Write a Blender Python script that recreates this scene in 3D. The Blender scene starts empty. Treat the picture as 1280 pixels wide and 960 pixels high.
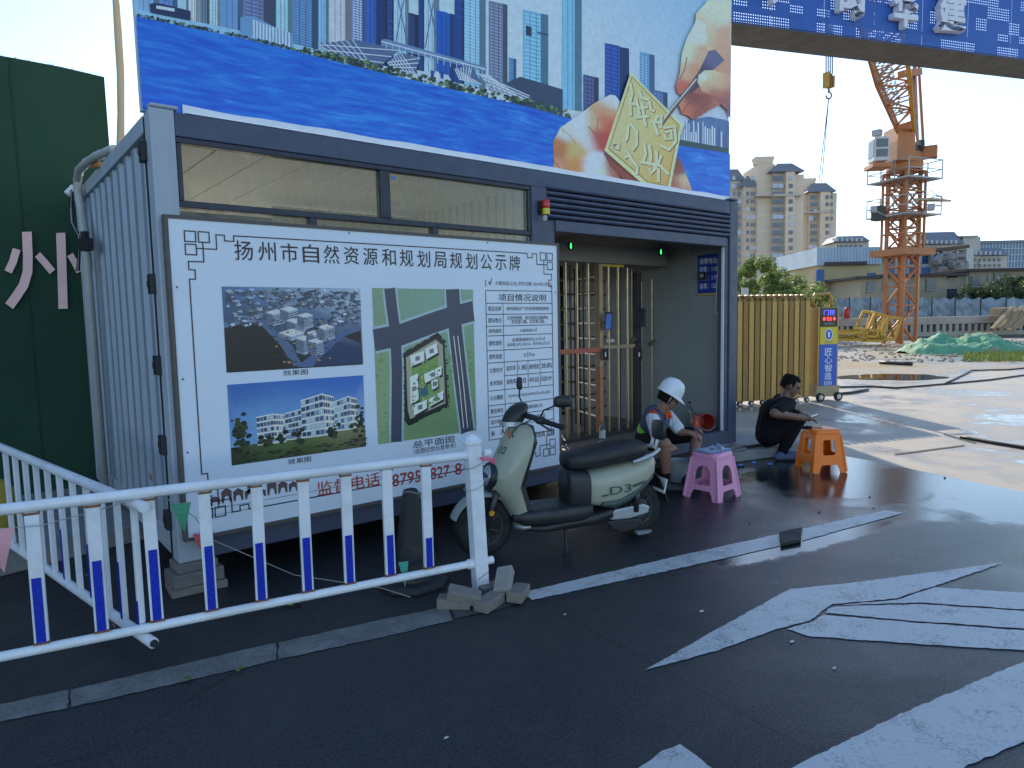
import bpy, bmesh, math, random
from mathutils import Vector, Matrix, noise
from mathutils.geometry import delaunay_2d_cdt, tessellate_polygon
scene = bpy.context.scene
C = scene.collection
R = math.radians
random.seed(7)

# ------------------------------------------------------------------ camera
CP = Vector((-0.9649, -4.5287, 1.6564))
YAW, PITCH, ROLL, FPX = 0.6767, -0.0911, -0.0207, 857.96
_f = Vector((math.sin(YAW)*math.cos(PITCH), math.cos(YAW)*math.cos(PITCH), math.sin(PITCH)))
_r0 = Vector((math.cos(YAW), -math.sin(YAW), 0)); _u0 = _r0.cross(_f)
_c, _s = math.cos(ROLL), math.sin(ROLL)
RT = _r0*_c + _u0*_s; UP = _u0*_c - _r0*_s; FW = _f
cam = bpy.data.cameras.new('camera'); camo = bpy.data.objects.new('camera', cam); C.objects.link(camo)
cam.sensor_fit = 'HORIZONTAL'; cam.sensor_width = 36; cam.lens = FPX/1280*36
cam.clip_start = 0.05; cam.clip_end = 3000
camo.matrix_world = Matrix(((RT.x, UP.x, -FW.x, CP.x), (RT.y, UP.y, -FW.y, CP.y), (RT.z, UP.z, -FW.z, CP.z), (0, 0, 0, 1)))
scene.camera = camo

# ------------------------------------------------------------------ light
SUN_AZ, SUN_EL = 37.0, 27.0          # degrees clockwise from +Y, above the horizon
world = bpy.data.worlds.new('World'); scene.world = world; world.use_nodes = True
wn = world.node_tree; wn.nodes.clear()
sky = wn.nodes.new('ShaderNodeTexSky'); sky.sky_type = 'NISHITA'; sky.sun_disc = False
sky.sun_elevation = R(SUN_EL); sky.sun_rotation = R(SUN_AZ)
sky.air_density = 1.0; sky.dust_density = 0.35; sky.ozone_density = 2.5; sky.altitude = 10
bg = wn.nodes.new('ShaderNodeBackground'); bg.inputs['Strength'].default_value = 0.12
wo = wn.nodes.new('ShaderNodeOutputWorld')
wn.links.new(sky.outputs[0], bg.inputs[0]); wn.links.new(bg.outputs[0], wo.inputs[0])
sl = bpy.data.lights.new('sun', 'SUN'); so = bpy.data.objects.new('sun', sl); C.objects.link(so)
sl.energy = 2.1; sl.angle = R(0.5); sl.color = (1.0, 0.90, 0.74)
sd = Vector((math.sin(R(SUN_AZ))*math.cos(R(SUN_EL)), math.cos(R(SUN_AZ))*math.cos(R(SUN_EL)), math.sin(R(SUN_EL))))
so.rotation_euler = sd.to_track_quat('Z', 'Y').to_euler(); so.location = (0, 0, 20)
scene.view_settings.view_transform = 'Standard'; scene.view_settings.look = 'None'
scene.view_settings.exposure = 1.3; scene.view_settings.gamma = 1.0
scene.view_settings.use_curve_mapping = False
scene.cycles.max_bounces = 6

# ------------------------------------------------------------------ pixel -> point on a real plane
def ray(x, y): return FW + RT*((x-640)/FPX) - UP*((y-480)/FPX)
def atY(x, y, v): d = ray(x, y); return CP + d*((v-CP.y)/d.y)
def atX(x, y, v): d = ray(x, y); return CP + d*((v-CP.x)/d.x)
def atZ(x, y, v=0.0): d = ray(x, y); return CP + d*((v-CP.z)/d.z)
def atD(x, y, t): return CP + ray(x, y)*t
def atP(x, y, P, n): d = ray(x, y); return CP + d*((Vector(P)-CP).dot(n)/d.dot(n))

# ------------------------------------------------------------------ mesh builder
class MB:
    def __init__(s): s.v = []; s.f = []
    def add(s, vs, fs):
        o = len(s.v); s.v += [Vector(v) for v in vs]; s.f += [tuple(i+o for i in f) for f in fs]; return s
    def hexa(s, p):   # 8 corners: bottom 4 ccw, top 4 ccw
        return s.add(p, [(3, 2, 1, 0), (4, 5, 6, 7), (0, 1, 5, 4), (1, 2, 6, 5), (2, 3, 7, 6), (3, 0, 4, 7)])
    def box(s, a, b):
        x0, y0, z0 = (min(a[i], b[i]) for i in range(3)); x1, y1, z1 = (max(a[i], b[i]) for i in range(3))
        return s.hexa([(x0, y0, z0), (x1, y0, z0), (x1, y1, z0), (x0, y1, z0), (x0, y0, z1), (x1, y0, z1), (x1, y1, z1), (x0, y1, z1)])
    def obox(s, c, size, ang=0, tilt=None):
        M = Matrix.Translation(c) @ Matrix.Rotation(ang, 4, 'Z')
        if tilt: M = M @ tilt
        hx, hy, hz = size[0]/2, size[1]/2, size[2]/2
        return s.hexa([M @ Vector(q) for q in ((-hx, -hy, -hz), (hx, -hy, -hz), (hx, hy, -hz), (-hx, hy, -hz), (-hx, -hy, hz), (hx, -hy, hz), (hx, hy, hz), (-hx, hy, hz))])
    def bar(s, a, b, w, h=None, up=(0, 0, 1)):   # rectangular bar from a to b
        a = Vector(a); b = Vector(b); h = h or w; d = (b-a).normalized(); u = Vector(up)
        if abs(d.dot(u)) > .98: u = Vector((0, 1, 0))
        x = d.cross(u).normalized()*(w/2); y = x.cross(d).normalized()*(h/2)
        return s.hexa([a-x-y, a+x-y, a+x+y, a-x+y, b-x-y, b+x-y, b+x+y, b-x+y])
    def cyl(s, a, b, r, r2=None, n=12, cap=True):
        a = Vector(a); b = Vector(b); r2 = r if r2 is None else r2; d = (b-a).normalized()
        u = Vector((0, 0, 1)) if abs(d.z) < .9 else Vector((1, 0, 0)); x = d.cross(u).normalized(); y = x.cross(d)
        vs = []
        for q, rr in ((a, r), (b, r2)):
            for i in range(n): t = 2*math.pi*i/n; vs.append(q + x*(math.cos(t)*rr) - y*(math.sin(t)*rr))
        fs = [(i, (i+1) % n, n+(i+1) % n, n+i) for i in range(n)]
        if cap: fs += [tuple(range(n-1, -1, -1)), tuple(range(n, 2*n))]
        return s.add(vs, fs)
    def tube(s, pts, r, n=8):
        pts = [Vector(p) for p in pts]; rs = r if isinstance(r, (list, tuple)) else [r]*len(pts)
        vs = []; fs = []; prev = None
        for k, p in enumerate(pts):
            d = (pts[min(k+1, len(pts)-1)] - pts[max(k-1, 0)]).normalized()
            if prev is None:
                u = Vector((0, 0, 1)) if abs(d.z) < .9 else Vector((1, 0, 0)); x = d.cross(u).normalized()
            else: x = (prev - d*prev.dot(d)).normalized()
            prev = x; y = x.cross(d)
            for i in range(n): t = 2*math.pi*i/n; vs.append(p + x*(math.cos(t)*rs[k]) - y*(math.sin(t)*rs[k]))
        for k in range(len(pts)-1):
            for i in range(n): fs.append((k*n+i, k*n+(i+1) % n, (k+1)*n+(i+1) % n, (k+1)*n+i))
        fs += [tuple(range(n-1, -1, -1)), tuple(range((len(pts)-1)*n, len(pts)*n))]
        return s.add(vs, fs)
    def lathe(s, prof, c=(0, 0, 0), n=20, M=None):   # prof [(r,z)]
        c = Vector(c); vs = []; fs = []
        for r, z in prof:
            for i in range(n):
                t = 2*math.pi*i/n; q = Vector((math.cos(t)*r, math.sin(t)*r, z)); vs.append((M @ q if M else q) + c)
        for k in range(len(prof)-1):
            for i in range(n): fs.append((k*n+i, k*n+(i+1) % n, (k+1)*n+(i+1) % n, (k+1)*n+i))
        fs += [tuple(range(n-1, -1, -1)), tuple(range((len(prof)-1)*n, len(prof)*n))]
        return s.add(vs, fs)
    def loft(s, rings, cap=True):
        n = len(rings[0]); vs = [p for r in rings for p in r]; fs = []
        for k in range(len(rings)-1):
            for i in range(n): fs.append((k*n+i, k*n+(i+1) % n, (k+1)*n+(i+1) % n, (k+1)*n+i))
        if cap: fs += [tuple(range(n-1, -1, -1)), tuple(range((len(rings)-1)*n, len(rings)*n))]
        return s.add(vs, fs)
    def prism(s, poly, ext):       # poly: 3-D points (planar), ext: extrusion vector
        poly = [Vector(p) for p in poly]; e = Vector(ext); n = len(poly)
        nn = Vector((0, 0, 0))
        for i in range(n): nn += poly[i].cross(poly[(i+1) % n])
        if nn.dot(e) < 0: poly = poly[::-1]
        return s.add(poly + [p+e for p in poly], [tuple(range(n-1, -1, -1)), tuple(range(n, 2*n))] + [(i, (i+1) % n, n+(i+1) % n, n+i) for i in range(n)])
    def sphere(s, c, r, n=12, m=8, M=None):
        rr = r if isinstance(r, (tuple, list)) else (r, r, r); c = Vector(c)
        vs = []; fs = []
        for j in range(m+1):
            ph = math.pi*j/m
            for i in range(n):
                t = 2*math.pi*i/n
                q = Vector((math.cos(t)*max(math.sin(ph), 1e-4)*rr[0], math.sin(t)*max(math.sin(ph), 1e-4)*rr[1], -math.cos(ph)*rr[2]))
                vs.append((M @ q if M else q) + c)
        for j in range(m):
            for i in range(n): fs.append((j*n+i, j*n+(i+1) % n, (j+1)*n+(i+1) % n, (j+1)*n+i))
        return s.add(vs, fs)
    def quad(s, a, b, c, d): return s.add([a, b, c, d], [(0, 1, 2, 3)])
    def xf(s, M): s.v = [M @ v for v in s.v]; return s

WM = {}
def mesh(name, mb):
    me = bpy.data.meshes.new(name); me.from_pydata([tuple(v) for v in mb.v], [], mb.f); me.validate(); me.update(); return me
def obj(name, mb, m, parent=None, local=False, smooth=False, bevel=0, seg=2, ang=None):
    me = mb if isinstance(mb, bpy.types.Mesh) else mesh(name, mb)
    if m is not None and not me.materials: me.materials.append(m)
    o = bpy.data.objects.new(name, me); C.objects.link(o)
    if smooth:
        for p in me.polygons: p.use_smooth = True
        if ang:
            try: me.set_sharp_from_angle(angle=R(ang))
            except Exception: pass
    if bevel:
        b = o.modifiers.new('bevel', 'BEVEL'); b.width = bevel; b.segments = seg; b.limit_method = 'ANGLE'; b.angle_limit = R(40)
    if parent is not None:
        o.parent = parent
        if not local: o.matrix_parent_inverse = WM[parent.name].inverted()
    WM[o.name] = WM[parent.name].copy() if (parent is not None and local) else Matrix()
    return o
def tag(o, label, cat, group=None, kind=None):
    if label: o['label'] = label
    if cat: o['category'] = cat
    if group: o['group'] = group
    if kind: o['kind'] = kind
    return o
def thing(name, label, cat, loc=(0, 0, 0), rotz=0, group=None):
    o = bpy.data.objects.new(name, None); C.objects.link(o); o.empty_display_size = .1
    o.location = loc; o.rotation_euler = (0, 0, rotz)
    WM[o.name] = Matrix.Translation(Vector(loc)) @ Matrix.Rotation(rotz, 4, 'Z')
    return tag(o, label, cat, group)
def struct(name, mb, m, **k):
    o = obj(name, mb, m, **k); o['kind'] = 'structure'; return o

# ------------------------------------------------------------------ materials
def lin(c): return c/12.92 if c <= .04045 else ((c+.055)/1.055)**2.4
def srgb(r, g, b): return tuple(lin(x/255) for x in (r, g, b))
class NT:
    def __init__(s, name):
        s.m = bpy.data.materials.new(name); s.m.use_nodes = True; s.t = s.m.node_tree
        s.b = s.t.nodes['Principled BSDF']; s.o = s.t.nodes['Material Output']
    def n(s, ty, **k):
        q = s.t.nodes.new(ty)
        for a, v in k.items(): setattr(q, a, v)
        return q
    def l(s, a, b): s.t.links.new(a, b)
    def coord(s, kind='Object'): return s.n('ShaderNodeTexCoord').outputs[kind]
    def geo(s): return s.n('ShaderNodeNewGeometry').outputs['Position']
    def noise(s, vec, scale, detail=4, rough=.55, dist=0):
        q = s.n('ShaderNodeTexNoise'); q.inputs['Scale'].default_value = scale; q.inputs['Detail'].default_value = detail
        q.inputs['Roughness'].default_value = rough; q.inputs['Distortion'].default_value = dist; s.l(vec, q.inputs['Vector']); return q.outputs[0]
    def ramp(s, fac, stops):
        q = s.n('ShaderNodeValToRGB'); e = q.color_ramp.elements
        while len(e) < len(stops): e.new(.5)
        for k, (p, c) in enumerate(stops):
            e[k].position = p; e[k].color = tuple(c)+(1,) if isinstance(c, (tuple, list)) else (c, c, c, 1)
        s.l(fac, q.inputs[0]); return q.outputs[0]
    def mix(s, fac, a, b, mode='MIX'):
        q = s.n('ShaderNodeMix', data_type='RGBA', blend_type=mode)
        for inp, v in ((q.inputs['Factor'], fac), (q.inputs['A'], a), (q.inputs['B'], b)):
            if isinstance(v, (int, float)): inp.default_value = v
            elif isinstance(v, (tuple, list)): inp.default_value = tuple(v)+(1,)
            else: s.l(v, inp)
        return q.outputs['Result']
    def math(s, op, a, b=0.0, clamp=False):
        q = s.n('ShaderNodeMath', operation=op); q.use_clamp = clamp
        for i, v in enumerate((a, b)):
            if isinstance(v, (int, float)): q.inputs[i].default_value = v
            else: s.l(v, q.inputs[i])
        return q.outputs[0]
    def maprange(s, v, a, b, c=0, d=1):
        q = s.n('ShaderNodeMapRange'); s.l(v, q.inputs[0])
        for i, x in enumerate((a, b, c, d)): q.inputs[i+1].default_value = x
        return q.outputs[0]
    def mapping(s, vec, scale=(1, 1, 1), rot=(0, 0, 0), loc=(0, 0, 0)):
        q = s.n('ShaderNodeMapping'); q.inputs['Scale'].default_value = scale; q.inputs['Rotation'].default_value = rot; q.inputs['Location'].default_value = loc
        s.l(vec, q.inputs[0]); return q.outputs[0]
    def bump(s, h, strength=.3, dist=.01):
        q = s.n('ShaderNodeBump'); q.inputs['Strength'].default_value = strength; q.inputs['Distance'].default_value = dist
        s.l(h, q.inputs['Height']); s.l(q.outputs[0], s.b.inputs['Normal']); return q
    def col(s, v):
        if isinstance(v, (tuple, list)): s.b.inputs['Base Color'].default_value = tuple(v)+(1,)
        else: s.l(v, s.b.inputs['Base Color'])
    def rough(s, v):
        if isinstance(v, (int, float)): s.b.inputs['Roughness'].default_value = v
        else: s.l(v, s.b.inputs['Roughness'])
MATS = {}
def mat(name, c, rough=.5, metal=0.0, var=.15, scale=6, dirt=0.0, dirtc=(.12, .10, .08), bump=0.0, bscale=40, streak=False, coat=0.0, spec=None):
    if name in MATS: return MATS[name]
    t = NT(name); v = t.coord()
    if streak: v2 = t.mapping(v, (1, 1, .08))
    else: v2 = v
    n1 = t.noise(v2, scale, 5, .6)
    base = t.mix(n1, tuple(x*(1-var) for x in c), tuple(min(1, x*(1+var)) for x in c))
    if dirt:
        n2 = t.ramp(t.noise(v2, scale*.45, 8, .7, .4), [(.5-.05, 0.0), (.78, 1.0)])
        base = t.mix(t.math('MULTIPLY', n2, dirt), base, dirtc)
    t.col(base); t.b.inputs['Metallic'].default_value = metal
    t.rough(t.maprange(t.noise(v, scale*2.3, 4), .3, .7, max(.02, rough*.8), min(1, rough*1.2)))
    if bump: t.bump(t.noise(v, bscale, 4), bump, .004)
    if coat: t.b.inputs['Coat Weight'].default_value = coat; t.b.inputs['Coat Roughness'].default_value = .08
    if spec is not None: t.b.inputs['Specular IOR Level'].default_value = spec
    MATS[name] = t.m; return t.m
def emit(name, c, s):
    if name in MATS: return MATS[name]
    t = NT(name); t.col(tuple(x*.3 for x in c)); t.b.inputs['Emission Color'].default_value = tuple(c)+(1,); t.b.inputs['Emission Strength'].default_value = s
    MATS[name] = t.m; return t.m
def glassy(name, tint, rough=.03, trans=1.0, ior=1.45):
    if name in MATS: return MATS[name]
    t = NT(name); t.col(tint); t.rough(rough); t.b.inputs['Transmission Weight'].default_value = trans; t.b.inputs['IOR'].default_value = ior
    MATS[name] = t.m; return t.m
def thin_glass(name, tint=(.9, .95, .95), refl=.12):
    if name in MATS: return MATS[name]
    t = NT(name); tr = t.n('ShaderNodeBsdfTransparent'); tr.inputs[0].default_value = tint+(1,)
    gl = t.n('ShaderNodeBsdfGlossy'); gl.inputs['Roughness'].default_value = .03
    fr = t.n('ShaderNodeFresnel'); fr.inputs[0].default_value = 1.5; df = t.n('ShaderNodeBsdfDiffuse'); df.inputs[0].default_value = (.42, .39, .30, 1)
    mz = t.n('ShaderNodeMixShader'); v_ = t.coord(); t.l(t.math('MULTIPLY', t.ramp(t.noise(t.mapping(v_, (1, 1, .35), rot=(0, .5, 0)), 2.2, 6, .7, .5), [(.4, .06), (.7, 1.0)]), .38), mz.inputs[0]); t.l(tr.outputs[0], mz.inputs[1]); t.l(df.outputs[0], mz.inputs[2])
    mx = t.n('ShaderNodeMixShader'); t.l(t.math('MULTIPLY', fr.outputs[0], refl*8), mx.inputs[0]); t.l(mz.outputs[0], mx.inputs[1]); t.l(gl.outputs[0], mx.inputs[2])
    t.l(mx.outputs[0], t.o.inputs[0]); MATS[name] = t.m; return t.m
def print_mat(name, rough=.35, grain=.10, gscale=60):
    if name in MATS: return MATS[name]
    t = NT(name); a = t.n('ShaderNodeVertexColor', layer_name='Col'); v = t.coord()
    n1 = t.noise(v, gscale, 6, .7)
    t.col(t.mix(1.0, a.outputs[0], t.ramp(n1, [(.25, 1-grain), (.75, 1+grain)]), 'MULTIPLY')); t.rough(rough)
    MATS[name] = t.m; return t.m

# flat print: coloured polygons in one mesh, lifted a fraction of a millimetre per layer
class Print:
    def __init__(s, N, base=.0): s.v = []; s.f = []; s.c = []; s.N = Vector(N); s.k = base
    def poly(s, pts, col, layer=0):
        s.k += 6e-6; o = len(s.v); cols = col if isinstance(col, list) else [col]*len(pts)
        for p, c in zip(pts, cols): s.v.append(Vector(p)+s.N*s.k); s.c.append(c)
        tri = tessellate_polygon([[Vector(p) for p in pts]])
        for t in tri:
            a, b, c = t
            nn = (Vector(pts[b])-Vector(pts[a])).cross(Vector(pts[c])-Vector(pts[a]))
            s.f.append((a+o, b+o, c+o) if nn.dot(s.N) > 0 else (a+o, c+o, b+o))
    def blend(s, pts2, ctrl, to3, layer=0, step=4, sig=10):   # outline in 2-D, colours spread from control points
        xs = [p[0] for p in pts2]; ys = [p[1] for p in pts2]; V = [Vector(p) for p in pts2]; n = len(V)
        x = min(xs)+step/2
        def inside(px, py):
            r = False; j = n-1
            for i in range(n):
                xi, yi = pts2[i]; xj, yj = pts2[j]
                if (yi > py) != (yj > py) and px < (xj-xi)*(py-yi)/(yj-yi)+xi: r = not r
                j = i
            return r
        while x < max(xs):
            y = min(ys)+step/2
            while y < max(ys):
                if inside(x, y): V.append(Vector((x, y)))
                y += step
            x += step
        vv, ee, ff, *_ = delaunay_2d_cdt(V, [(i, (i+1) % n) for i in range(n)], [list(range(n))], 1, 1e-4)
        o = len(s.v); s.k += 6e-6
        for q in vv:
            w = 0; c = [0, 0, 0]
            for cx, cy, cc in ctrl:
                k = math.exp(-((q.x-cx)**2+(q.y-cy)**2)/(2*sig*sig))+1e-9; w += k
                for i in range(3): c[i] += cc[i]*k
            s.v.append(to3(q.x, q.y)+s.N*s.k); s.c.append(tuple(x/w for x in c))
        for f in ff:
            a, b, c = [s.v[i+o] for i in f[:3]]
            s.f.append(tuple(i+o for i in (f if (b-a).cross(c-a).dot(s.N) > 0 else f[::-1])))
    def build(s, name, m, parent, local=False):
        me = bpy.data.meshes.new(name); me.from_pydata([tuple(v) for v in s.v], [], s.f); me.update()
        ca = me.color_attributes.new('Col', 'FLOAT_COLOR', 'POINT')
        ca.data.foreach_set('color', [x for c in s.c for x in (*[min(1, k) for k in c], 1)])
        return obj(name, me, m, parent, local=local)
def stroke(pts, w):   # 2-D polyline to polygon
    L = []; Rr = []
    for i, p in enumerate(pts):
        a = pts[max(i-1, 0)]; b = pts[min(i+1, len(pts)-1)]; dx, dy = b[0]-a[0], b[1]-a[1]; d = math.hypot(dx, dy) or 1
        ww = w[i] if isinstance(w, (list, tuple)) else w
        L.append((p[0]-dy/d*ww/2, p[1]+dx/d*ww/2)); Rr.append((p[0]+dy/d*ww/2, p[1]-dx/d*ww/2))
    return L + Rr[::-1]

TXT = {}
def text_geo(s, bold=0.0, ext=0.0):
    bold = min(bold, .005) if ext == 0 else bold; k = (s, bold, ext)
    if k in TXT: return TXT[k]
    cu = bpy.data.curves.new('t', 'FONT'); cu.body = s; cu.size = 1; cu.offset = bold; cu.extrude = ext; cu.resolution_u = 3
    o = bpy.data.objects.new('t', cu); C.objects.link(o)
    dg = bpy.context.evaluated_depsgraph_get(); me = bpy.data.meshes.new_from_object(o.evaluated_get(dg))
    vs = [v.co.copy() for v in me.vertices]; fs = [tuple(p.vertices) for p in me.polygons]
    bpy.data.objects.remove(o); bpy.data.curves.remove(cu); bpy.data.meshes.remove(me)
    TXT[k] = (vs, fs); return TXT[k]
def text(s, p00, p10, p01, bold=0.0, ext=0.0, mb=None, fit='box'):
    """lay the text in the box: p00 lower left, p10 lower right, p01 upper left (3-D)"""
    vs, fs = text_geo(s, bold, ext); mb = mb or MB()
    if not vs: return mb
    x0 = min(v.x for v in vs); x1 = max(v.x for v in vs); y0 = min(v.y for v in vs); y1 = max(v.y for v in vs)
    p00, p10, p01 = Vector(p00), Vector(p10), Vector(p01); U = p10-p00; V = p01-p00; N = U.cross(V).normalized()
    mb.add([p00+U*((v.x-x0)/(x1-x0))+V*((v.y-y0)/(y1-y0))+N*v.z for v in vs], fs); return mb
# ================================================================== SETTING
def asphalt_mat():
    t = NT('asphalt'); v = t.geo()
    grain = t.noise(v, 85, 4, .75); mid = t.noise(v, 9, 6, .65); big = t.noise(v, .9, 5, .6, .5)
    c = t.mix(t.ramp(grain, [(.40, 0.0), (.66, 1.0)]), (.006, .007, .009), (.060, .063, .072))
    c = t.mix(t.math('MULTIPLY', t.ramp(mid, [(.45, 0.0), (.75, 1.0)]), .35), c, (.06, .058, .055))
    c = t.mix(t.math('MULTIPLY', t.ramp(t.noise(v, .55, 7, .7, .8), [(.48, 0.0), (.66, 1.0)]), .40), c, (.058, .056, .054))
    ck = t.n('ShaderNodeTexVoronoi', feature='DISTANCE_TO_EDGE'); ck.inputs['Scale'].default_value = .42; t.l(t.mix(.12, v, t.n('ShaderNodeTexNoise').outputs['Color']), ck.inputs['Vector'])
    c = t.mix(t.math('MULTIPLY', t.ramp(ck.outputs['Distance'], [(.0, 1.0), (.0035, 0.0)]), .6), c, (.004, .004, .004))
    spk = t.ramp(t.noise(v, 75, 2, .5), [(.71, 0.0), (.74, 1.0)])
    c = t.mix(t.math('MULTIPLY', spk, .5), c, (.16, .16, .16))
    sep = t.n('ShaderNodeSeparateXYZ'); t.l(v, sep.inputs[0])
    # wet film: the hosed-down right side of the road
    gx = t.maprange(sep.outputs[0], .8, 5.6, 0.0, 1.0)
    wet = t.math('ADD', gx, t.math('MULTIPLY', t.math('SUBTRACT', big, .5), 1.5))
    d = t.n('ShaderNodeVectorMath', operation='DISTANCE'); t.l(v, d.inputs[0]); d.inputs[1].default_value = (5.75, -1.35, 0)
    pool = t.math('SUBTRACT', 1.25, t.math('ADD', d.outputs['Value'], t.math('MULTIPLY', t.math('SUBTRACT', big, .5), 2.2)))
    wet = t.math('MAXIMUM', wet, t.math('MULTIPLY', pool, 1.6))
    pa_, pb_ = atZ(905, 703), atZ(1095, 655); pc_ = (pa_+pb_)/2; an_ = math.atan2(pb_.y-pa_.y, pb_.x-pa_.x)
    mv = t.n('ShaderNodeVectorMath', operation='SUBTRACT'); t.l(v, mv.inputs[0]); mv.inputs[1].default_value = tuple(pc_)
    ln_ = t.n('ShaderNodeVectorMath', operation='LENGTH'); t.l(t.mapping(mv.outputs[0], (1/((pb_-pa_).length/2), 1/.13, 0), rot=(0, 0, -an_)) if False else t.mapping(t.mapping(mv.outputs[0], rot=(0, 0, -an_)), (1/((pb_-pa_).length/2), 1/.13, 0)), ln_.inputs[0])
    pool2 = t.math('SUBTRACT', 2.1, t.math('ADD', ln_.outputs['Value'], t.math('MULTIPLY', t.math('SUBTRACT', t.noise(v, 4, 5, .7), .5), 1.6)))
    wet = t.math('MAXIMUM', wet, pool2)
    wetm = t.ramp(wet, [(.30, 0.0), (.85, 1.0)])
    c = t.mix(t.math('MULTIPLY', wetm, .55), c, (.012, .013, .016))
    t.col(c)
    t.rough(t.ramp(wet, [(.0, .46), (.45, .32), (.80, .19), (1.0, .07)]))
    t.l(t.ramp(wet, [(.0, .38), (.5, .55), (1.0, .65)]), t.b.inputs['Specular IOR Level'])
    bs = t.math('ADD', t.math('MULTIPLY', grain, 1.0), t.math('MULTIPLY', mid, .8))
    bm = t.bump(bs, .5, .006); t.l(t.ramp(wet, [(.1, .8), (.8, .45), (1.0, .12)]), bm.inputs['Strength'])
    return t.m
def concrete_mat(name, c1, c2, wet_amt, dry_r=.75):
    t = NT(name); v = t.geo()
    a = t.noise(v, .55, 7, .65, .6); b = t.noise(v, 7, 6, .65); g = t.noise(v, 120, 3, .6)
    c = t.mix(b, c1, c2); c = t.mix(t.math('MULTIPLY', t.ramp(g, [(.4, 0.0), (.7, 1.0)]), .25), c, tuple(x*.55 for x in c1))
    w = t.ramp(t.mix(.4, a, t.noise(v, 2.3, 6, .7)), [(.47, 0.0), (.60, 1.0)])
    w = t.math('MULTIPLY', w, wet_amt)
    c = t.mix(w, c, tuple(x*.55 for x in c1)); t.col(c)
    t.rough(t.mix(w, (dry_r,)*3, (.10,)*3)); bm = t.bump(t.math('ADD', b, t.math('MULTIPLY', g, .3)), .18, .006)
    return t.m
M_asph = asphalt_mat()
M_conc = concrete_mat('apron_concrete', (.43, .37, .29), (.54, .48, .40), .9)
M_kerb = mat('kerb_stone', (.24, .24, .24), .8, var=.3, scale=9, dirt=.5, bump=.5, bscale=60)
M_walk = mat('sidewalk_concrete', (.26, .26, .26), .85, var=.3, scale=5, dirt=.4, bump=.4, bscale=50)
def dirt_mat():
    t = NT('site_dirt'); v = t.geo()
    a = t.noise(v, .22, 7, .7, .8); b = t.noise(v, 3, 6, .7)
    c = t.mix(b, (.30, .21, .11), (.42, .32, .19)); c = t.mix(t.ramp(a, [(.44, 0.0), (.58, 1.0)]), c, (.36, .33, .29))
    w = t.ramp(t.noise(v, .33, 5, .6, .3), [(.52, 0.0), (.58, 1.0)]); c = t.mix(t.math('MULTIPLY', w, .6), c, (.20, .17, .13))
    t.col(c); t.rough(t.mix(w, (.9,)*3, (.08,)*3)); t.bump(t.math('ADD', b, a), .5, .05); return t.m
M_dirt = dirt_mat()

def sheet(name, pts, z, m, sub=0):
    mb = MB(); mb.add([(p[0], p[1], z) for p in pts], [tuple(range(len(pts)))]); return struct(name, mb, m)
sheet('ground', [(-700, -700), (700, -700), (700, 700), (-700, 700)], -.03, mat('distant_ground', (.24, .24, .24), .9, var=.3, scale=.05))
sheet('site_ground', [(7, 6), (13.5, 5.5), (19, 2.6), (60, -8), (140, -40), (200, 0), (160, 120), (10, 120), (0, 30), (0, 6)], -.012, M_dirt)
# asphalt road: everything on the camera side of the hoarding and left of the concrete entrance
road = sheet('road', [(-60, -60), (13, -60), (6.0, -5.2), (6.55, -2.62), (6.98, -1.1), (7.1, -.45), (7.1, 6), (-60, 6)], 0.0, M_asph)
sheet('entrance_apron', [(13, -60), (60, -60), (60, -8), (19, 2.6), (13.5, 5.5), (7.1, 6), (7.1, -.45), (6.98, -1.1), (6.55, -2.62), (6.0, -5.2)], -.002, M_conc)
# raised concrete pad with its kerb at the right end of the cabin
pad = MB(); pp = [(4.95, .12), (5.79, -.10), (6.55, -.30), (7.0, -.42), (7.1, 3.6), (4.95, 3.6)]
pad.prism([(x, y, 0.002) for x, y in pp], (0, 0, .118)); struct('pavement', pad, M_walk, bevel=.012)
# left pavement behind the kerb
kl = MB(); a0, a1 = Vector((-9, -.9, 0)), Vector((2.5, 2.05, 0))
kd = (a1-a0).normalized(); kn = Vector((-kd.y, kd.x, 0))
walk = MB(); walk.prism([a0+kn*.12, a1+kn*.12, a1+kn*.12+Vector((0, 3, 0)), a0+kn*.12+Vector((0, 6, 0))], (0, 0, .125)); w_o = struct('pavement', walk, M_walk)
nk = 12
for i in range(nk):
    q0 = a0+kd*((a1-a0).length*i/nk+.006); q1 = a0+kd*((a1-a0).length*(i+1)/nk-.006)
    m_ = MB(); m_.prism([q0, q1, q1+kn*.115, q0+kn*.115], (0, 0, .135)); obj('kerb_stone', m_, M_kerb, w_o, bevel=.012)

# ---- painted markings, worn thermoplastic
def paint_mat(name, wear, c=(.60, .60, .58)):
    t = NT(name); v = t.geo(); a = t.noise(v, 5, 8, .75, .3); g = t.noise(v, 60, 4, .7)
    cc = t.mix(a, tuple(x*.78 for x in c), tuple(min(1, x*1.12) for x in c))
    cc = t.mix(t.math('MULTIPLY', t.ramp(t.math('ADD', t.math('MULTIPLY', a, .7), t.math('MULTIPLY', g, .45)), [(.60-wear*.2, 0.0), (.74-wear*.12, 1.0)]), .75), cc, (.07, .07, .075))
    cr = t.n('ShaderNodeTexVoronoi', feature='DISTANCE_TO_EDGE'); cr.inputs['Scale'].default_value = 1.3; t.l(t.mapping(v, (1, 1, 1)), cr.inputs['Vector'])
    t.col(t.mix(t.ramp(cr.outputs['Distance'], [(.0, .25), (.006, 0.0)]), cc, (.2, .2, .2))); t.rough(.42); t.bump(g, .25, .003); return t.m
M_paint = paint_mat('road_paint', .10, (.60, .585, .56)); M_paint_dirty = paint_mat('dirty_road_paint', .75, (.27, .26, .24))
def gpoly(pts, z=.004): return [atZ(x, y, z) for x, y in pts]
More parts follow.
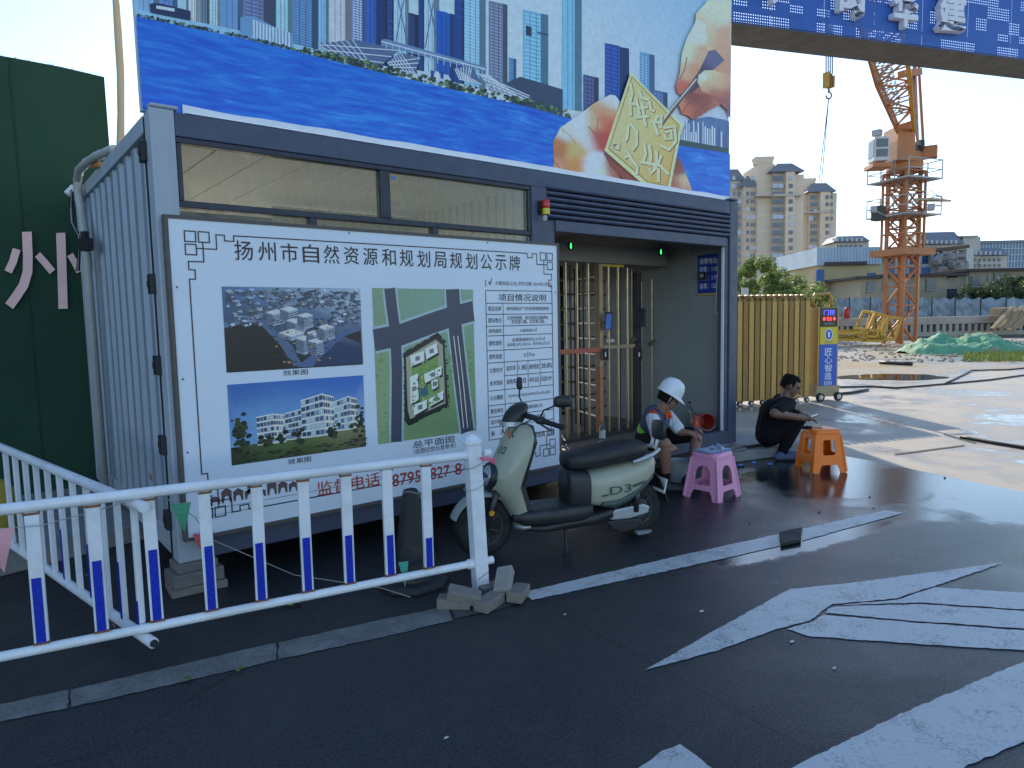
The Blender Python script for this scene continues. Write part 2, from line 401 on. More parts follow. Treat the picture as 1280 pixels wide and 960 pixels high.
def marking(name, pts, m=None, z=.004):
    mb = MB()
    P = gpoly(pts, z); Q = []
    for i, p in enumerate(P):       # ragged outline
        q = P[(i+1) % len(P)]; n = max(1, int((q-p).length/.03)); e = (q-p); s = Vector((-e.y, e.x, 0)).normalized()
        for k in range(n):
            Q.append(p+e*(k/n)+s*(random.uniform(-.0045, .0045) if k else 0))
    mb.add(Q, [tuple(range(len(Q)))]); return obj(name, mb, m or M_paint, road)
LINE = [(-60, 893), (0, 880), (232, 836), (400, 797)]
marking('lane_line', [(-70, 918), (-70, 894), (0, 880), (85, 862), (85, 885), (0, 902)], M_paint_dirty)
marking('lane_line', [(88, 884), (88, 862), (228, 830), (345, 803), (345, 825), (230, 852)], M_paint_dirty)
marking('lane_line', [(348, 824), (348, 803), (470, 776), (560, 757), (566, 775), (480, 796)], M_paint_dirty)
marking('lane_line', [(569, 773), (562, 757), (610, 747), (646, 742), (655, 752), (612, 764)], paint_mat('faded_road_paint', .9, (.10, .095, .09)))
marking('lane_line', [(652, 741), (735, 721), (860, 692), (975, 667), (975, 682), (900, 699), (790, 723), (665, 750)])
marking('lane_line', [(1003, 661), (1105, 638), (1130, 641), (1060, 660), (1003, 676)])
marking('arrow_marking', [(805, 838), (850, 812), (915, 776), (988, 736), (1060, 729), (1165, 715), (1253, 703), (1235, 710), (1160, 735), (1120, 748), (1040, 755), (1012, 776), (970, 786), (900, 812)])
marking('arrow_marking', [(1045, 756.5), (1122, 749.5), (1168, 734), (1285, 741), (1285, 762), (1150, 753)])
marking('arrow_marking', [(1035, 761), (1045, 758), (1150, 755), (1285, 764), (1285, 786), (1130, 775), (1032, 766)])
marking('arrow_marking', [(984, 786), (1016, 777), (1030, 768.5), (1130, 777), (1285, 788.5), (1285, 813), (1150, 805), (1010, 795)])
marking('arrow_marking', [(985, 962), (1120, 895), (1285, 824), (1400, 778), (1400, 850), (1285, 925), (1190, 965)])
marking('arrow_marking', [(795, 962), (828, 938), (850, 930), (870, 944), (893, 962)])
# shallow puddle against the lane line
def water_mat():
    t = NT('puddle_water'); t.col((.02, .021, .024)); t.rough(.03); t.bump(t.noise(t.geo(), 7, 2), .02, .01); return t.m
WATER = water_mat()
def puddle(c, ax, rx, ry, seed, z):   # soft-edged pool: ellipse with a wandering outline
    pts = []; d = Vector((math.cos(ax), math.sin(ax), 0)); e = Vector((-d.y, d.x, 0))
    for i in range(64):
        t = 2*math.pi*i/64; k = 1+.30*noise.noise((math.cos(t)*1.4+seed, math.sin(t)*1.4, seed))+.12*noise.noise((math.cos(t)*4, math.sin(t)*4+seed, 2)); q = Vector((c.x, c.y, z))+d*(rx*k*math.cos(t))+e*(ry*k*math.sin(t)); pts.append(q)
    mb = MB(); mb.add(pts, [tuple(range(64))]); struct('puddle', mb, WATER)
puddle(atZ(1115, 471), math.atan2(RT.y, RT.x), 1.25, .95, 8.4, .004)
mk = MB(); pp = gpoly([(974, 668), (1002, 662), (1001, 678), (976, 683)], .008); mk.prism(pp, (0, 0, .02))
tag(obj('black_line_patch', mk, mat('rubber', (.018, .018, .018), .7)), 'square black patch of missing wet paint in the gap of the white lane line', 'patch')  # black slab standing for missing wet paint in the lane line
# concrete joints: shallow grooves as dark strips
jm = mat('joint_filler', (.07, .065, .06), .9)
for pts in ([(1118, 567), (1205, 556), (1206, 557.5), (1119, 569)], [(1180, 541.5), (1220, 553), (1219, 554.5), (1179, 543)]):
    mb = MB(); mb.add(gpoly(pts, .003), [(0, 1, 2, 3)]); obj('joint', mb, jm, bpy.data.objects['entrance_apron'])

# ================================================================== CABIN
NAVY = mat('navy_steel', (.06, .075, .125), .45, var=.25, scale=5, dirt=.35, dirtc=(.12, .11, .10))
NAVY2 = mat('dark_window_frame', (.018, .022, .04), .4, var=.2)
GREY = mat('pale_grey_steel', (.42, .46, .51), .5, var=.12, scale=4, dirt=.4, dirtc=(.20, .17, .14), streak=True)
def corr_mat():
    t = NT('weathered_corrugated_steel'); v = t.coord(); vs = t.mapping(v, (4, 4, .25))
    a = t.noise(vs, 3, 7, .7); b = t.noise(v, 2.2, 7, .7, .3)
    c = t.mix(a, (.22, .27, .33), (.37, .42, .48))
    c = t.mix(t.math('MULTIPLY', t.ramp(b, [(.52, 0.0), (.75, 1.0)]), .6), c, (.27, .24, .20))
    r = t.ramp(t.noise(t.mapping(v, (3, 1.6, 1)), 3.5, 5, .6), [(.70, 0.0), (.74, 1.0)])
    c = t.mix(r, c, (.28, .09, .035)); t.col(c); t.rough(.5); t.b.inputs['Metallic'].default_value = .25; return t.m
CORR = corr_mat()
CREAM = mat('cream_ceiling_panel', (.86, .81, .66), .6, var=.08, scale=3, dirt=.3, dirtc=(.40, .36, .28))
PANEL = mat('grey_wall_panel', (.25, .27, .26), .6, var=.12, scale=2.5, dirt=.45, dirtc=(.17, .16, .14))
FLOORM = mat('cabin_floor', (.20, .15, .11), .7, var=.3, scale=7, dirt=.5)
Z0, Z1 = .20, 2.94
cab = thing('site_cabin', 'long grey and navy container cabin with clerestory windows standing on blocks', 'cabin', (3, 1.6, Z0))
def P(name, mb, m, parent=cab, **k): return obj(name, mb, m, parent, **k)
P('corner_post', MB().box((0, 0, Z0), (.135, .16, Z1+.01)), GREY, bevel=.008)
P('corner_post', MB().box((5.85, -.002, Z0), (6, .16, Z1)), NAVY, bevel=.008)
P('corner_post', MB().box((0, 3.1, Z0), (.135, 3.24, Z1)), GREY, bevel=.008)
P('corner_post', MB().box((5.865, 3.1, Z0), (6, 3.24, Z1)), NAVY, bevel=.008)
for x in (.01, 5.85):   # lifting corner castings
    P('corner_casting', MB().box((x-.006, -.006, Z1+.011), (x+.15, .165, Z1+.035)), GREY if x < 1 else NAVY, bevel=.01)
P('bottom_beam', MB().box((.136, .004, Z0+.002), (5.849, .11, Z0+.16)), NAVY, bevel=.008)
P('bottom_beam', MB().box((.01, .161, Z0+.002), (.11, 3.099, Z0+.15)), GREY, bevel=.006)
P('bottom_beam', MB().box((.136, 3.13, Z0+.002), (5.864, 3.23, Z0+.15)), NAVY)
P('top_beam', MB().box((.136, .002, 2.80), (5.849, .10, Z1)), NAVY, bevel=.006)
P('top_rail', MB().box((-.006, .161, 2.83), (.10, 3.099, Z1-.004)), GREY, bevel=.006)
P('top_beam', MB().box((.136, 3.14, 2.70), (3.19, 3.235, Z1)), NAVY)
P('top_beam', MB().box((3.191, 3.14, 2.30), (5.864, 3.235, Z1)), NAVY)  # unseen rear beam, lowered to keep sun off the road in front
# corrugated left wall: trapezoid ribs
mb = MB(); pr = []; y = .165; pit = .262
while y < 3.09:
    for dy, dx in ((0, .045), (.10, .045), (.135, .012), (.225, .012), (pit, .045)):
        if y+dy < 3.095 and (not pr or y+dy > pr[-1][1]+1e-4): pr.append((dx, y+dy))
    y += pit
vs = []; n = len(pr)
for z in (Z0+.15, 2.83): vs += [(dx, yy, z) for dx, yy in pr]
mb.add(vs, [(i+1, i, n+i, n+i+1) for i in range(n-1)])
P('corrugated_wall', mb, CORR)
P('gap_strip', MB().box((-.004, .140, Z0+.02), (.02, .175, Z1-.02)), mat('black_gap', (.01, .01, .01), .9))
for z in (2.72, 1.93, 1.43, .93, .45):
    P('hinge', MB().box((-.03, .115, z-.06), (.0, .21, z+.06)).box((-.038, .15, z-.02), (-.03, .19, z+.02)), mat('black_iron', (.02, .02, .022), .55), bevel=.004)
# roof, ceiling boards, floor
P('roof', MB().box((.02, .102, 2.885), (5.98, 3.138, 2.935)), mat('roof_sheet', (.55, .55, .53), .6))
x = .15
while x < 3.1:
    P('ceiling_board', MB().box((x+.004, .15, 2.842), (min(x+.33, 3.12)-.004, 3.12, 2.86)), CREAM, bevel=.004, seg=1); x += .33
P('ceiling_panel', MB().box((3.2, .15, 2.842), (5.9, 3.1, 2.86)), PANEL)
P('floor', MB().box((.15, .115, .30), (5.90, 3.12, .335)), FLOORM)
# front wall: clerestory glazing above, panel below (behind the notice board)
P('wall_panel', MB().box((.137, .03, .365), (2.925, .08, 2.20)), GREY)
fr = P('window_frame', MB().box((.137, .006, 2.385), (2.925, .075, 2.425)).box((.137, .006, 2.765), (2.925, .075, 2.798)).box((.137, .006, 2.426), (.165, .075, 2.764)).box((2.895, .006, 2.426), (2.925, .075, 2.764)).box((1.495, .004, 2.426), (1.575, .077, 2.764)), NAVY2, bevel=.003, seg=1)
for k, (xa, xb) in enumerate(((.166, 1.494), (1.576, 2.894))): P('pane', MB().box((xa, .034, 2.427), (xb, .040, 2.763)), thin_glass('window_glass', (.97, .96, .90), .06), fr)
fr2 = P('window_frame', MB().box((.137, .006, 2.205), (2.925, .075, 2.235)).box((.95, .006, 2.236), (1.0, .075, 2.384)).box((1.93, .006, 2.236), (1.98, .075, 2.384)), NAVY2)
for xa, xb in ((.14, .949), (1.001, 1.929), (1.981, 2.92)): P('pane', MB().box((xa, .034, 2.236), (xb, .040, 2.384)), thin_glass('window_glass'), fr2)
P('blue_sticker', MB().box((1.6, .030, 2.715), (1.64, .033, 2.735)), mat('sticker_blue', (.03, .2, .6), .4), fr)
P('door_post', MB().box((2.926, -.004, .362), (3.10, .11, 2.80)), NAVY, bevel=.006)
P('door_post', MB().box((3.102, .012, .362), (3.20, .10, 2.53)), NAVY, bevel=.006)
P('door_post', MB().box((5.79, .02, .362), (5.848, .12, 2.53)), NAVY, bevel=.006)
P('white_edge_strip', MB().box((5.772, .03, .362), (5.788, .06, 2.50)), mat('white_pvc', (.7, .7, .7), .4))
P('lintel', MB().box((3.202, -.002, 2.437), (5.788, .11, 2.535)), NAVY, bevel=.006)
sh = P('shutter_panel', MB().box((3.102, .045, 2.54), (5.848, .095, 2.798)), NAVY2)
for k in range(6):
    z = 2.545+k*.049
    mb = MB(); a, b = 3.104, 5.846
    prof = [(.044, 0), (.004, .008), (-.006, .02), (-.004, .034), (.022, .043), (.044, .045)]
    mb.loft([[(xx, yy, z+zz) for yy, zz in prof] for xx in (a, b)]); P('shutter_slat', mb, mat('shutter_blue', (.055, .07, .125), .45, var=.25, scale=9, dirt=.3, dirtc=(.2, .2, .22)), sh)
# inner walls of the passage
for k in range(22): P('liner_rib', MB().box((3.085, .2+k*.13, .36), (3.118, .26+k*.13, 2.84)), CREAM)
P('partition_liner', MB().box((3.106, .14, .343), (3.119, 3.1, 2.84)), CREAM)
P('partition', MB().box((3.12, .13, .336), (3.19, 3.12, 2.84)), PANEL)
for ya, yb in ((.125, .555), (.557, 1.0), (1.002, 2.0), (2.002, 3.1)): P('wall_board', MB().box((5.89, ya, .336), (5.93, yb, 2.84)), PANEL, bevel=.003, seg=1)
P('rear_wall', MB().box((.14, 3.15, .36), (3.19, 3.20, .6)), GREY)
P('bounce_floor', MB().box((.16, .12, .336), (3.11, 3.1, .342)), mat('pale_bounce', (.74, .70, .62), .5))  # unseen floor, added pale to bounce light onto the ceiling
P('curtain', MB().loft([[(1.5+i*.035, 2.2+.03*math.sin(i*2.1), z) for i in range(46)]+[(1.5+i*.035, 2.206+.03*math.sin(i*2.1), z) for i in range(45, -1, -1)] for z in (1.2, 2.82)]), mat('beige_curtain', (.66, .60, .44), .85), smooth=False)
# boarding added to block light coming through under the cabin
for k in range(6): P('light_block_board', MB().box((.15+k*.95, 3.16, .004), (.15+k*.95+.94, 3.19, .20)), mat('light_block_grey', (.12, .12, .12), .8))
for k in range(3): P('light_block_board', MB().box((5.90, .5+k*.86, .124), (5.93, .5+k*.86+.85, .20)), mat('light_block_grey', (.12, .12, .12)))
# right outer wall
P('wall_panel', MB().box((5.935, .165, .36), (5.985, 3.09, 2.90)), NAVY)

# concrete blocks carrying the cabin
BL = mat('grey_block', (.20, .185, .17), .85, var=.3, scale=14, dirt=.4, bump=.6, bscale=50)
def block(c, size, ang, label, m=BL, name='support_block', cat='block', group=None, tilt=None, bev=.008):
    b = obj(name, MB().obox((0, 0, 0), size), m, bevel=bev); b.location = c; b.rotation_euler = (tilt or (0, 0, 0)); b.rotation_euler.z = ang
    return tag(b, label, cat, group)
block((.10, .07, .0975), (.30, .22, .085), .05, 'upper grey block carrying the left front corner of the cabin', group='blocks under the cabin')
block((.11, .075, .0265), (.33, .24, .052), -.06, 'lower grey block under the left front corner of the cabin', group='blocks under the cabin')
block((.10, .07, .170), (.24, .2, .058), .02, 'thin top block wedged under the left front post of the cabin', group='blocks under the cabin')
block((2.62, .1, .052), (.26, .2, .1), .1, 'lower brick under the middle of the cabin behind the scooter', group='blocks under the cabin')
block((2.6, .1, .150), (.24, .18, .094), -.04, 'upper brick under the middle of the cabin behind the scooter', mat('red_brick', (.26, .13, .09), .85, bump=.4), group='blocks under the cabin')
block((5.78, -.01, .136), (.5, .2, .028), -.1, 'wooden board lying on the kerb below the right cabin post', mat('old_wood', (.20, .19, .17), .8, var=.35, scale=18, bump=.4), 'wood_plank', 'plank')
block((5.86, -.03, .167), (.36, .12, .03), .15, 'short wooden offcut on top of the board by the right cabin post', mat('old_wood', (.2, .2, .2)), 'wood_plank', 'plank')
block((.3, 2.95, .1), (.3, .25, .196), 0, 'rear left block under the cabin', group='blocks under the cabin') if False else None
# ================================================================== NOTICE BOARD
PS = .92
def pr(r, g, b):
    a = srgb(r, g, b); return tuple(min(.9, x*k*PS) for x, k in zip(a, (1.62, 1.32, 1.0)))
INK = mat('print_ink', (.03, .025, .035), .4, var=.1)
RED = mat('red_print_ink', (.42, .045, .03), .4, var=.1)
WHITE = mat('shade_tinted_board_film', (.74, .79, .86), .32, var=.03, scale=2, dirt=.12, dirtc=(.55, .54, .5))  # white film; slight blue tint stands in for blue shade light
BY = -.062
nb = thing('notice_board', 'large white public planning notice board with site plan fixed to the cabin front', 'board', (1.6, -.03, .35))
nbx0, nbx1, nbz0, nbz1 = .026, 3.176, .35, 2.325
obj('panel', MB().box((nbx0+.02, BY, nbz0+.02), (nbx1-.02, -.012, nbz1-.02)), WHITE, nb)
FRM = mat('board_frame_brown', (.10, .085, .075), .5, var=.2)
for a, b in (((nbx0, BY-.006, nbz0), (nbx1, -.008, nbz0+.022)), ((nbx0, BY-.006, nbz1-.022), (nbx1, -.008, nbz1)), ((nbx0, BY-.006, nbz0+.0225), (nbx0+.022, -.008, nbz1-.0225)), ((nbx1-.022, BY-.006, nbz0+.0225), (nbx1, -.008, nbz1-.0225))):
    obj('frame_bar', MB().box(a, b), FRM, nb)
def bp(x, y): return atY(x, y, BY)
def btext(s, x0, y0, x1, y1, m=INK, bold=.012, parent=nb, name='printed_text', ya=None, yb=None):
    """text between two screen columns; y = baseline/top at left, slopes follow the board"""
    p00 = bp(x0, y1); p10 = bp(x1, yb if yb is not None else y1); p01 = bp(x0, y0)
    z = p00.z; p10 = Vector((p10.x, BY, z)); p01 = Vector((p00.x, BY, p01.z))
    off = Vector((0, -.0022, 0))
    return obj(name, text(s, p00+off, p10+off, p01+off, bold), m, parent)
def bw(s, x0, x1, z0, z1, m=INK, bold=.012, name='printed_text', mb=None):
    p = Vector((x0, BY-.0022, z0)); q = text(s, p, p+Vector((x1-x0, 0, 0)), p+Vector((0, 0, z1-z0)), bold, 0, mb)
    return q if mb is not None else obj(name, q, m, nb)
# border lines and meander corners
ln = MB(); T = .0075
def hl(x0, x1, z, mb=ln, w=T): mb.quad((x0, BY-.002, z-w/2), (x1, BY-.002, z-w/2), (x1, BY-.002, z+w/2), (x0, BY-.002, z+w/2))
def vl(x, z0, z1, mb=ln, w=T): mb.quad((x-w/2, BY-.0022, z0), (x+w/2, BY-.0022, z0), (x+w/2, BY-.0022, z1), (x-w/2, BY-.0022, z1))
bx0, bx1, bz0, bz1 = .135, 3.10, .47, 2.235
hl(bx0+.36, bx1-.36, bz1-.012); hl(bx0+.36, bx1-.36, bz0+.012); vl(bx0+.012, bz0+.34, bz1-.34); vl(bx1-.012, bz0+.34, bz1-.34)
def meander(cx, cz, sx, sz):
    def H(x0, x1, z): hl(min(cx+sx*x0, cx+sx*x1)-T/2, max(cx+sx*x0, cx+sx*x1)+T/2, cz+sz*z)
    def V(x, z0, z1): vl(cx+sx*x, min(cz+sz*z0, cz+sz*z1), max(cz+sz*z0, cz+sz*z1))
    g = .062
    for ox, oz in ((0, 0), (1.25, 0), (0, 1.25)):
        H(ox*g, (ox+1)*g, oz*g); H(ox*g, (ox+1)*g, (oz+1)*g); V(ox*g, oz*g, (oz+1)*g); V((ox+1)*g, oz*g, (oz+1)*g)
    H(g, 2.9*g, 1.62*g); V(1.62*g, g, 2.9*g); V(2.9*g, .2*g, 1.62*g); H(2.9*g, 3.7*g, .2*g); V(3.7*g, .2*g, .75*g); H(3.7*g, 4.6*g, .75*g); V(4.6*g, .2*g, .75*g); H(4.6*g, 5.9*g, .2*g)
    H(.2*g, 1.62*g, 2.9*g); V(.2*g, 2.9*g, 3.7*g); H(.2*g, .75*g, 3.7*g); V(.75*g, 3.7*g, 4.6*g); H(.2*g, .75*g, 4.6*g); V(.2*g, 4.6*g, 5.6*g)
for cx, cz, sx, sz in ((bx0, bz1, 1, -1), (bx1, bz1, -1, -1), (bx0, bz0, 1, 1), (bx1, bz0, -1, 1)): meander(cx, cz, sx, sz)
obj('printed_border', ln, INK, nb)
# title, one mesh per character
tx0, tx1 = bp(290, 315).x, bp(652, 332).x; tz0, tz1 = bp(300, 324).z-.006, bp(300, 303).z+.012
chs = '扬州市自然资源和规划局规划公示牌'; cw = (tx1-tx0)/len(chs)
for i, ch in enumerate(chs):
    bw(ch, tx0+i*cw+cw*.10, tx0+i*cw+cw*.88, tz0, tz1, bold=.010, name='title_character')
PM = print_mat('printed_picture', .3, .12, 70)
def rect(x0, y0, x1, y1, x2, y2, x3, y3): return [bp(x0, y0), bp(x1, y1), bp(x2, y2), bp(x3, y3)]
def pic(x0, x1, z0, z1):
    def f(u, v): return Vector((x0+(x1-x0)*u, BY-.0015, z1-(z1-z0)*v))
    return f
rnd = random.Random(3)
NB = (0, -1, 0)
# --- aerial view
f = pic(bp(277, 360).x, bp(452, 410).x, bp(283, 466).z, bp(277, 358).z)
p = Print(NB)
p.blend([(0, 0), (100, 0), (100, 100), (0, 100)], [(10, 5, pr(70, 110, 170)), (50, 2, pr(130, 160, 200)), (90, 10, pr(150, 180, 215)), (50, 40, pr(60, 85, 130)), (10, 35, pr(60, 80, 120)), (15, 70, pr(12, 14, 26)), (30, 95, pr(14, 16, 28)), (60, 90, pr(25, 35, 60)), (95, 85, pr(30, 45, 80)), (95, 50, pr(80, 105, 150))], lambda x, y: f(x/100, y/100), 0, 6, 14)
def g2(pts, col, lay): p.poly([f(x/100, y/100) for x, y in pts], col, lay)
g2([(0, 42), (18, 33), (30, 28), (31, 31), (16, 39), (0, 50)], pr(95, 120, 165), 1)
g2([(20, 36), (24, 34), (46, 72), (52, 95), (46, 97), (38, 72)], pr(75, 100, 145), 1)
g2([(28, 5), (33, 4), (70, 25), (100, 42), (100, 47), (66, 29)], pr(110, 135, 175), 1)
g2([(48, 98), (78, 62), (88, 52), (92, 54), (66, 88), (60, 99)], pr(70, 95, 150), 1)
g2([(0, 48), (22, 40), (37, 70), (42, 98), (0, 98)], pr(10, 11, 22), 2)
g2([(62, 97), (80, 68), (99, 80), (99, 98)], pr(30, 50, 100), 2); g2([(85, 62), (99, 55), (99, 72)], pr(20, 24, 40), 2)
for k in range(420):   # roofs of the town
    x, y = rnd.uniform(1, 95), rnd.uniform(1.5, 45)
    if 25 < x < 75 and y > 24: continue
    w, h = rnd.uniform(1.5, 4.5), rnd.uniform(1.2, 3); a = rnd.uniform(.75, 1.25); sh = rnd.choice([(130, 155, 190), (105, 130, 170), (150, 172, 200), (75, 80, 105), (60, 80, 110)])
    q = [(x, y), (x+w, y-h*.6), (x+w*1.6, y+h*.4), (x+w*.6, y+h)]
    g2(q, pr(*[min(255, c*a) for c in sh]), 3); g2([(x, y), (x+w*.6, y+h), (x+w*.6, y+h*2), (x, y+h)], pr(60, 75, 105), 3)
def blk(x, y, w, d, h, c=(190, 205, 225)):
    A, B, Cc, D = (x, y), (x+w, y-w*.45), (x+w+d, y-w*.45+d*.62), (x+d, y+d*.62)
    g2([A, B, Cc, D], pr(*c), 5); g2([A, D, (D[0], D[1]+h), (A[0], A[1]+h)], pr(c[0]*.55, c[1]*.6, c[2]*.7), 5); g2([D, Cc, (Cc[0], Cc[1]+h), (D[0], D[1]+h)], pr(c[0]*.75, c[1]*.8, c[2]*.88), 5)
    for j in range(1, int(h/2.6)):
        g2([(D[0], D[1]+j*2.6), (Cc[0], Cc[1]+j*2.6), (Cc[0], Cc[1]+j*2.6+1), (D[0], D[1]+j*2.6+1)], pr(45, 60, 95), 6)
        g2([(A[0], A[1]+j*2.6), (D[0], D[1]+j*2.6), (D[0], D[1]+j*2.6+1), (A[0], A[1]+j*2.6+1)], pr(40, 50, 85), 6)
for a in ((28, 30, 8, 5, 14), (38, 26, 7, 6, 13), (42, 40, 8, 6, 14), (50, 34, 7, 5, 15), (36, 55, 10, 9, 5), (48, 62, 7, 6, 18), (56, 56, 7, 6, 17), (64, 49, 8, 6, 15), (57, 66, 6, 6, 16)): blk(*a)
for k in range(90):
    x, y = rnd.uniform(30, 78), rnd.uniform(36, 92); g2([(x, y), (x+1.6, y-.6), (x+1.9, y+.9), (x+.2, y+1.2)], pr(*rnd.choice([(190, 150, 80), (30, 50, 45), (45, 65, 55), (20, 30, 40)])), 4)
p.build('printed_photo', PM, nb)['label'] = 'printed aerial rendering of white housing blocks'
# --- street view of the blocks
f = pic(bp(284, 485).x, bp(456, 520).x, bp(290, 582).z, bp(284, 481).z)
p = Print(NB)
p.blend([(0, 0), (100, 0), (100, 72), (0, 80)], [(10, 5, pr(40, 95, 185)), (60, 3, pr(25, 90, 195)), (95, 10, pr(45, 105, 200)), (20, 55, pr(105, 155, 215)), (45, 40, pr(90, 145, 215)), (80, 60, pr(150, 185, 225))], lambda x, y: f(x/100, y/100), 0, 8, 20)
p.blend([(0, 78), (100, 70), (100, 100), (0, 100)], [(30, 84, pr(80, 105, 60)), (70, 84, pr(110, 130, 75)), (60, 95, pr(25, 32, 25)), (10, 95, pr(35, 45, 35)), (95, 95, pr(25, 30, 25)), (90, 80, pr(130, 130, 110))], lambda x, y: f(x/100, y/100), 1, 6, 14)
def bld(x0, x1, yt, yb, slope, fl, c):
    ytr = yt+slope*(x1-x0); g2([(x0, yt), (x1, ytr), (x1, yb+1), (x0, yb)], pr(*c), 2)
    for j in range(fl):
        for k in range(5):
            u0, u1 = k/5+.02, (k+1)/5-.02; v0, v1 = (j+.25)/fl, (j+.85)/fl; a0, a1 = x0+(x1-x0)*u0, x0+(x1-x0)*u1
            ya, yb_ = yt+slope*(a0-x0), yt+slope*(a1-x0); c2 = rnd.choice([(70, 95, 140), (110, 140, 185), (45, 60, 95), (165, 190, 215)])
            g2([(a0, ya+(yb-ya)*v0), (a1, yb_+(yb-yb_)*v0), (a1, yb_+(yb-yb_)*v1), (a0, ya+(yb-ya)*v1)], pr(*c2), 3)
    for j in range(fl+1):
        v = j/fl; g2([(x0, yt+(yb-yt)*v), (x1, ytr+(yb-ytr)*v), (x1, ytr+(yb-ytr)*v+1.3), (x0, yt+(yb-yt)*v+1.3)], pr(215, 222, 232), 4)
bld(18, 30, 43, 78, -.2, 5, (150, 165, 190)); bld(30, 38, 41, 78, .3, 5, (185, 190, 200)); bld(38, 50, 42, 76, -.3, 5, (120, 140, 170))
bld(50, 67, 27, 76, -.4, 6, (150, 170, 200)); bld(67, 75, 21, 76, .6, 6, (195, 200, 205)); bld(75, 88, 33, 72, -.5, 5, (150, 170, 200)); bld(88, 94, 28, 71, .6, 5, (190, 195, 200))
for k in range(170):
    side = rnd.random(); x = rnd.gauss(5, 4) if side < .5 else (rnd.gauss(98, 2.5) if side < .7 else rnd.choice([46, 73, 92, 24, 33])+rnd.gauss(0, 2.2)); y = rnd.gauss(64, 12) if side < .7 else rnd.gauss(73, 4)
    s_ = rnd.uniform(1.0, 2.6)
    if 0 <= x-s_ and x+s_ <= 100 and y+s_ < 98 and y-s_ > 2: g2([(x+s_*math.cos(t), y+s_*1.4*math.sin(t)) for t in (0, 1, 2.1, 3, 4.2, 5.3)], pr(*rnd.choice([(22, 32, 28), (35, 48, 35), (48, 62, 40), (18, 24, 26)])), 5)
for k in range(60):
    x, y = rnd.uniform(2, 97), rnd.uniform(87, 97); g2([(x, y), (x+3, y-.5), (x+5, y+1), (x+1, y+1.6)], pr(*rnd.choice([(20, 28, 22), (30, 40, 28), (60, 75, 45)])), 5)
p.build('printed_photo', PM, nb)['label'] = 'printed street rendering of white housing under a blue sky'
# --- site plan
f = pic(bp(465, 362).x, bp(592, 400).x, bp(470, 556).z, bp(465, 360).z)
p = Print(NB)
p.blend([(0, 0), (100, 0), (100, 100), (0, 100)], [(10, 20, pr(118, 150, 132)), (50, 10, pr(118, 160, 158)), (90, 10, pr(120, 158, 150)), (10, 70, pr(128, 160, 128)), (50, 85, pr(100, 138, 108)), (90, 60, pr(108, 150, 118)), (60, 95, pr(105, 138, 100))], lambda x, y: f(x/100, y/100), 0, 8, 20)
ROAD = pr(58, 66, 96); EDGE = pr(150, 180, 205)
def road2(pts, w, lay): g2(stroke(pts, w+5), EDGE, lay); 
roads = [([(16, 0), (17, 10), (20, 30), (20, 55), (17, 100)], 10), ([(0, 33), (25, 30), (60, 22), (80, 18), (100, 15)], 14), ([(78, 0), (79, 20), (84, 60), (90, 100)], 14)]
for q, w in roads: g2(stroke(q, w+3.5), EDGE, 1)
for q, w in roads: g2(stroke(q, w), ROAD, 2)
for d in (-2.2, 2.2): g2(stroke([(80+d, 32), (84+d, 60), (88+d, 97)], .8), pr(215, 220, 225), 3)
g2([(27, 42), (60, 30), (68, 36), (70, 80), (30, 90), (26, 86)], pr(34, 34, 44), 4)
g2([(29, 45), (59, 34), (66, 38), (67, 78), (31, 86), (29, 80)], pr(150, 160, 150), 5); g2([(34, 47), (60, 40), (62, 76), (34, 82)], pr(110, 150, 95), 6)
for q in ([(33, 44), (47, 41), (47, 48), (34, 51)], [(48, 40), (60, 36), (61, 43), (49, 47)], [(32, 58), (40, 56), (40, 74), (32, 76)], [(46, 57), (64, 52), (64, 58), (47, 63)], [(53, 62), (60, 60), (60, 66), (54, 68)], [(34, 77), (48, 74), (48, 80), (35, 84)], [(50, 74), (65, 69), (65, 75), (51, 79)]):
    g2([(x+1.2, y+1.5) for x, y in q], pr(40, 40, 50), 7); g2(q, pr(232, 234, 238), 8)
    cx = sum(x for x, _ in q)/4; cy = sum(y for _, y in q)/4; g2([(cx-2.2, cy-1.2), (cx+2.2, cy-1.6), (cx+2.2, cy+1.3), (cx-2.2, cy+1.8)], pr(110, 115, 135), 9)
g2([(42, 66), (49, 64), (50, 71), (42, 73)], pr(50, 95, 130), 8)
for k in range(260):
    e = rnd.random()
    if e < .55:
        t = rnd.random(); P4 = [(27, 42), (61, 30), (69, 36), (71, 80), (30, 90), (26, 86)]; i = rnd.randrange(6); a, b = P4[i], P4[(i+1) % 6]; x, y = a[0]+(b[0]-a[0])*t, a[1]+(b[1]-a[1])*t; c = (25, 30, 30)
    elif e < .85: x, y = rnd.uniform(34, 62), rnd.uniform(48, 78); c = rnd.choice([(70, 130, 80), (90, 150, 70), (190, 180, 110), (60, 110, 90)])
    else: x, y = rnd.choice([rnd.uniform(1, 9), rnd.uniform(72, 76), rnd.uniform(93, 98)]), rnd.uniform(38, 96); c = (90, 135, 75)
    s_ = rnd.uniform(.6, 1.3); g2([(x+s_*math.cos(t), y+s_*.7*math.sin(t)) for t in (0, 1.25, 2.5, 3.8, 5)], pr(*c), 9)
p.build('printed_plan', PM, nb)['label'] = 'printed site plan with dark roads and white blocks'
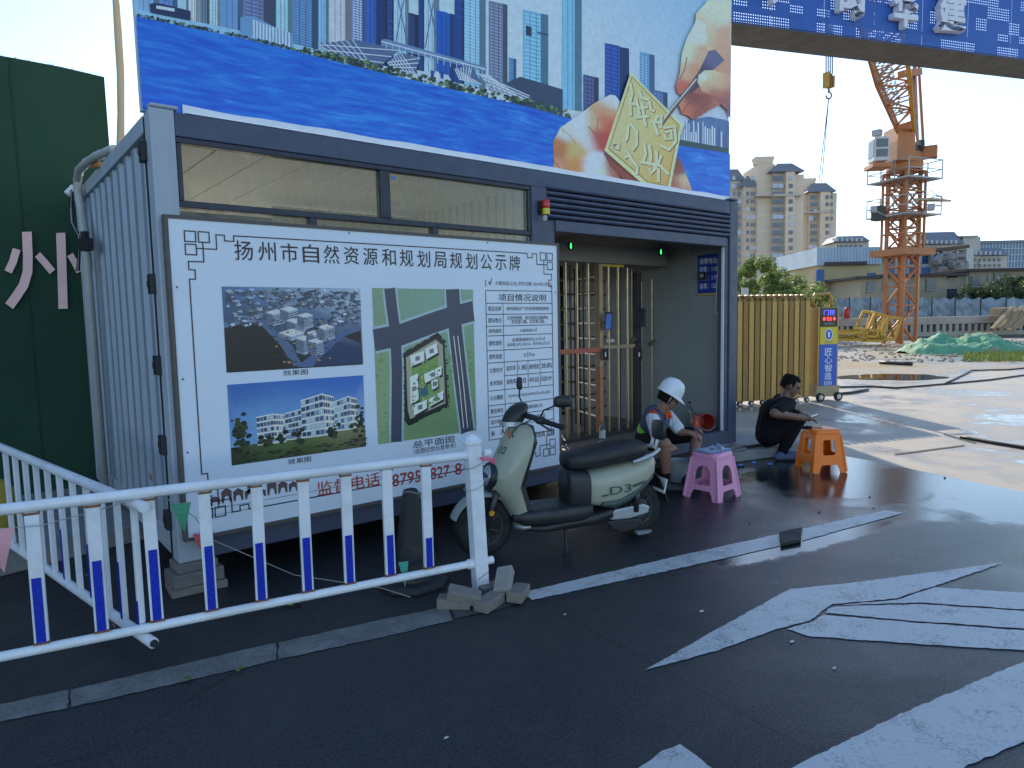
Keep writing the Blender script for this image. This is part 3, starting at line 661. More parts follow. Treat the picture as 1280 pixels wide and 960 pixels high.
# captions
btext('效果图', 354, 463, 385, 470); btext('效果图', 360, 574, 389, 581); btext('总平面图', 516, 551.5, 568, 560.5, bold=.02); btext('（此图仅供示意参考）', 517, 561, 570, 568, bold=.0)
bw('监督电话', bp(396, 612).x, bp(475, 606).x, bp(396, 621).z, bp(396, 605).z+.012, RED, .02)
xa = bp(490, 600).x
for s_, x0, x1 in (('8795', 490, 526), ('827', 538, 562), ('8', 569, 577)): bw(s_, bp(x0, 600).x, bp(x1, 594).x, bp(490, 609).z, bp(490, 594).z+.005, RED, .02)
# skyline ornament along the foot of the board
orn = MB(); ox0, oz0 = bp(262, 628).x, bp(262, 628).z-.02
for k in range(9):
    x = ox0+k*.072; w = .062; h = .035+.03*((k*7) % 4)/3
    pts = [(x, oz0), (x+w*.2, oz0), (x+w*.3, oz0+h*.55), (x+w*.5, oz0+h*.7), (x+w*.7, oz0+h*.55), (x+w*.8, oz0), (x+w, oz0), (x+w, oz0+h), (x+w*1.1, oz0+h*1.02), (x+w*.5, oz0+h*1.5), (x-w*.1, oz0+h*1.02), (x, oz0+h)]
    P3 = [Vector((a, BY-.002, b)) for a, b in pts]; tri = tessellate_polygon([P3]); orn.add(P3, [t for t in tri])
px_, pz_ = bp(313, 615).x, bp(313, 612).z
for k in range(4): P3 = [Vector((px_+a*(1-k*.22), BY-.002, pz_-.02+k*.03+b)) for a, b in ((-.03, 0), (.03, 0), (.012, .026), (-.012, .026))]; orn.add(P3, [(0, 1, 2, 3)])
for z in (.005, .045): hl(ox0-.02, 2.45, oz0-.02-z, orn, .003)
obj('printed_skyline', orn, mat('brown_ink', (.12, .08, .07), .5), nb)
# table
tb = MB(); X0, X1 = bp(607, 370).x, bx1-.012; XM = bp(629, 400).x
def zz(y): return bp(610, y).z
rows = [363, 379, 393, 408, 420, 438.5, 454, 471.5, 489, 507.5, 522, 535, 550.5]
for y in rows: hl(X0 if y != 471.5 else XM, X1, zz(y), tb, .006)
vl(X0, zz(550.5), zz(363), tb, .006); vl(XM, zz(550.5), zz(379), tb, .005)
XS = [X0+(X1-X0)*k for k in (.44, .60, .79)]
for x in XS: vl(x, zz(489), zz(454), tb, .005)
obj('printed_table', tb, INK, nb)
def row(y0, y1, l, r, k=.4, rw=.9):
    z0, z1 = zz(y1), zz(y0); h = z1-z0; hh = min(.045, h*.5); c = (z0+z1)/2
    if l: bw(l, X0+.02, XM-.02, c-hh*.45, c+hh*.45, bold=.02)
    L = r if isinstance(r, list) else [r]
    for i, s_ in enumerate(L):
        cc = z1-h*(i+1)/(len(L)+1)*1.0; w = min(X1-XM-.02, len(s_)*.034)*rw; m_ = (XM+X1)/2
        if s_: bw(s_, m_-w/2, m_+w/2, cc-.016, cc+.016, bold=.005)
bw('项目情况说明', X0+.13, X1-.07, zz(376.5), zz(367), bold=.02)
bw('[', X0, X0+.012, zz(357.5), zz(350)); bw('√', X0+.03, X0+.07, zz(356.5), zz(347.5), bold=.01); bw('方案批前公示] 发布日期: 2024年2月5日', X0+.10, X1, zz(357), zz(351), bold=.0)
row(379, 393, '项目名称', '扬州市高新技术产业开发区地块配套用房项目'); row(393, 408, '建设地点', ['东至规划路，南至规划公园绿地，', '西至望江路，北至春江路。']); row(408, 420, '用地面积', '10000㎡')
row(420, 438.5, '建筑面积', ['总建筑面积约2.31万㎡', '其中地上约1.74万㎡，地下约0.57万㎡']); row(438.5, 454, '建筑高度', '≤27m'); row(454, 473, '主要经济', ''); row(470, 489, '技术指标', '')
for i, (a, b) in enumerate((('容积率', '绿地率'), ('1.80', '30'), ('建筑密度', '停车泊位'), ('28.8%', '机动车170个'))):
    xa = ([XM]+XS)[i]+.012; xb = (XS+[X1])[i]-.012
    for s_, za, zb__ in ((a, 465, 460), (b, 482.5, 477)):
        hw_ = min((xb-xa)/2, len(s_)*.017); bw(s_, (xa+xb)/2-hw_, (xa+xb)/2+hw_, zz(za)-.004, zz(zb__)+.006, bold=.01)
row(489, 507.5, '公示期限', '2024年2月5日至2024年2月14日(10天)'); row(507.5, 522, '建设单位', '扬州市发展有限公司'); row(522, 535, '设计单位', '建筑设计研究院有限公司'); row(535, 550.5, '备    注', '')
btext('规划局 监制', 667, 540, 692, 547.5, bold=.02)
btext('扬州市自然资源和', 624, 548, 664, 555, bold=.02)
for x, z in ((.075, 1.9), (.075, .9), (.075, 1.35), (3.13, 1.9), (3.13, .9), (1.2, 2.29), (2.4, 2.29)): obj('screw', MB().cyl((x, BY-.004, z), (x, BY+.002, z), .006, n=8), FRM, nb)

# ================================================================== BILLBOARD
YB = .10
PS = 1.22
proj = lambda P_: (640+FPX*(P_-CP).dot(RT)/(P_-CP).dot(FW), 480-FPX*(P_-CP).dot(UP)/(P_-CP).dot(FW))
bbx0, bbx1, bbz0, bbz1 = atY(175.5, 120, YB).x, atY(911, 150, YB).x, 2.945, 7.4
bb = thing('billboard', 'tall blue printed billboard of a skyline and hands carving a gold seal', 'billboard', (3, YB, bbz0))
obj('panel', MB().box((bbx0, YB, bbz0), (bbx1, YB+.05, bbz1)), mat('vinyl_back', (.6, .62, .65), .6), bb)
for k in range(7): obj('back_strut', MB().bar((bbx0+.2+k*.93, YB+.08, bbz0), (bbx0+.2+k*.93, YB+.08, bbz1), .05), GREY, bb)
bt = MB(); n = 60; top = []; bot = []
for i in range(n+1):
    x = bbx0+.22+(bbx1-bbx0-.24)*i/n; h = .03+.012*noise.noise((x*3, 0, 0)); top.append((x, YB-.034, bbz0+.03+h)); bot.append((x, YB-.036, bbz0+.004))
bt.add(bot+top+[(x, y-.05, bbz0+.0022) for x, y, z in bot], [(i, i+1, n+2+i, n+1+i) for i in range(n)]+[(2*n+2+i, 2*n+3+i, i+1, i) for i in range(n)])
obj('hem', bt, mat('painted_sunlit_hem', (.85, .85, .85), .5), bb)  # white band stands in for the sunlit strip above the beam
def w3(x, y):
    q = atY(x, y, YB); return Vector((min(max(q.x, bbx0+.002), bbx1-.002), YB-.0005, min(max(q.z, bbz0+.002), bbz1-.002)))
NBB = (0, -1, 0)
def g3(pts, col, lay):
    col = [pr(*c) for c in col] if isinstance(col, list) else pr(*col); p.poly([w3(*q) for q in pts], col, lay)
BP_ = print_mat('billboard_print', .4, .14, 25)
p = Print(NBB)
OUT = [proj(Vector((x, YB, z))) for x, z in ((bbx0, bbz1), (bbx1, bbz1), (bbx1, bbz0), (bbx0, bbz0))]
p.blend(OUT, [(200, -200, pr(90, 150, 215)), (500, -200, pr(90, 150, 215)), (850, -200, pr(60, 130, 210)), (200, 0, pr(130, 180, 225)), (640, 20, pr(165, 200, 228)), (760, 40, pr(170, 200, 228)), (860, 15, pr(90, 155, 215)), (700, 120, pr(185, 205, 228)), (890, 160, pr(185, 205, 225))], w3, 0, 26, 90)
def shore(x): 
    S = [(160, 18), (230, 33), (300, 47), (370, 64), (450, 84), (560, 110), (640, 128), (715, 148)]
    for (a, ya), (b, yb) in zip(S, S[1:]):
        if x <= b: return ya+(yb-ya)*(x-a)/(b-a)
    return 148
TW = [(172, 200, -30, (120, 165, 215)), (200, 222, -120, (85, 130, 200)), (222, 236, -60, (150, 190, 225)), (236, 250, -90, (190, 215, 235)), (250, 262, -70, (95, 120, 150)), (262, 276, -150, (150, 195, 230)), (276, 304, -80, (95, 140, 200)), (304, 345, -110, (85, 100, 150)), (345, 366, -160, (125, 185, 225)), (366, 398, -140, (70, 110, 165)), (398, 411, -170, (125, 175, 220)), (411, 440, -90, (165, 178, 205)), (440, 457, -60, (90, 120, 190)), (457, 478, -100, (30, 75, 165)), (478, 484, -90, (20, 40, 90)), (484, 492, -120, (30, 65, 140)), (492, 511, -80, (150, 190, 228)), (510, 524, 16, (28, 50, 100)), (523, 532, -150, (25, 60, 140)), (530, 549, -70, (150, 190, 228)), (545, 569, 13, (20, 80, 180)), (568, 581, -130, (22, 60, 140)), (580, 607, -60, (120, 175, 225)), (611, 634, 1, (95, 110, 150)), (636, 645, 72, (80, 125, 190)), (654, 685, 12, (100, 165, 215)), (703, 727, -260, (110, 175, 225)), (729, 748, 93, (60, 75, 125)), (756, 786, 54, (25, 65, 150)), (800, 818, 65, (90, 140, 200)), (816, 834, 112, (70, 100, 160))]
rnd = random.Random(11)
for x0, x1, yt, c in TW:
    yb0, yb1 = shore(x0)-9, shore(x1)-9; sl_ = (x1-x0)*.23
    if x0 in (523, 545, 568, 756, 510): g3([(x0, yt), ((x0+x1)/2, yt+sl_*.4), (x1, yt+sl_*1.5), (x1, yb1), (x0, yb0)], c, 2)
    elif x0 == 703: g3([(705, yt), (721, yt), (728, yb1), (702, yb0)], c, 2)
    else: g3([(x0, yt), (x1, yt+sl_), (x1, yb1), (x0, yb0)], c, 2)
    sh = tuple(int(k*.62) for k in c); hi = tuple(min(255, int(k*1.18+14)) for k in c)
    sx = x0+(x1-x0)*rnd.choice([.62, .7, .75])
    g3([(sx, max(yt, -250)+sl_*.7), (x1-.3, max(yt, -250)+sl_), (x1-.3, yb1), (sx, yb0+(yb1-yb0)*(sx-x0)/(x1-x0))], sh, 3)
    st = rnd.choice([3.2, 4, 5]); y = max(yt, -110)+4
    style = 'bars' if x0 in (440, 304, 611, 654, 729, 816, 366) else rnd.choice(['bars', 'thin', 'vert', 'none'])
    while y < min(yb0, yb1)-2:
        if style == 'bars': g3([(x0+1, y), (sx-1, y+(sx-x0)*.23), (sx-1, y+(sx-x0)*.23+1.5), (x0+1, y+1.5)], hi if x0 != 440 else (215, 228, 245), 4)
        elif style == 'thin': g3([(x0+1, y), (x1-1, y+sl_), (x1-1, y+sl_+.6), (x0+1, y+.6)], sh if rnd.random() < .6 else hi, 4)
        y += st
    if style in ('vert', 'bars') or x1-x0 > 18:
        for k in range(1, 4):
            xx = x0+(x1-x0)*k/4; g3([(xx, max(yt, -110)+2+sl_*k/4), (xx+.7, max(yt, -110)+2+sl_*k/4), (xx+.7, yb0+(yb1-yb0)*k/4), (xx, yb0+(yb1-yb0)*k/4)], sh, 5)
for x0 in (493, 531):
    for d in (0, 1): g3(stroke([(x0+d*17, -20), (x0+8, 16), (x0+(1-d)*17, 60)], 1.1), (60, 95, 150), 6)
g3([(657, 32), (664, 34), (664, 46), (657, 44)], (35, 45, 75), 6); g3([(671, 40), (685, 43), (685, 45), (671, 42)], (35, 60, 110), 6)
g3([(187, 5), (196, 4), (238, 14), (238, 26), (188, 16)], (25, 40, 85), 6); g3([(195, 7), (218, 11), (218, 15), (195, 11)], (170, 200, 230), 7)
g3([(300, 22), (316, 20), (350, 38), (366, 42), (366, 60), (300, 46)], (95, 140, 195), 6)
for k in range(12): g3([(316+k*4, 25+k*1.4), (318+k*4, 25.5+k*1.4), (318+k*4, 48+k*1.0), (316+k*4, 47.5+k*1.0)], (175, 200, 228), 7)
g3([(632, 104), (650, 96), (703, 112), (703, 146), (640, 130)], (45, 62, 95), 3)
# convention halls with white roof ribs
for q in ([(397, 55), (440, 50), (500, 62), (468, 88), (430, 78)], [(484, 78), (500, 66), (525, 72), (518, 92), (492, 88)], [(568, 86), (590, 82), (602, 106), (585, 102), (574, 100)], [(598, 92), (610, 94), (662, 120), (658, 128), (614, 112)]):
    g3(q, (70, 95, 140), 6); A, B = q[0], q[1]; D = q[-1]; Cc = q[2]
    for k in range(7): u = k/6; g3(stroke([(A[0]+(B[0]-A[0])*u, A[1]+(B[1]-A[1])*u), (D[0]+(q[-2][0]-D[0])*u, D[1]+(q[-2][1]-D[1])*u)], 1.0), (170, 195, 225), 7)
    for v in (.05, .35, .65, .95): g3(stroke([(A[0]+(D[0]-A[0])*v, A[1]+(D[1]-A[1])*v), (Cc[0]+(q[-2][0]-Cc[0])*v, Cc[1]+(q[-2][1]-Cc[1])*v)], 1.1), (185, 205, 230), 8)
g3([(476, 50), (482, 49), (608, 84), (607, 90), (476, 57)], (90, 125, 175), 9); g3(stroke([(476, 52), (607, 87)], 1.4), (190, 210, 232), 10)
for k in range(16): x = 482+k*8; g3([(x, 54+k*2.2), (x+1, 54+k*2.2), (x+1, 62+k*2.2), (x, 62+k*2.2)], (150, 175, 210), 9)
g3([(520, 88), (560, 94), (567, 108), (524, 100)], (160, 185, 215), 9)
for k in range(3): g3([(538+k*6, 88+k), (542+k*6, 89+k), (542+k*6, 97+k), (538+k*6, 96+k)], (30, 60, 150) if k % 2 == 0 else (215, 215, 230), 11)
# waterside planting
for k in range(520):
    x = rnd.uniform(172, 712); y = shore(x)-rnd.uniform(-1, 7)*(.5 if x < 380 else 1.2); s_ = rnd.uniform(1.2, 3.4)*(.6 if x < 380 else 1)
    c = rnd.choice([(28, 48, 52), (40, 66, 55), (60, 92, 62), (88, 122, 80), (22, 34, 48)]); q = [(x+s_*math.cos(t)*rnd.uniform(.8, 1.2), y+s_*.8*math.sin(t)) for t in (0, .9, 1.8, 2.7, 3.6, 4.5, 5.4)]
    g3(q, c, 12)
g3([(860, 150), (885, 146), (905, 150), (911, 152), (911, 195), (845, 178)], (75, 105, 160), 3)
for k in range(22): x = 848+k*2.9; h = rnd.uniform(10, 28); g3([(x, 176+k*.3-h), (x+1.7, 176+k*.3-h), (x+1.7, 178+k*.4), (x, 177+k*.4)], rnd.choice([(190, 205, 225), (60, 85, 140), (150, 175, 210)]), 4)
g3([(840, 173), (911, 186), (911, 194), (836, 182)], (45, 70, 75), 5)
p.build('printed_skyline', BP_, bb)
# water: separate print with rippled blues
def watp():
    t = NT('printed_water'); v = t.coord(); n1 = t.noise(t.mapping(v, (3.2, 1, 26), rot=(0, R(-7), 0)), 1.0, 8, .62, .4); n2 = t.noise(t.mapping(v, (.5, 1, 1.4)), 1, 3)
    c = t.ramp(n1, [(.30, pr(8, 62, 195)), (.50, pr(16, 96, 208)), (.64, pr(38, 124, 222)), (.80, pr(110, 175, 242))])
    c = t.mix(t.ramp(n2, [(.4, 0.0), (.75, .55)]), c, pr(10, 65, 200)); t.col(c); t.rough(.35); return t.m
p = Print(NBB, .022); WP = watp()
def flat(pts, lay): p.poly([w3(*q) for q in pts], (1, 1, 1), lay)
flat([(160, 20), (230, 35), (300, 49), (370, 66), (450, 86), (560, 112), (640, 130), (715, 150), (760, 160), (760, 240), (690, 225), (400, 185), (205, 150), (178, 148), (170, 100)], 13)
flat([(830, 180), (913, 193), (913, 260), (860, 245), (820, 240)], 13)
p.build('printed_water', WP, bb)
p = Print(NBB, .024)
Q = lambda x, y: (680+x/5.333, 80+y/5.333)
hand1 = [Q(*a) for a in ((45, 735), (55, 640), (48, 520), (95, 430), (215, 345), (330, 260), (430, 208), (465, 215), (492, 255), (470, 340), (440, 440), (400, 545), (385, 600), (440, 690), (500, 770), (640, 830), (640, 850), (300, 800), (100, 760))]
p.blend(hand1, [(*Q(80, 560), pr(165, 110, 65)), (*Q(60, 700), pr(190, 130, 110)), (*Q(130, 450), pr(195, 195, 205)), (*Q(230, 400), pr(215, 222, 238)), (*Q(200, 580), pr(205, 160, 110)), (*Q(270, 500), pr(225, 215, 215)), (*Q(300, 680), pr(222, 215, 225)), (*Q(370, 740), pr(225, 205, 205)), (*Q(200, 680), pr(190, 130, 75)), (*Q(390, 380), pr(190, 75, 60)), (*Q(340, 480), pr(165, 60, 50)), (*Q(330, 400), pr(215, 170, 140)), (*Q(440, 240), pr(200, 200, 215)), (*Q(400, 330), pr(210, 150, 120)), (*Q(450, 720), pr(150, 90, 70)), (*Q(560, 800), pr(120, 60, 50))], w3, 15, 3, 6)
hand2 = [Q(*a) for a in ((880, 615), (905, 660), (935, 740), (960, 800), (985, 880), (820, 850), (830, 780), (850, 700))]
p.blend(hand2, [(*Q(890, 680), pr(120, 70, 65)), (*Q(930, 800), pr(215, 175, 155)), (*Q(870, 830), pr(150, 80, 70)), (*Q(960, 850), pr(175, 105, 90))], w3, 15, 3, 6)
def HB(pts, ctrl, sig=7): p.blend([Q(*a) for a in pts], [(*Q(x, y), pr(*c)) for x, y, c in ctrl], w3, 15, 3, sig)
HB(((960, 200), (1000, -330), (1080, -420), (1240, -420), (1236, 385), (1205, 310), (1165, 272), (1090, 310), (1000, 300)), ((1150, -350, (228, 205, 188)), (1060, -200, (215, 178, 158)), (1200, -150, (200, 150, 130)), (1200, 60, (190, 140, 118)), (1215, 250, (140, 92, 88)), (1100, 260, (150, 88, 76)), (1228, 340, (110, 78, 88))), 9)
HB(((1010, 60), (1075, -80), (1130, -90), (1190, -20), (1120, 40), (1030, 150), (950, 215), (935, 190)), ((1120, -40, (88, 88, 130)), (1040, 60, (70, 62, 92)), (960, 190, (62, 52, 74))), 6)
HB(((880, 262), (905, 212), (980, 195), (1090, 215), (1165, 272), (1090, 310), (1030, 350), (980, 375), (940, 345), (905, 335)), ((900, 270, (188, 118, 98)), (960, 230, (120, 66, 60)), (1000, 340, (142, 78, 66)), (950, 330, (172, 102, 84)), (1080, 260, (128, 72, 64)), (1130, 270, (165, 100, 84))), 5)
HB(((905, -60), (940, -170), (1010, -300), (1070, -260), (1080, -70), (1015, 60), (950, 150), (905, 205), (880, 205), (867, 155), (893, 60)), ((1000, -200, (232, 212, 200)), (940, -60, (228, 200, 184)), (1030, -40, (205, 158, 136)), (925, 60, (214, 168, 146)), (985, 60, (190, 132, 110)), (885, 160, (182, 96, 80)), (915, 170, (168, 84, 70))), 6)
HB(((1010, 125), (1018, 78), (1055, 48), (1110, 45), (1240, 80), (1240, 235), (1150, 222), (1085, 205), (1040, 185)), ((1040, 85, (232, 200, 180)), (1090, 80, (228, 186, 162)), (1060, 150, (208, 158, 134)), (1140, 130, (214, 166, 142)), (1220, 120, (200, 150, 128)), (1120, 205, (158, 98, 82)), (1220, 220, (150, 98, 86))), 6)
g3([Q(*a) for a in ((1022, 95), (1035, 72), (1062, 66), (1076, 84), (1070, 112), (1040, 124))], (236, 214, 204), 16)
for q_, w_ in (((940, -40, 925, 40, 890, 110), 1.1), ((900, 212, 950, 190, 990, 140), 1.3), ((985, 372, 1000, 320, 1050, 290), 1.0), ((905, 335, 930, 290, 960, 260), 1.0)): g3(stroke([Q(q_[i], q_[i+1]) for i in (0, 2, 4)], w_), (120, 62, 52), 16)
def g4(pts, col, lay): g3([Q(*a) for a in pts], col, lay)
for q_, w_ in (((100, 435, 160, 480, 200, 540), .7), ((280, 420, 330, 470, 385, 590), 1.3), ((350, 360, 340, 440, 380, 540), 1.0), ((385, 600, 440, 690, 500, 770), 1.2), ((48, 640, 120, 740, 300, 790), .9)): g3(stroke([Q(q_[i], q_[i+1]) for i in (0, 2, 4)], w_), (150, 78, 60), 16)
g4([(385, 590), (400, 575), (680, 815), (665, 830)], (110, 55, 40), 17); g4([(385, 595), (660, 828), (560, 810), (430, 690)], (125, 62, 48), 16)
g4([(565, 60), (912, 408), (825, 852), (668, 822), (390, 580)], (228, 204, 158), 18)
g4([(572, 85), (892, 412), (812, 822), (672, 790), (415, 570)], (150, 122, 66), 19)
g4([(576, 98), (884, 415), (806, 812), (676, 782), (424, 566)], [(208, 184, 138), (210, 174, 112), (208, 150, 86), (204, 164, 104), (196, 182, 142)], 20)
GL = [[(560, 130), (575, 200), (560, 260), (565, 350)], [(545, 265), (600, 275)], [(600, 230), (625, 340), (590, 350)], [(620, 180), (640, 230), (690, 245)], [(640, 260), (655, 370), (665, 420)], [(600, 360), (690, 350)], [(690, 250), (700, 310), (725, 320)], [(610, 300), (680, 290)],
      [(745, 345), (720, 400), (750, 480)], [(730, 360), (770, 350), (765, 430)], [(700, 385), (760, 395)], [(780, 430), (860, 420), (865, 520), (820, 575), (760, 545)], [(790, 460), (835, 450), (840, 500), (800, 505), (790, 465)],
      [(550, 410), (540, 500), (525, 520)], [(560, 400), (605, 450), (605, 540), (575, 580)], [(440, 545), (490, 530), (485, 570), (440, 550)], [(530, 580), (560, 610), (520, 630)], [(545, 600), (610, 690), (605, 740)],
      [(655, 530), (665, 600), (650, 650)], [(690, 540), (700, 620), (690, 680)], [(735, 580), (740, 660), (720, 700)], [(770, 610), (750, 670), (820, 740)], [(630, 655), (760, 680)], [(690, 700), (700, 730), (740, 690)], [(750, 700), (750, 790)]]
for q in GL:
    g3(stroke([Q(x+5, y+5) for x, y in q], 4.4), (120, 92, 50), 21)
for q in GL: g3(stroke([Q(x, y) for x, y in q], 3.6), (232, 212, 172), 22)
g4([(772, 412), (800, 345), (1000, 100), (1012, 112), (850, 322), (785, 408)], (90, 75, 75), 23); g4([(776, 395), (800, 345), (1000, 100), (1006, 106), (830, 318)], (215, 205, 210), 24)
p.build('printed_hands_and_seal', BP_, bb)
# ================================================================== ENTRANCE ARCH (header sign; unseen support added behind the cabin for its shade)
HD = Vector((.93, -.365, 0)).normalized(); HN = Vector((.365, .93, 0)).normalized()
HP = Vector((11.0, 3.0, 0)); HZ = 7.07
arch = thing('entrance_arch', 'blue perforated overhead gate sign with raised white characters spanning the entrance', 'gate sign', (9.6, 4.5, 0))
def perf():
    t = NT('perforated_blue_sheet'); v = t.mapping(t.geo(), rot=(0, 0, math.atan2(.365, .93)))
    # panel coordinates: along the sheet and up
    sp = t.n('ShaderNodeSeparateXYZ'); t.l(v, sp.inputs[0]); x = t.math('DIVIDE', sp.outputs[0], .052); z = t.math('DIVIDE', sp.outputs[2], .052)
    fx = t.math('SUBTRACT', t.math('FRACT', x), .5); fz = t.math('SUBTRACT', t.math('FRACT', z), .5)
    r = t.math('SQRT', t.math('ADD', t.math('MULTIPLY', fx, fx), t.math('MULTIPLY', fz, fz)))
    dot = t.math('LESS_THAN', r, .20)
    cv = t.n('ShaderNodeCombineXYZ'); t.l(t.math('FLOOR', t.math('DIVIDE', x, 6)), cv.inputs[0]); t.l(t.math('FLOOR', t.math('DIVIDE', z, 5)), cv.inputs[1])
    wn_ = t.n('ShaderNodeTexNoise'); wn_.inputs['Scale'].default_value = .8; wn_.inputs['Detail'].default_value = 2; t.l(cv.outputs[0], wn_.inputs['Vector'])
    m = t.math('MULTIPLY', dot, t.math('GREATER_THAN', wn_.outputs[0], .52))
    t.col(t.mix(t.noise(t.geo(), 1.5, 3), (.02, .085, .34), (.03, .12, .46))); t.rough(.45)
    tr = t.n('ShaderNodeBsdfTransparent'); mx = t.n('ShaderNodeMixShader'); t.l(m, mx.inputs[0]); t.l(t.b.outputs[0], mx.inputs[1]); t.l(tr.outputs[0], mx.inputs[2]); t.l(mx.outputs[0], t.o.inputs[0]); return t.m
PERF = perf(); SOF = mat('grey_soffit_sheet', (.10, .095, .085), .6, var=.3, scale=1.5)
h0, h1, HT = -.8, 17.0, 9.6
s = h0; k = 0
while s < h1:
    e = min(s+1.22, h1)
    a = HP+HD*(s+.0015); b = HP+HD*(e-.0015)
    mb = MB(); mb.quad(a+Vector((0, 0, HZ)), b+Vector((0, 0, HZ)), b+Vector((0, 0, HT)), a+Vector((0, 0, HT))); obj('front_panel', mb, PERF, arch)
    mb = MB(); mb.prism([a+Vector((0, 0, HZ+.01)), b+Vector((0, 0, HZ+.01)), b+HN*.95+Vector((0, 0, HZ+.01)), a+HN*.95+Vector((0, 0, HZ+.01))], (0, 0, .02)); obj('soffit_panel', mb, SOF, arch)
    for zz_ in (HZ+.3, HZ+1.3, HT): obj('frame_tube', MB().bar(a+HN*.08+Vector((0, 0, zz_)), b+HN*.08+Vector((0, 0, zz_)), .05), SOF, arch)
    s = e; k += 1
def hp(x, y): return atP(x, y, HP-HN*.09, HN)
LET = mat('raised_letter_white', (.72, .72, .76), .45)
zc = hp(1130, 34).z
for ch, xl, xr, yb in (('中', 952, 978, 4), ('时', 1046, 1082, 20), ('华', 1113, 1144, 34), ('建', 1169, 1204, 39)):
    A = hp(xl, yb); B = hp(xr, yb); w = (B-A).length; A = Vector((A.x, A.y, A.z)); B = Vector((B.x, B.y, A.z))
    obj('raised_character', text(ch, A, B, A+Vector((0, 0, w*1.12)), .03, .07), LET, arch)
# unseen support behind the cabin, placed and sized to shade the road
obj('unseen_pillar', MB().prism([(8.45, 3.75, 0), (10.85, 3.75, 0), (10.85, 5.2, 0), (8.45, 5.2, 0)], (0, 0, 9.4)), mat('pillar_grey', (.35, .36, .38), .7), arch)
E2 = HP+HD*16.6
obj('unseen_pillar', MB().obox((E2.x+.5, E2.y+.6, 4.75), (2.2, 1.3, 9.5), math.atan2(-.365, .93)), mat('pillar_grey', (.35, .36, .38)), arch)

# ================================================================== GREEN HOARDING with cut-out characters
def turf_mat():
    t = NT('green_netting'); v = t.coord(); a = t.noise(v, 1.3, 5, .6); b = t.noise(v, 160, 3, .7)
    c = t.mix(a, (.006, .036, .020), (.026, .092, .050)); c = t.mix(t.math('MULTIPLY', b, .5), c, (.010, .03, .02)); t.col(c); t.rough(.9); t.bump(b, .6, .01); return t.m
hoard = thing('green_hoarding', 'dark green turf-covered site hoarding left of the cabin', 'hoarding', (-3, 3.4, 0))
HYd = 3.32; xr, zt = atY(130, 93, HYd).x, atY(130, 93, HYd).z; zt0 = atY(0, 70, HYd).z
n = 40; top = []
for i in range(n+1):
    x = -14+(xr+14)*i/n; top.append((x, HYd, zt+.02*noise.noise((x*2, 0, 3))+(.0 if i < n else -.03)))
mb = MB(); mb.prism([(-14, HYd, 0), (xr+.02, HYd, 0)]+top[::-1], (0, .05, 0)); obj('panel', mb, turf_mat(), hoard)
for k in range(9):
    x = xr-.75-k*1.22; obj('seam', MB().box((x-.006, HYd-.006, 0), (x+.006, HYd+.002, zt-.03)), mat('seam_dark', (.012, .035, .025), .9), hoard)
fz = MB()
for k in range(260):
    x = random.uniform(-2, xr); z = zt+random.uniform(-.02, .01)
    if k > 170: x = xr+.01; z = random.uniform(2.2, zt)
    d = Vector((random.uniform(-.02, .03), random.uniform(-.02, .02), random.uniform(-.01, .035)*(1 if k < 170 else .4))); q = Vector((x, HYd+.02, z)); fz.add([q, q+Vector((.006, 0, 0)), q+d], [(0, 1, 2)])
fo = obj('frayed_edge', fz, mat('fray', (.12, .13, .06), .9), hoard); fo['kind'] = 'stuff'
for k in range(8): obj('post', MB().bar((-13+k*1.9, HYd+.1, 0), (-13+k*1.9, HYd+.1, zt-.1), .06), GREY, hoard)
PK = mat('pink_foam_board', (.88, .56, .52), .6, var=.12)
ch = thing('hoarding_character', 'large pink cut-out character made of five strips fixed to the green hoarding', 'lettering', (-.3, HYd-.03, 1.8))
def hpx(x, y): return atY(x, y, HYd-.02)
S5 = lambda x, y: (x/3, 240+y/3)
for q, w in (([(62, 215), (48, 262), (30, 300)], 30), ([(100, 150), (104, 240), (103, 300), (88, 350), (62, 390), (34, 428)], 36), ([(140, 235), (165, 262), (196, 300)], 26), ([(227, 154), (232, 300), (236, 438)], 34), ([(262, 235), (280, 265), (298, 300)], 24)):
    poly = [hpx(*S5(*a)) for a in stroke(q, w)]; mb = MB(); n_ = len(poly)
    tri = tessellate_polygon([poly]); mb.add(poly+[p_+Vector((0, -.02, 0)) for p_ in poly], [tuple(i+n_ for i in t) for t in tri]+[(i, (i+1) % n_, n_+(i+1) % n_, n_+i) for i in range(n_)])
    obj('stroke', mb, PK, ch)
ch['label'] = 'large pink cut-out Chinese character on the green hoarding'
# timber pole behind the cabin's left rear corner
a = atY(137, 200, 3.05); b = atY(144.5, -60, 3.05); a.z = 0; a.x -= .02
pl_ = MB(); N_ = 14; pl_.tube([a.lerp(b, i/N_)+Vector((.012*math.sin(i*1.3), 0, 0)) for i in range(N_+1)], [.040-.0006*i+.003*math.sin(i*2.3) for i in range(N_+1)], 10)
tag(obj('timber_pole', pl_, mat('pale_timber', (.46, .36, .22), .8, var=.25, scale=12, bump=.3, streak=True), smooth=True), 'tall thin pale timber pole rising behind the left rear of the cabin', 'pole')
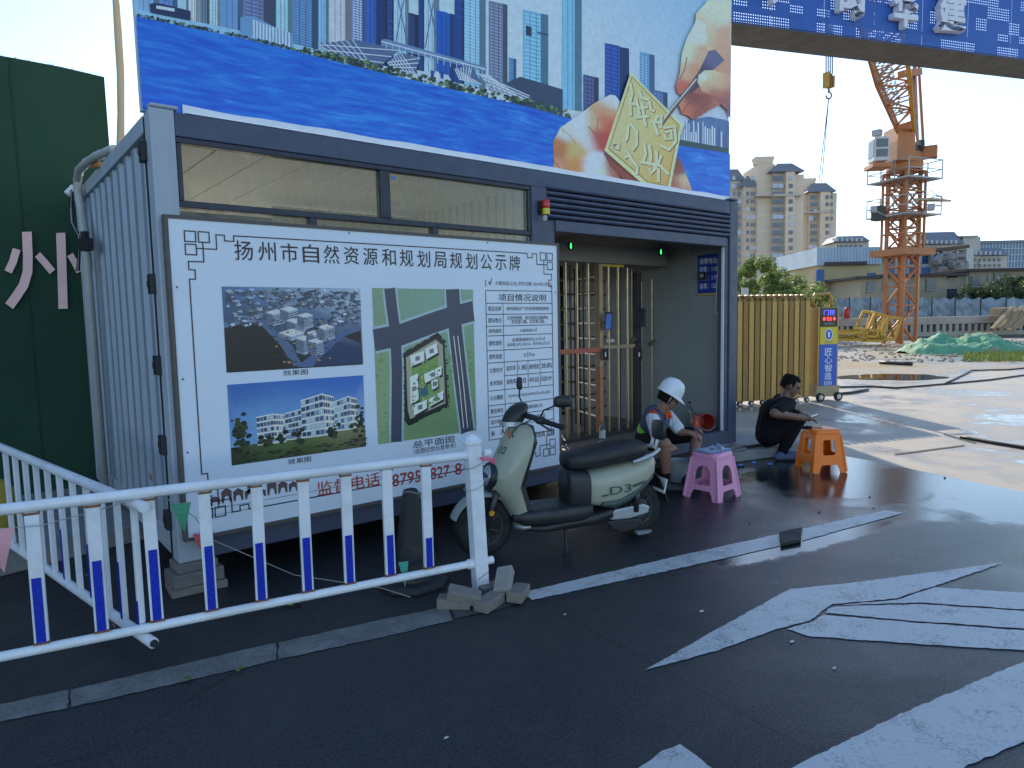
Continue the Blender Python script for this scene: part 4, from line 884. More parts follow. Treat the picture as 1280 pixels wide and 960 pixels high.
# grey drain hose bent over the roof rail, with cables and black clamp
def cpx(x, y, X=-.06): return atX(60+x/6, 180+y/6, X)
hose = thing('drain_hose', 'pale grey ribbed hose bent down the left rear corner of the cabin', 'hose', (-.06, 3.1, 0))
hp_ = [cpx(500, 40, .02), cpx(440, 62, 0), cpx(360, 95, -.03), cpx(290, 140), cpx(235, 195), cpx(220, 270), cpx(228, 380), cpx(245, 480), cpx(262, 600), cpx(275, 700), cpx(290, 800), cpx(300, 950)]
pts = []
for i in range(len(hp_)-1):
    for j in range(5): pts.append(hp_[i].lerp(hp_[i+1], j/5))
pts.append(hp_[-1]); pts.append(Vector((hp_[-1].x, hp_[-1].y, .15)))
mb = MB(); mb.tube(pts, [.034+.003*math.sin(i*2.6) for i in range(len(pts))], 10); obj('hose', mb, mat('grey_hose', (.42, .42, .40), .6, dirt=.4), hose, smooth=True)
for k in range(3):
    q = [cpx(175+k*6, 345+k*8, -.1), cpx(160+k*12, 480, -.1), cpx(170+k*10, 590, -.1), cpx(225+k*8, 690, -.09), cpx(240, 760, -.09), cpx(215+k*10, 950, -.09)]
    mb = MB(); mb.tube(q, .007, 6); obj('cable', mb, mat('cable_%d' % (k % 2), ((.02, .02, .03), (.35, .38, .36))[k % 2], .5), hose)
c = cpx(285, 755, -.09); obj('clamp', MB().obox(c, (.07, .12, .10), .2).obox(c+Vector((0, .03, .08)), (.04, .05, .06), .5), mat('black_iron', (.02, .02, .022)), hose)
c = cpx(170, 355, -.1); obj('spout', MB().cyl(c+Vector((-.03, 0, -.03)), c+Vector((.03, 0, .04)), .03), mat('white_pvc', (.7, .7, .7)), hose)
obj('orange_stub', MB().cyl(cpx(345, 160, -.02), cpx(400, 158, 0), .025), mat('orange_pvc', (.55, .22, .06), .5), hose)
# yellow buoy-like bin peeking in at the left edge
mb = MB(); mb.lathe([(.12, 0), (.15, .02), (.16, .2), (.15, .34), (.11, .40), (.05, .43)], atZ(-8, 668, .126), 18)
tag(obj('yellow_bin', mb, mat('yellow_plastic', (.45, .33, .05), .5), smooth=True), 'small yellow rounded bin at the left edge behind the fence', 'bin')

# ================================================================== RETRACTABLE GATE
GOLD = mat('gold_anodised', (.42, .26, .075), .38, .35, var=.15, scale=8)
GOLDD = mat('gold_dark', (.26, .155, .045), .45, .35)
CH = mat('chrome', (.6, .6, .6), .25, .9)
gate = thing('retractable_gate', 'gold folding retractable gate of upright tubes on small wheels', 'gate', (11, 2.5, 0))
GP = Vector((12.05, 2.08, 0)); GD = -HD
gx = GP+GD*.46; U = .125; nU = 34
for i in range(nU):
    c = gx+GD*(i*U); 
    mb = MB()
    # upright with arched top, in two depth rows
    for sgn in (-1, 1):
        o = c+HN*(sgn*.14)
        mb.bar(o+Vector((0, 0, .09)), o+Vector((0, 0, 1.93)), .098, .036, up=tuple(HN))
    mb.tube([c+HN*(.16*math.cos(t))+Vector((0, 0, 1.93+.10*math.sin(t))) for t in [math.pi*j/8 for j in range(9)]], .028, 8)
    obj('upright', mb, GOLD if i % 2 == 0 else GOLDD, gate)
    if i < nU-1:
        mb = MB()
        for z in (.35, .8, 1.25, 1.7):
            mb.bar(c-HN*.13+Vector((0, 0, z)), c+GD*U-HN*.13+Vector((0, 0, z+.14)), .018, .02); mb.bar(c-HN*.12+Vector((0, 0, z+.14)), c+GD*U-HN*.12+Vector((0, 0, z)), .018, .02)
        obj('scissor_link', mb, GOLDD, gate)
    if i % 2 == 0:
        w = MB()
        for sgn in (-1, 1): o = c+HN*(sgn*.16)+Vector((0, 0, .05)); w.cyl(o-HN*.018, o+HN*.018, .05, n=14)
        wo_ = obj('wheel', w, mat('black_iron', (.02, .02, .022)), gate)
        o = c-HN*.18+Vector((0, 0, .05)); obj('wheel_cap', MB().cyl(o-HN*.004, o+HN*.004, .028, n=12), CH, wo_)
# drive cabinet at the free end
hb = thing('gate_drive_unit', 'gold drive cabinet with dark screen and blue panel at the end of the gate', 'gate unit', (GP.x, GP.y, 0))
wd, dp = .46, .36
def L(u, v, z): return GP+HD*u+HN*v+Vector((0, 0, z))
def lbox(mb, u0, u1, v0, v1, z0, z1): return mb.hexa([L(u0, v0, z0), L(u1, v0, z0), L(u1, v1, z0), L(u0, v1, z0), L(u0, v0, z1), L(u1, v0, z1), L(u1, v1, z1), L(u0, v1, z1)])
obj('body', lbox(MB(), -.24, .24, -.18, .18, .16, 1.80), GOLD, hb, bevel=.012)
mb = MB(); mb.tube([L(-.21, 0, 1.80), L(-.21, 0, 2.0), L(-.17, 0, 2.06), L(.17, 0, 2.06), L(.21, 0, 2.0), L(.21, 0, 1.80)], .025, 8); obj('handle_hoop', mb, GOLD, hb, smooth=True)
obj('base_skirt', lbox(MB(), -.27, .27, -.20, .20, .09, .30), mat('tan_metal', (.36, .27, .15), .5), hb, bevel=.01)
def plate(name, u0, u1, z0, z1, m, d=.184, th=.006, parent=hb): return obj(name, lbox(MB(), u0, u1, -d-th, -d+.002, z0, z1), m, parent)
scr = plate('screen', -.20, .20, 1.43, 1.79, mat('screen_black', (.012, .012, .015), .15))
def ltext(s, u0, u1, z0, z1, m, parent, d=.194, bold=.01, name='lettering'): return obj(name, text(s, L(u0, -d, z0), L(u1, -d, z0), L(u0, -d, z1), bold), m, parent)
ltext('门控', -.13, .13, 1.65, 1.75, emit('led_blue', (.08, .08, .9), 1.2), scr); ltext('◆ 安全 ◆', -.15, .15, 1.54, 1.62, emit('led_red', (1, .04, .06), 1.5), scr); ltext('请勿靠近', -.12, .12, 1.46, 1.51, mat('grey_ink', (.3, .3, .3)), scr)
yl = plate('yellow_plate', -.20, .20, 1.10, 1.42, mat('plate_yellow', (.62, .50, .03), .4))
mb = MB(); mb.add([L(.09*math.cos(t), -.1935, 1.28+.11*math.sin(t)) for t in [2*math.pi*i/28 for i in range(28)]], [tuple(range(28))]); obj('emblem', mb, mat('emblem_white', (.75, .75, .75), .4), yl)
mb = MB(); mb.add([L(.075*math.cos(t), -.1945, 1.28+.095*math.sin(t)) for t in [2*math.pi*i/28 for i in range(28)]], [tuple(range(28))]); obj('emblem', mb, mat('emblem_blue', (.02, .08, .5), .4), yl)
ltext('1', -.02, .02, 1.23, 1.33, mat('emblem_white', (.7, .7, .7)), yl, .1955); ltext('电动门', -.09, .09, 1.125, 1.155, mat('emblem_blue', (.02, .08, .5)), yl)
bl = plate('blue_plate', -.20, .20, .28, 1.09, mat('plate_blue', (.015, .09, .48), .35))
for i, c_ in enumerate('匠心智造'): ltext(c_, -.085, .085, .88-i*.155, 1.02-i*.155, mat('emblem_white', (.7, .7, .7)), bl)
mb = MB()
for k in range(5): mb.hexa([L(-.09+k*.04+a, -.195+b, c) for c in (.31, .39) for a, b in ((0, 0), (.014, 0), (.014, .002), (0, .002))])
obj('emblem_bars', mb, mat('emblem_white', (.7, .7, .7)), bl)
for u in (-.2, .22):
    w = obj('wheel', MB().cyl(L(u, -.25, .085), L(u, -.20, .085), .085, n=20), mat('rubber', (.018, .018, .018)), hb)
    o = L(u, -.252, .085); obj('wheel_cap', MB().cyl(o, L(u, -.246, .085), .045, n=16), CH, w)
    for k in range(5):
        t = k*1.2566; obj('spoke', MB().bar(L(u, -.2535, .085), L(u+.07*math.cos(t), -.2535, .085+.07*math.sin(t)), .008, .004), CH, w)

# ================================================================== TURNSTILE inside the passage
TY = .94
STL = mat('brushed_steel_warm', (.42, .33, .22), .33, .8, var=.15, scale=10)
DRK = mat('dark_steel', (.05, .05, .05), .45, .4)
ORG = mat('orange_frame_paint', (.50, .20, .10), .5, dirt=.3)
tn = thing('turnstile', 'full-height steel turnstile cage with horizontal arms in the cabin passage', 'turnstile', (4.6, TY, .335))
def T_(x, y, v=TY): return atY(x, y, v)
zf = .337; ztop = T_(720, 324).z
def tube_at(x, y0=None, r=.016, v=TY, z0=zf, z1=ztop, m=STL, nm='upright_bar'):
    q = T_(x, 440, v); return obj(nm, MB().cyl((q.x, v, z0), (q.x, v, z1), r, n=10), m, tn, smooth=True, ang=40)
for x in (694, 708, 722, 736): tube_at(x)
for x in (761, 773, 784.5): tube_at(x, z1=T_(770, 334).z)
tube_at(790, r=.010, v=1.2); tube_at(802, r=.010, v=1.05, z1=2.1)
for x in (815, 828): tube_at(x, r=.012, v=1.15, z1=2.15)
q = T_(749, 440); obj('frame_post', MB().box((q.x-.03, TY-.04, 1.12), (q.x+.03, TY+.04, ztop+.02)), mat('tan_frame', (.42, .30, .18), .5, .3), tn, bevel=.004)
obj('frame_post', MB().box((q.x-.028, TY-.038, zf), (q.x+.028, TY+.038, 1.118)), ORG, tn, bevel=.004)
q2 = T_(798, 440); obj('frame_post', MB().box((q2.x-.04, TY-.02, zf), (q2.x+.04, TY+.06, 2.2)), DRK, tn, bevel=.004)
q3 = T_(842, 440); obj('frame_post', MB().box((q3.x-.05, TY-.02, zf), (q3.x+.03, TY+.1, 2.35)), DRK, tn, bevel=.004)
for k in range(16): obj('slot', MB().box((q3.x-.022, TY-.024, .45+k*.115), (q3.x+.004, TY-.0205, .50+k*.115)), mat('slot_pale', (.55, .5, .4), .4), tn)
obj('top_bar', MB().box((3.3, TY-.03, ztop), (q.x-.032, TY+.03, ztop+.05)), STL, tn); obj('top_bar', MB().box((q.x+.032, TY-.03, T_(770, 334).z), (T_(778, 440).x, TY+.03, T_(770, 334).z+.06)), mat('yellow_tape', (.6, .42, .05), .5), tn)
zb_ = T_(720, 438.5).z; obj('mid_bar', MB().box((3.3, TY-.07, zb_-.025), (q.x-.03, TY-.035, zb_+.025)), mat('red_tape', (.5, .12, .06), .5, dirt=.3), tn)
zb_ = T_(770, 433).z; obj('mid_bar', MB().box((q.x+.03, TY-.05, zb_-.02), (T_(790, 440).x, TY-.02, zb_+.02)), mat('tan_frame', (.42, .3, .18)), tn)
obj('sill', MB().box((3.22, TY-.12, .336), (5.88, TY+.16, .365)), DRK, tn)
for cx_, cy_, ph in ((4.25, 1.62, .35), (5.15, 1.75, .15)):   # two rotors, each three wings of nine arms
    rt_ = obj('rotor', MB().cyl((cx_, cy_, zf), (cx_, cy_, 2.3), .045, n=14), DRK, tn, smooth=True, ang=40)
    for w in range(3):
        a = ph+w*2.0944
        for k in range(10):
            z = .5+k*.185; d = Vector((math.cos(a), math.sin(a), 0)); obj('arm', MB().cyl(Vector((cx_, cy_, z))+d*.04, Vector((cx_, cy_, z))+d*.62, .017, n=8), STL, rt_, smooth=True, ang=40)
for k in range(12): obj('upright_bar', MB().cyl((3.3+k*.21, 1.25, zf), (3.3+k*.21, 1.25, 2.3), .011, n=8), DRK, tn)
for k in range(9):   # fixed comb on the far side
    obj('comb_arm', MB().cyl((3.25, 2.4, .55+k*.19), (4.0, 2.2, .55+k*.19), .015, n=8), STL, tn)
for x in (4.7, 5.6): obj('rear_post', MB().box((x-.03, 2.5, zf), (x+.03, 2.56, 2.4)), DRK, tn)
for k in range(5): obj('upright_bar', MB().cyl((4.8+k*.16, 2.5, zf), (4.8+k*.16, 2.5, 2.3), .014, n=8), STL, tn)
# top casing with two lit arrows
cs = obj('casing', MB().box((3.3, TY-.10, T_(770, 333, TY-.1).z+.03), (T_(835, 330, TY-.1).x, TY+.35, T_(770, 311, TY-.1).z+.03)), mat('casing_grey', (.20, .20, .185), .5, dirt=.2), tn, bevel=.01)
GRN = emit('green_led', (.05, 1.0, .15), 1.1); 
for x, y in ((713.5, 307.5), (826, 315)):
    c = T_(x, y, TY-.104); dsk = obj('arrow_lamp', MB().cyl(c, c+Vector((0, .004, 0)), .046, n=24), mat('lamp_black', (.008, .02, .01), .3), cs)
    mb = MB(); P3 = [c+Vector((a, -.003, b)) for a, b in ((-.008, .03), (.008, .03), (.008, -.004), (.02, -.004), (0, -.032), (-.02, -.004), (-.008, -.004))]
    mb.add(P3, tessellate_polygon([P3])); obj('arrow', mb, GRN, dsk)
# card and face readers
rd = obj('face_reader', MB().obox(T_(760.5, 401, TY-.12), (.10, .03, .20), 0, Matrix.Rotation(.12, 4, 'X')), mat('reader_black', (.02, .02, .025), .3), tn, bevel=.008)
obj('reader_screen', MB().obox(T_(760.5, 402, TY-.137), (.088, .004, .17), 0, Matrix.Rotation(.12, 4, 'X')), mat('reader_blue', (.05, .20, .55), .2), rd)
obj('face_reader', MB().obox(T_(801.5, 397, TY-.1), (.05, .10, .21), .5, Matrix.Rotation(.15, 4, 'Y')), mat('reader_black', (.02, .02, .025)), tn, bevel=.006)
for x in (757, 799): 
    b_ = obj('card_reader', MB().obox(T_(x, 443, TY-.1), (.09, .02, .13), .1), mat('reader_black', (.02, .02, .025)), tn, bevel=.004)
    obj('reader_mark', MB().obox(T_(x, 443, TY-.112), (.02, .003, .05), .1), mat('emblem_white', (.6, .6, .6)), b_)
obj('name_plate', MB().obox(T_(763, 426, TY-.08), (.13, .006, .035)), mat('plate_pink', (.6, .4, .36), .4), tn)
for x, y in ((791, 425), (815, 428)): c = T_(x, y, TY); obj('bracket', MB().cyl(c-Vector((.07, .02, .02)), c+Vector((.07, .02, .015)), .028, n=10), STL, tn, smooth=True, ang=40)

# emergency telephone sign on the inner wall
sg = thing('emergency_sign', 'blue emergency telephone sign on the inner side wall of the passage', 'sign', (5.88, .3, 2.0))
SX = 5.885
def sx(x, y, d=0.0): return atX(x, y, SX-d)
c0, c1 = sx(873, 316), sx(902, 318.5); zs0, zs1 = sx(894, 366).z, sx(894, 317).z
yl0, yr0 = c0.y, max(c1.y, .155)
obj('plate', MB().box((SX-.012, yr0, zs0), (SX, yl0, zs1)), mat('sign_blue', (.01, .035, .28), .4), sg)
obj('edge', MB().box((SX-.013, yr0, zs0-.02), (SX-.001, yl0, zs0-.001)), mat('sign_yellow', (.55, .35, .05), .5), sg)
for i, s_ in enumerate(('报警电话', '匪警：110', '火警：119', '急救：120')):
    h = (zs1-zs0)/4.7; z = zs1-h*(i+1)-.015; A = Vector((SX-.0145, yl0-.03, z)); obj('lettering', text(s_, A, A+Vector((0, -(yl0-yr0)+.06, 0)), A+Vector((0, 0, h*.7)), .008), mat('emblem_white', (.7, .7, .7)), sg)
# loose white cable on the wall
mb = MB(); mb.tube([sx(898.5, 312, .02), sx(897, 340, .03), sx(894, 388, .03), sx(895, 391, .03), sx(907, 399, .02), sx(908, 430, .02)], .005, 6)
tag(obj('wall_cable', mb, mat('white_pvc', (.7, .7, .7))), 'thin white cable hanging over the blue emergency sign', 'cable')
c = sx(879, 345, .035); tag(obj('wall_camera', MB().obox(c, (.05, .10, .09), .2).cyl(c+Vector((-.03, 0, 0)), c+Vector((-.06, -.02, 0)), .03), mat('reader_black', (.02, .02, .025)), bevel=.006), 'small black device mounted over the left edge of the emergency sign', 'camera')
# alarm lamp on the door post
c = atY(682, 260, -.05); al = thing('alarm_lamp', 'small red and yellow alarm lamp on the post beside the shutter', 'alarm lamp', (c.x, -.01, c.z))
obj('bracket', MB().box((c.x-.05, -.03, c.z-.05), (c.x-.005, -.005, c.z+.06)), mat('black_iron', (.02, .02, .022)), al)
obj('red_lens', MB().lathe([(.03, 0), (.034, .01), (.034, .06), (.026, .07)], (c.x, -.055, c.z), 16), mat('lens_red', (.6, .03, .03), .2), al, smooth=True, ang=40)
obj('yellow_lens', MB().lathe([(.034, 0), (.034, .05)], (c.x, -.055, c.z-.055), 16), mat('lens_yellow', (.7, .5, .02), .2), al, smooth=True, ang=40)
obj('horn', MB().cyl((c.x-.01, -.055, c.z-.075), (c.x-.03, -.075, c.z-.095), .016, .02, n=12), mat('white_pvc', (.7, .7, .7)), al)
# ================================================================== WHITE RAILING
FW_ = mat('white_railing_paint', (.80, .81, .83), .35, var=.08, scale=9, dirt=.5, dirtc=(.42, .40, .36))
FB_ = mat('blue_reflective_strip', (.008, .03, .42), .3, var=.25, scale=30)
RUST = mat('rust', (.22, .09, .04), .85, var=.4, scale=40)
FA = R(-11.3); FD = Vector((math.cos(FA), math.sin(FA), 0)); FN = Vector((-FD.y, FD.x, 0)); FP = Vector((1.43, -1.2, 0))
def fpt(s, z, off=0.0): return FP+FD*s+FN*off+Vector((0, 0, z))
def fpx(x, y): return atP(x, y, FP, FN)
zt_, zb2 = .862, .19
fen = thing('railing', 'white street railing with blue strips crossing the foreground beside the cabin', 'railing', tuple(fpt(-1.3, 0)))
mb = MB(); mb.tube([fpt(-3.2, zt_), fpt(-1.6, zt_+.002), fpt(-.045, zt_)], .027, 14); obj('top_rail', mb, FW_, fen, smooth=True, ang=50)
mb = MB(); mb.tube([fpt(-3.2, zb2), fpt(-.045, zb2)], .023, 12); obj('bottom_rail', mb, FW_, fen, smooth=True, ang=50)
pk = [fpx(x, y) for x, y in ((53, 806), (128, 790), (197, 776), (265, 762), (327, 748), (385, 736), (437, 724), (488, 714), (536, 705))]
ss = [(q-FP).dot(FD) for q in pk]; ss = [ss[0]-.49, ss[0]-.245]+ss
tops = [.47, .50, .52, .58, .60, .56, .52, .50, .46, .40, .31]
for i, s_ in enumerate(ss):
    a = fpt(s_, zb2+.02); b = fpt(s_+random.uniform(-.007, .007), zt_-.025, random.uniform(-.004, .004))
    pko = obj('picket', MB().bar(a, b, .058, .030, up=tuple(FN)), FW_, fen, bevel=.004)
    obj('blue_strip', MB().hexa([fpt(s_+u, z, o) for z in (zb2+.035, zb2+.02+(tops[i])*(zt_-zb2)*.92) for u, o in ((-.019, -.0185), (.019, -.0185), (.019, -.015), (-.019, -.015))]), FB_, pko)
    for z, h in ((zb2+.025, .012), (zt_-.036, .01)): obj('weld_ring', MB().bar(fpt(s_, z), fpt(s_, z+h), .064, .036, up=tuple(FN)), RUST, pko)
post = thing('railing_post', 'white square post with faceted cap ending the railing among loose bricks', 'post', tuple(fpt(.0, 0)))
obj('shaft', MB().bar(fpt(.0, .0), fpt(-.035, .925), .085, .085, up=tuple(FN)), FW_, post, bevel=.006)
pc = fpt(-.036, .925); mb = MB(); rings = []
for r_, z in ((.052, 0), (.056, .01), (.056, .028), (.044, .036), (.030, .052), (.006, .064)): rings.append([pc+FD*(r_*a)+FN*(r_*b)+Vector((0, 0, z)) for a, b in ((-1, -.6), (-.6, -1), (.6, -1), (1, -.6), (1, .6), (.6, 1), (-.6, 1), (-1, .6))])
mb.loft(rings); obj('cap', mb, FW_, post)
for z in (zb2, zt_):
    for a_, b_, r_ in ((.04, .085, .024), (-.085, -.045, .03)): obj('bolt', MB().cyl(fpt(a_, z), fpt(b_, z), r_, n=12), FW_, post)
obj('rust_line', MB().bar(fpt(.0, .115), fpt(-.002, .119), .0864, .0864, up=tuple(FN)), RUST, post)
# second railing running back from the first
q0 = atY(184, 785, -.86); q0 = Vector((-.345, -.86, 0)); q1 = Vector((-.80, 1.35, 0)); PD = (q1-q0).normalized(); PN = Vector((-PD.y, PD.x, 0)); Lp = (q1-q0).length
f2 = thing('railing', 'white street railing running back towards the green hoarding', 'railing', tuple(q0))
def p2(s, z, off=0.0): return q0+PD*s+PN*off+Vector((0, 0, z))
mb = MB(); mb.tube([p2(-.06, .81), p2(Lp, .87)], .027, 12); obj('top_rail', mb, FW_, f2, smooth=True, ang=50)
mb = MB(); mb.tube([p2(-.06, .135), p2(Lp, .20)], .026, 12); obj('bottom_rail', mb, FW_, f2, smooth=True, ang=50)
obj('rail_end', MB().cyl(p2(-.075, .135), p2(-.058, .135), .018, n=10), mat('black_iron', (.02, .02, .022)), f2)
for k in range(11):
    s_ = .06+k*(Lp-.1)/10.5; dz = .06*s_/Lp
    pko = obj('picket', MB().bar(p2(s_, .15+dz), p2(s_, .79+dz), .026, .030, up=tuple(PN)), FW_, f2, bevel=.004)
    if k in (0, 1, 2, 3, 5): obj('blue_strip', MB().hexa([p2(s_+u, z, o) for z in (.17+dz, .17+dz+(.15, .3, .22, .3, 0, .3)[k]) for u, o in ((-.011, .0155), (.011, .0155), (.011, .0175), (-.011, .0175))]), FB_, pko)
# bunting string tied along the rails
rope = thing('bunting_string', 'thin string of small triangular pennants tied along the white railing', 'bunting', tuple(fpt(-2, .3)))
pa = [fpt(-2.5, .80, -.05), fpt(-2.2, .78, -.05), fpt(-1.72, .83, .10), fpt(-1.55, .62, .35), Vector((.15, -.1, .36)), Vector((.55, -.45, .12)), fpt(-.55, .05, .25), fpt(-.42, .02, .1)]
mb = MB(); mb.tube(pa, .0025, 5); obj('string', mb, mat('grey_string', (.35, .35, .33), .8), rope)
for (c, col, w, h) in ((fpt(-2.36, .79, -.052), (.70, .33, .36), .14, .20), (fpt(-1.62, .74, .22), (.08, .36, .20), .10, .16), (Vector((.12, -.12, .40)), (.55, .08, .10), .12, .17), (fpt(-.47, .26, .06), (.05, .35, .25), .06, .16)):
    e = Vector((.9, -.3, 0)).normalized()
    P3 = [c-e*w/2, c+e*w/2, c+e*w*.1+Vector((0, 0, -h))]
    # gently curled cloth
    vs = []; n_ = 6
    for i in range(n_+1):
        t = i/n_; a = P3[0].lerp(P3[2], t); b = P3[1].lerp(P3[2], t); o = Vector((-.3, -.9, 0))*(.018*math.sin(t*4)); vs += [a+o, b+o*.4]
    mb = MB(); mb.add(vs, [(2*i, 2*i+1, 2*i+3, 2*i+2) for i in range(n_)]); o_ = obj('pennant', mb, mat('pennant_%.2f%.2f' % col[:2], col, .7), rope); sm = o_.modifiers.new('s', 'SOLIDIFY'); sm.thickness = .0015
pr_ = thing('ribbon', 'short pink ribbon and wire tied round the top of the white post', 'ribbon', tuple(fpt(-.03, .85)))
mb = MB(); mb.tube([fpt(-.032+.058*math.cos(t), .80+.02*math.cos(t*1), -.058*math.sin(t)) for t in [i*.4 for i in range(17)]], .003, 5); obj('wire', mb, mat('grey_string', (.35, .35, .33)), pr_)
mb = MB(); mb.tube([fpt(-.032+.06*math.cos(t), .70-.05*math.sin(t*.5), -.06*math.sin(t)-.002) for t in [i*.4 for i in range(17)]], .002, 5); obj('wire', mb, mat('grey_string', (.35, .35, .33)), pr_)
c = fpt(.03, .845, -.05); mb = MB(); mb.add([c+Vector(v) for v in ((-.05, -.01, .012), (.05, -.02, -.005), (.06, -.015, -.05), (.005, -.02, -.02), (-.045, -.01, -.008))], [(0, 1, 3, 4), (1, 2, 3)]); obj('ribbon', mb, mat('pink_ribbon', (.65, .12, .22), .5), pr_).modifiers.new('s', 'SOLIDIFY').thickness = .001

# ================================================================== CONE, BRICKS, LITTER
BLK = mat('black_rubber_cone', (.020, .021, .024), .6, var=.25, scale=10, dirt=.25, dirtc=(.07, .065, .06), bump=.3)
cc = Vector((1.19, -.80, 0)); cone = thing('traffic_cone', 'dirty black rubber cone with wide base standing behind the railing', 'cone', tuple(cc))
mb = MB(); R8 = lambda r_, z, sq=.72: [cc+Vector((r_*math.cos(t)*(1 if i % 2 else 1), r_*math.sin(t), z)) for i, t in enumerate([math.pi/8+i*math.pi/4 for i in range(8)])]
mb.loft([R8(.225, 0), R8(.23, .018), R8(.21, .045), R8(.15, .05)]); obj('base', mb, BLK, cone, bevel=.006)
mb = MB(); mb.lathe([(.135, .045), (.128, .07), (.055, .56), (.05, .60), (.042, .612), (.03, .605)], cc, 24); obj('body', mb, BLK, cone, smooth=True, ang=50)
mb = MB(); mb.tube([cc+Vector((.05*math.cos(t), .05*math.sin(t), .60+.012*math.sin(2*t))) for t in [i*.5 for i in range(13)]]+[cc+Vector((.07, -.03, .52)), cc+Vector((.085, -.05, .40)), cc+Vector((.10, -.06, .30))], .003, 5); obj('string', mb, mat('grey_string', (.35, .35, .33)), cone)
PV = mat('grey_paver', (.21, .185, .155), .85, var=.3, scale=16, dirt=.35, dirtc=(.12, .10, .08), bump=.6, bscale=70)
for (x, y, z, ang, tl, lb) in ((568, 752, .033, -.75, 0, 'brick lying flat left of the railing post, under the tilted one'), (580, 744, .075, -.62, .28, 'tilted brick leaning against the left of the railing post'), (612, 752, .033, .35, 0, 'brick lying flat in front of the railing post'), (648, 741, .036, .62, .05, 'rightmost brick of the pile lying on the lane line'), (630, 726, .095, .75, -.42, 'pale brick propped up on the pile right of the post'), (617, 735, .03, -.2, 0, 'small dark brick behind the railing post')):
    q = atZ(x, y, z); b = obj('loose_brick', MB().obox((0, 0, 0), (.195, .098, .062)), PV if 'pale' not in lb else mat('pale_paver', (.30, .27, .235), .85, var=.25, scale=16, bump=.6, bscale=70), bevel=.007)
    b.location = q; b.rotation_euler = (tl*.6, tl, ang); tag(b, lb, 'brick', 'loose bricks round the railing post')
LEAF = mat('green_leaf', (.13, .20, .03), .6)
for x, y, s_, lb in ((365, 757, .075, 'yellow-green crumpled leaf on the asphalt under the railing'), (234, 850, .045, 'small green leaf beside the kerb line at lower left'), (300, 838, .04, 'small green leaf right of the other on the kerb line')):
    q = atZ(x, y, .006); mb = MB(); n_ = 10; vs = [q+Vector((0, 0, .02 if s_ > .06 else .006))]
    for i in range(n_): t = 2*math.pi*i/n_; rr = s_*(.5+.2*math.cos(2*t+x)+random.uniform(-.05, .05)); vs.append(q+Vector((rr*math.cos(t), rr*.75*math.sin(t), .004+.02*s_/.07*abs(math.sin(t*1.5)))))
    mb.add(vs, [(0, i+1, (i+1) % n_+1) for i in range(n_)]); o_ = obj('fallen_leaf', mb, mat('yellow_leaf', (.33, .38, .02), .6) if s_ > .06 else LEAF, smooth=True); o_.modifiers.new('s', 'SOLIDIFY').thickness = .001; tag(o_, lb, 'leaf')
STN = mat('small_stone', (.10, .10, .10), .8)
for x, y, s_, lb in ((1181, 597, .026, 'dark pebble on the wet asphalt at the right edge of the shadow'), (1087, 621, .022, 'small dark pebble on the wet road right of the orange stool'), (1094, 604, .016, 'tiny dark pebble nearest the sunlit concrete'), (1024, 640, .025, 'dark leaf scrap on the wet road below the orange stool'), (937, 655, .02, 'dark scrap on the road left of the puddle'), (1092, 635, .016, 'tiny pebble just above the end of the lane line')):
    s_ *= .6; q = atZ(x, y, s_*.35); tag(obj('pebble', MB().sphere(q, (s_, s_*.7, s_*.5), 8, 6), STN, smooth=True), lb, 'pebble')
WH = mat('white_litter', (.6, .6, .58), .7)
for x, y, s_, lb in ((877, 764, .02, 'white fleck of paint on the asphalt left of the arrow'), (990, 802, .018, 'white fleck below the arrow stem'), (1043, 835, .014, 'white fleck near the lower right of the arrow'), (706, 768, .012, 'white fleck right of the brick pile'), (558, 922, .012, 'white fleck on the dark asphalt at bottom centre')):
    q = atZ(x, y, .004); tag(obj('paint_fleck', MB().prism([q+Vector((s_*math.cos(t), s_*.5*math.sin(t), 0)) for t in (0, 1.1, 2, 3.3, 4.4, 5.2)], (0, 0, .002)), WH), lb, 'fleck')

# ================================================================== SCOOTER
SR = Vector((2.995, -1.075, 0)); SDV = Vector((-.948, .318, 0)).normalized(); SLT = Vector((-.318, -.948, 0)).normalized()
sc = thing('electric_scooter', 'khaki and black electric scooter parked in front of the cabin', 'scooter', tuple(SR))
def S(s, w, z): return SR+SDV*s+SLT*w+Vector((0, 0, z))
KH = mat('khaki_scooter_paint', (.37, .37, .27), .36, var=.08, scale=4, coat=.3, dirt=.1)
KD = mat('dark_green_trim', (.05, .075, .065), .4); BKP = mat('black_plastic', (.018, .018, .02), .45, var=.2, dirt=.2, dirtc=(.06, .055, .05)); SEATM = mat('black_vinyl', (.016, .015, .018), .5, var=.15, bump=.4, bscale=220)
SIL = mat('silver_paint', (.45, .46, .47), .35, .5); TY_ = mat('tyre', (.012, .012, .012), .75, bump=.3)
def sprism(prof, w0, w1): return MB().prism([S(s, w0, z) for s, z in prof], SLT*(w1-w0))
def superring(s, hw, z0, z1, n=20, e=.55, dx=0):
    out = []
    for i in range(n):
        t = 2*math.pi*i/n; c, sn = math.cos(t), math.sin(t)
        out.append(S(s, math.copysign(abs(c)**e, c)*hw, (z0+z1)/2+math.copysign(abs(sn)**e, sn)*(z1-z0)/2))
    return out
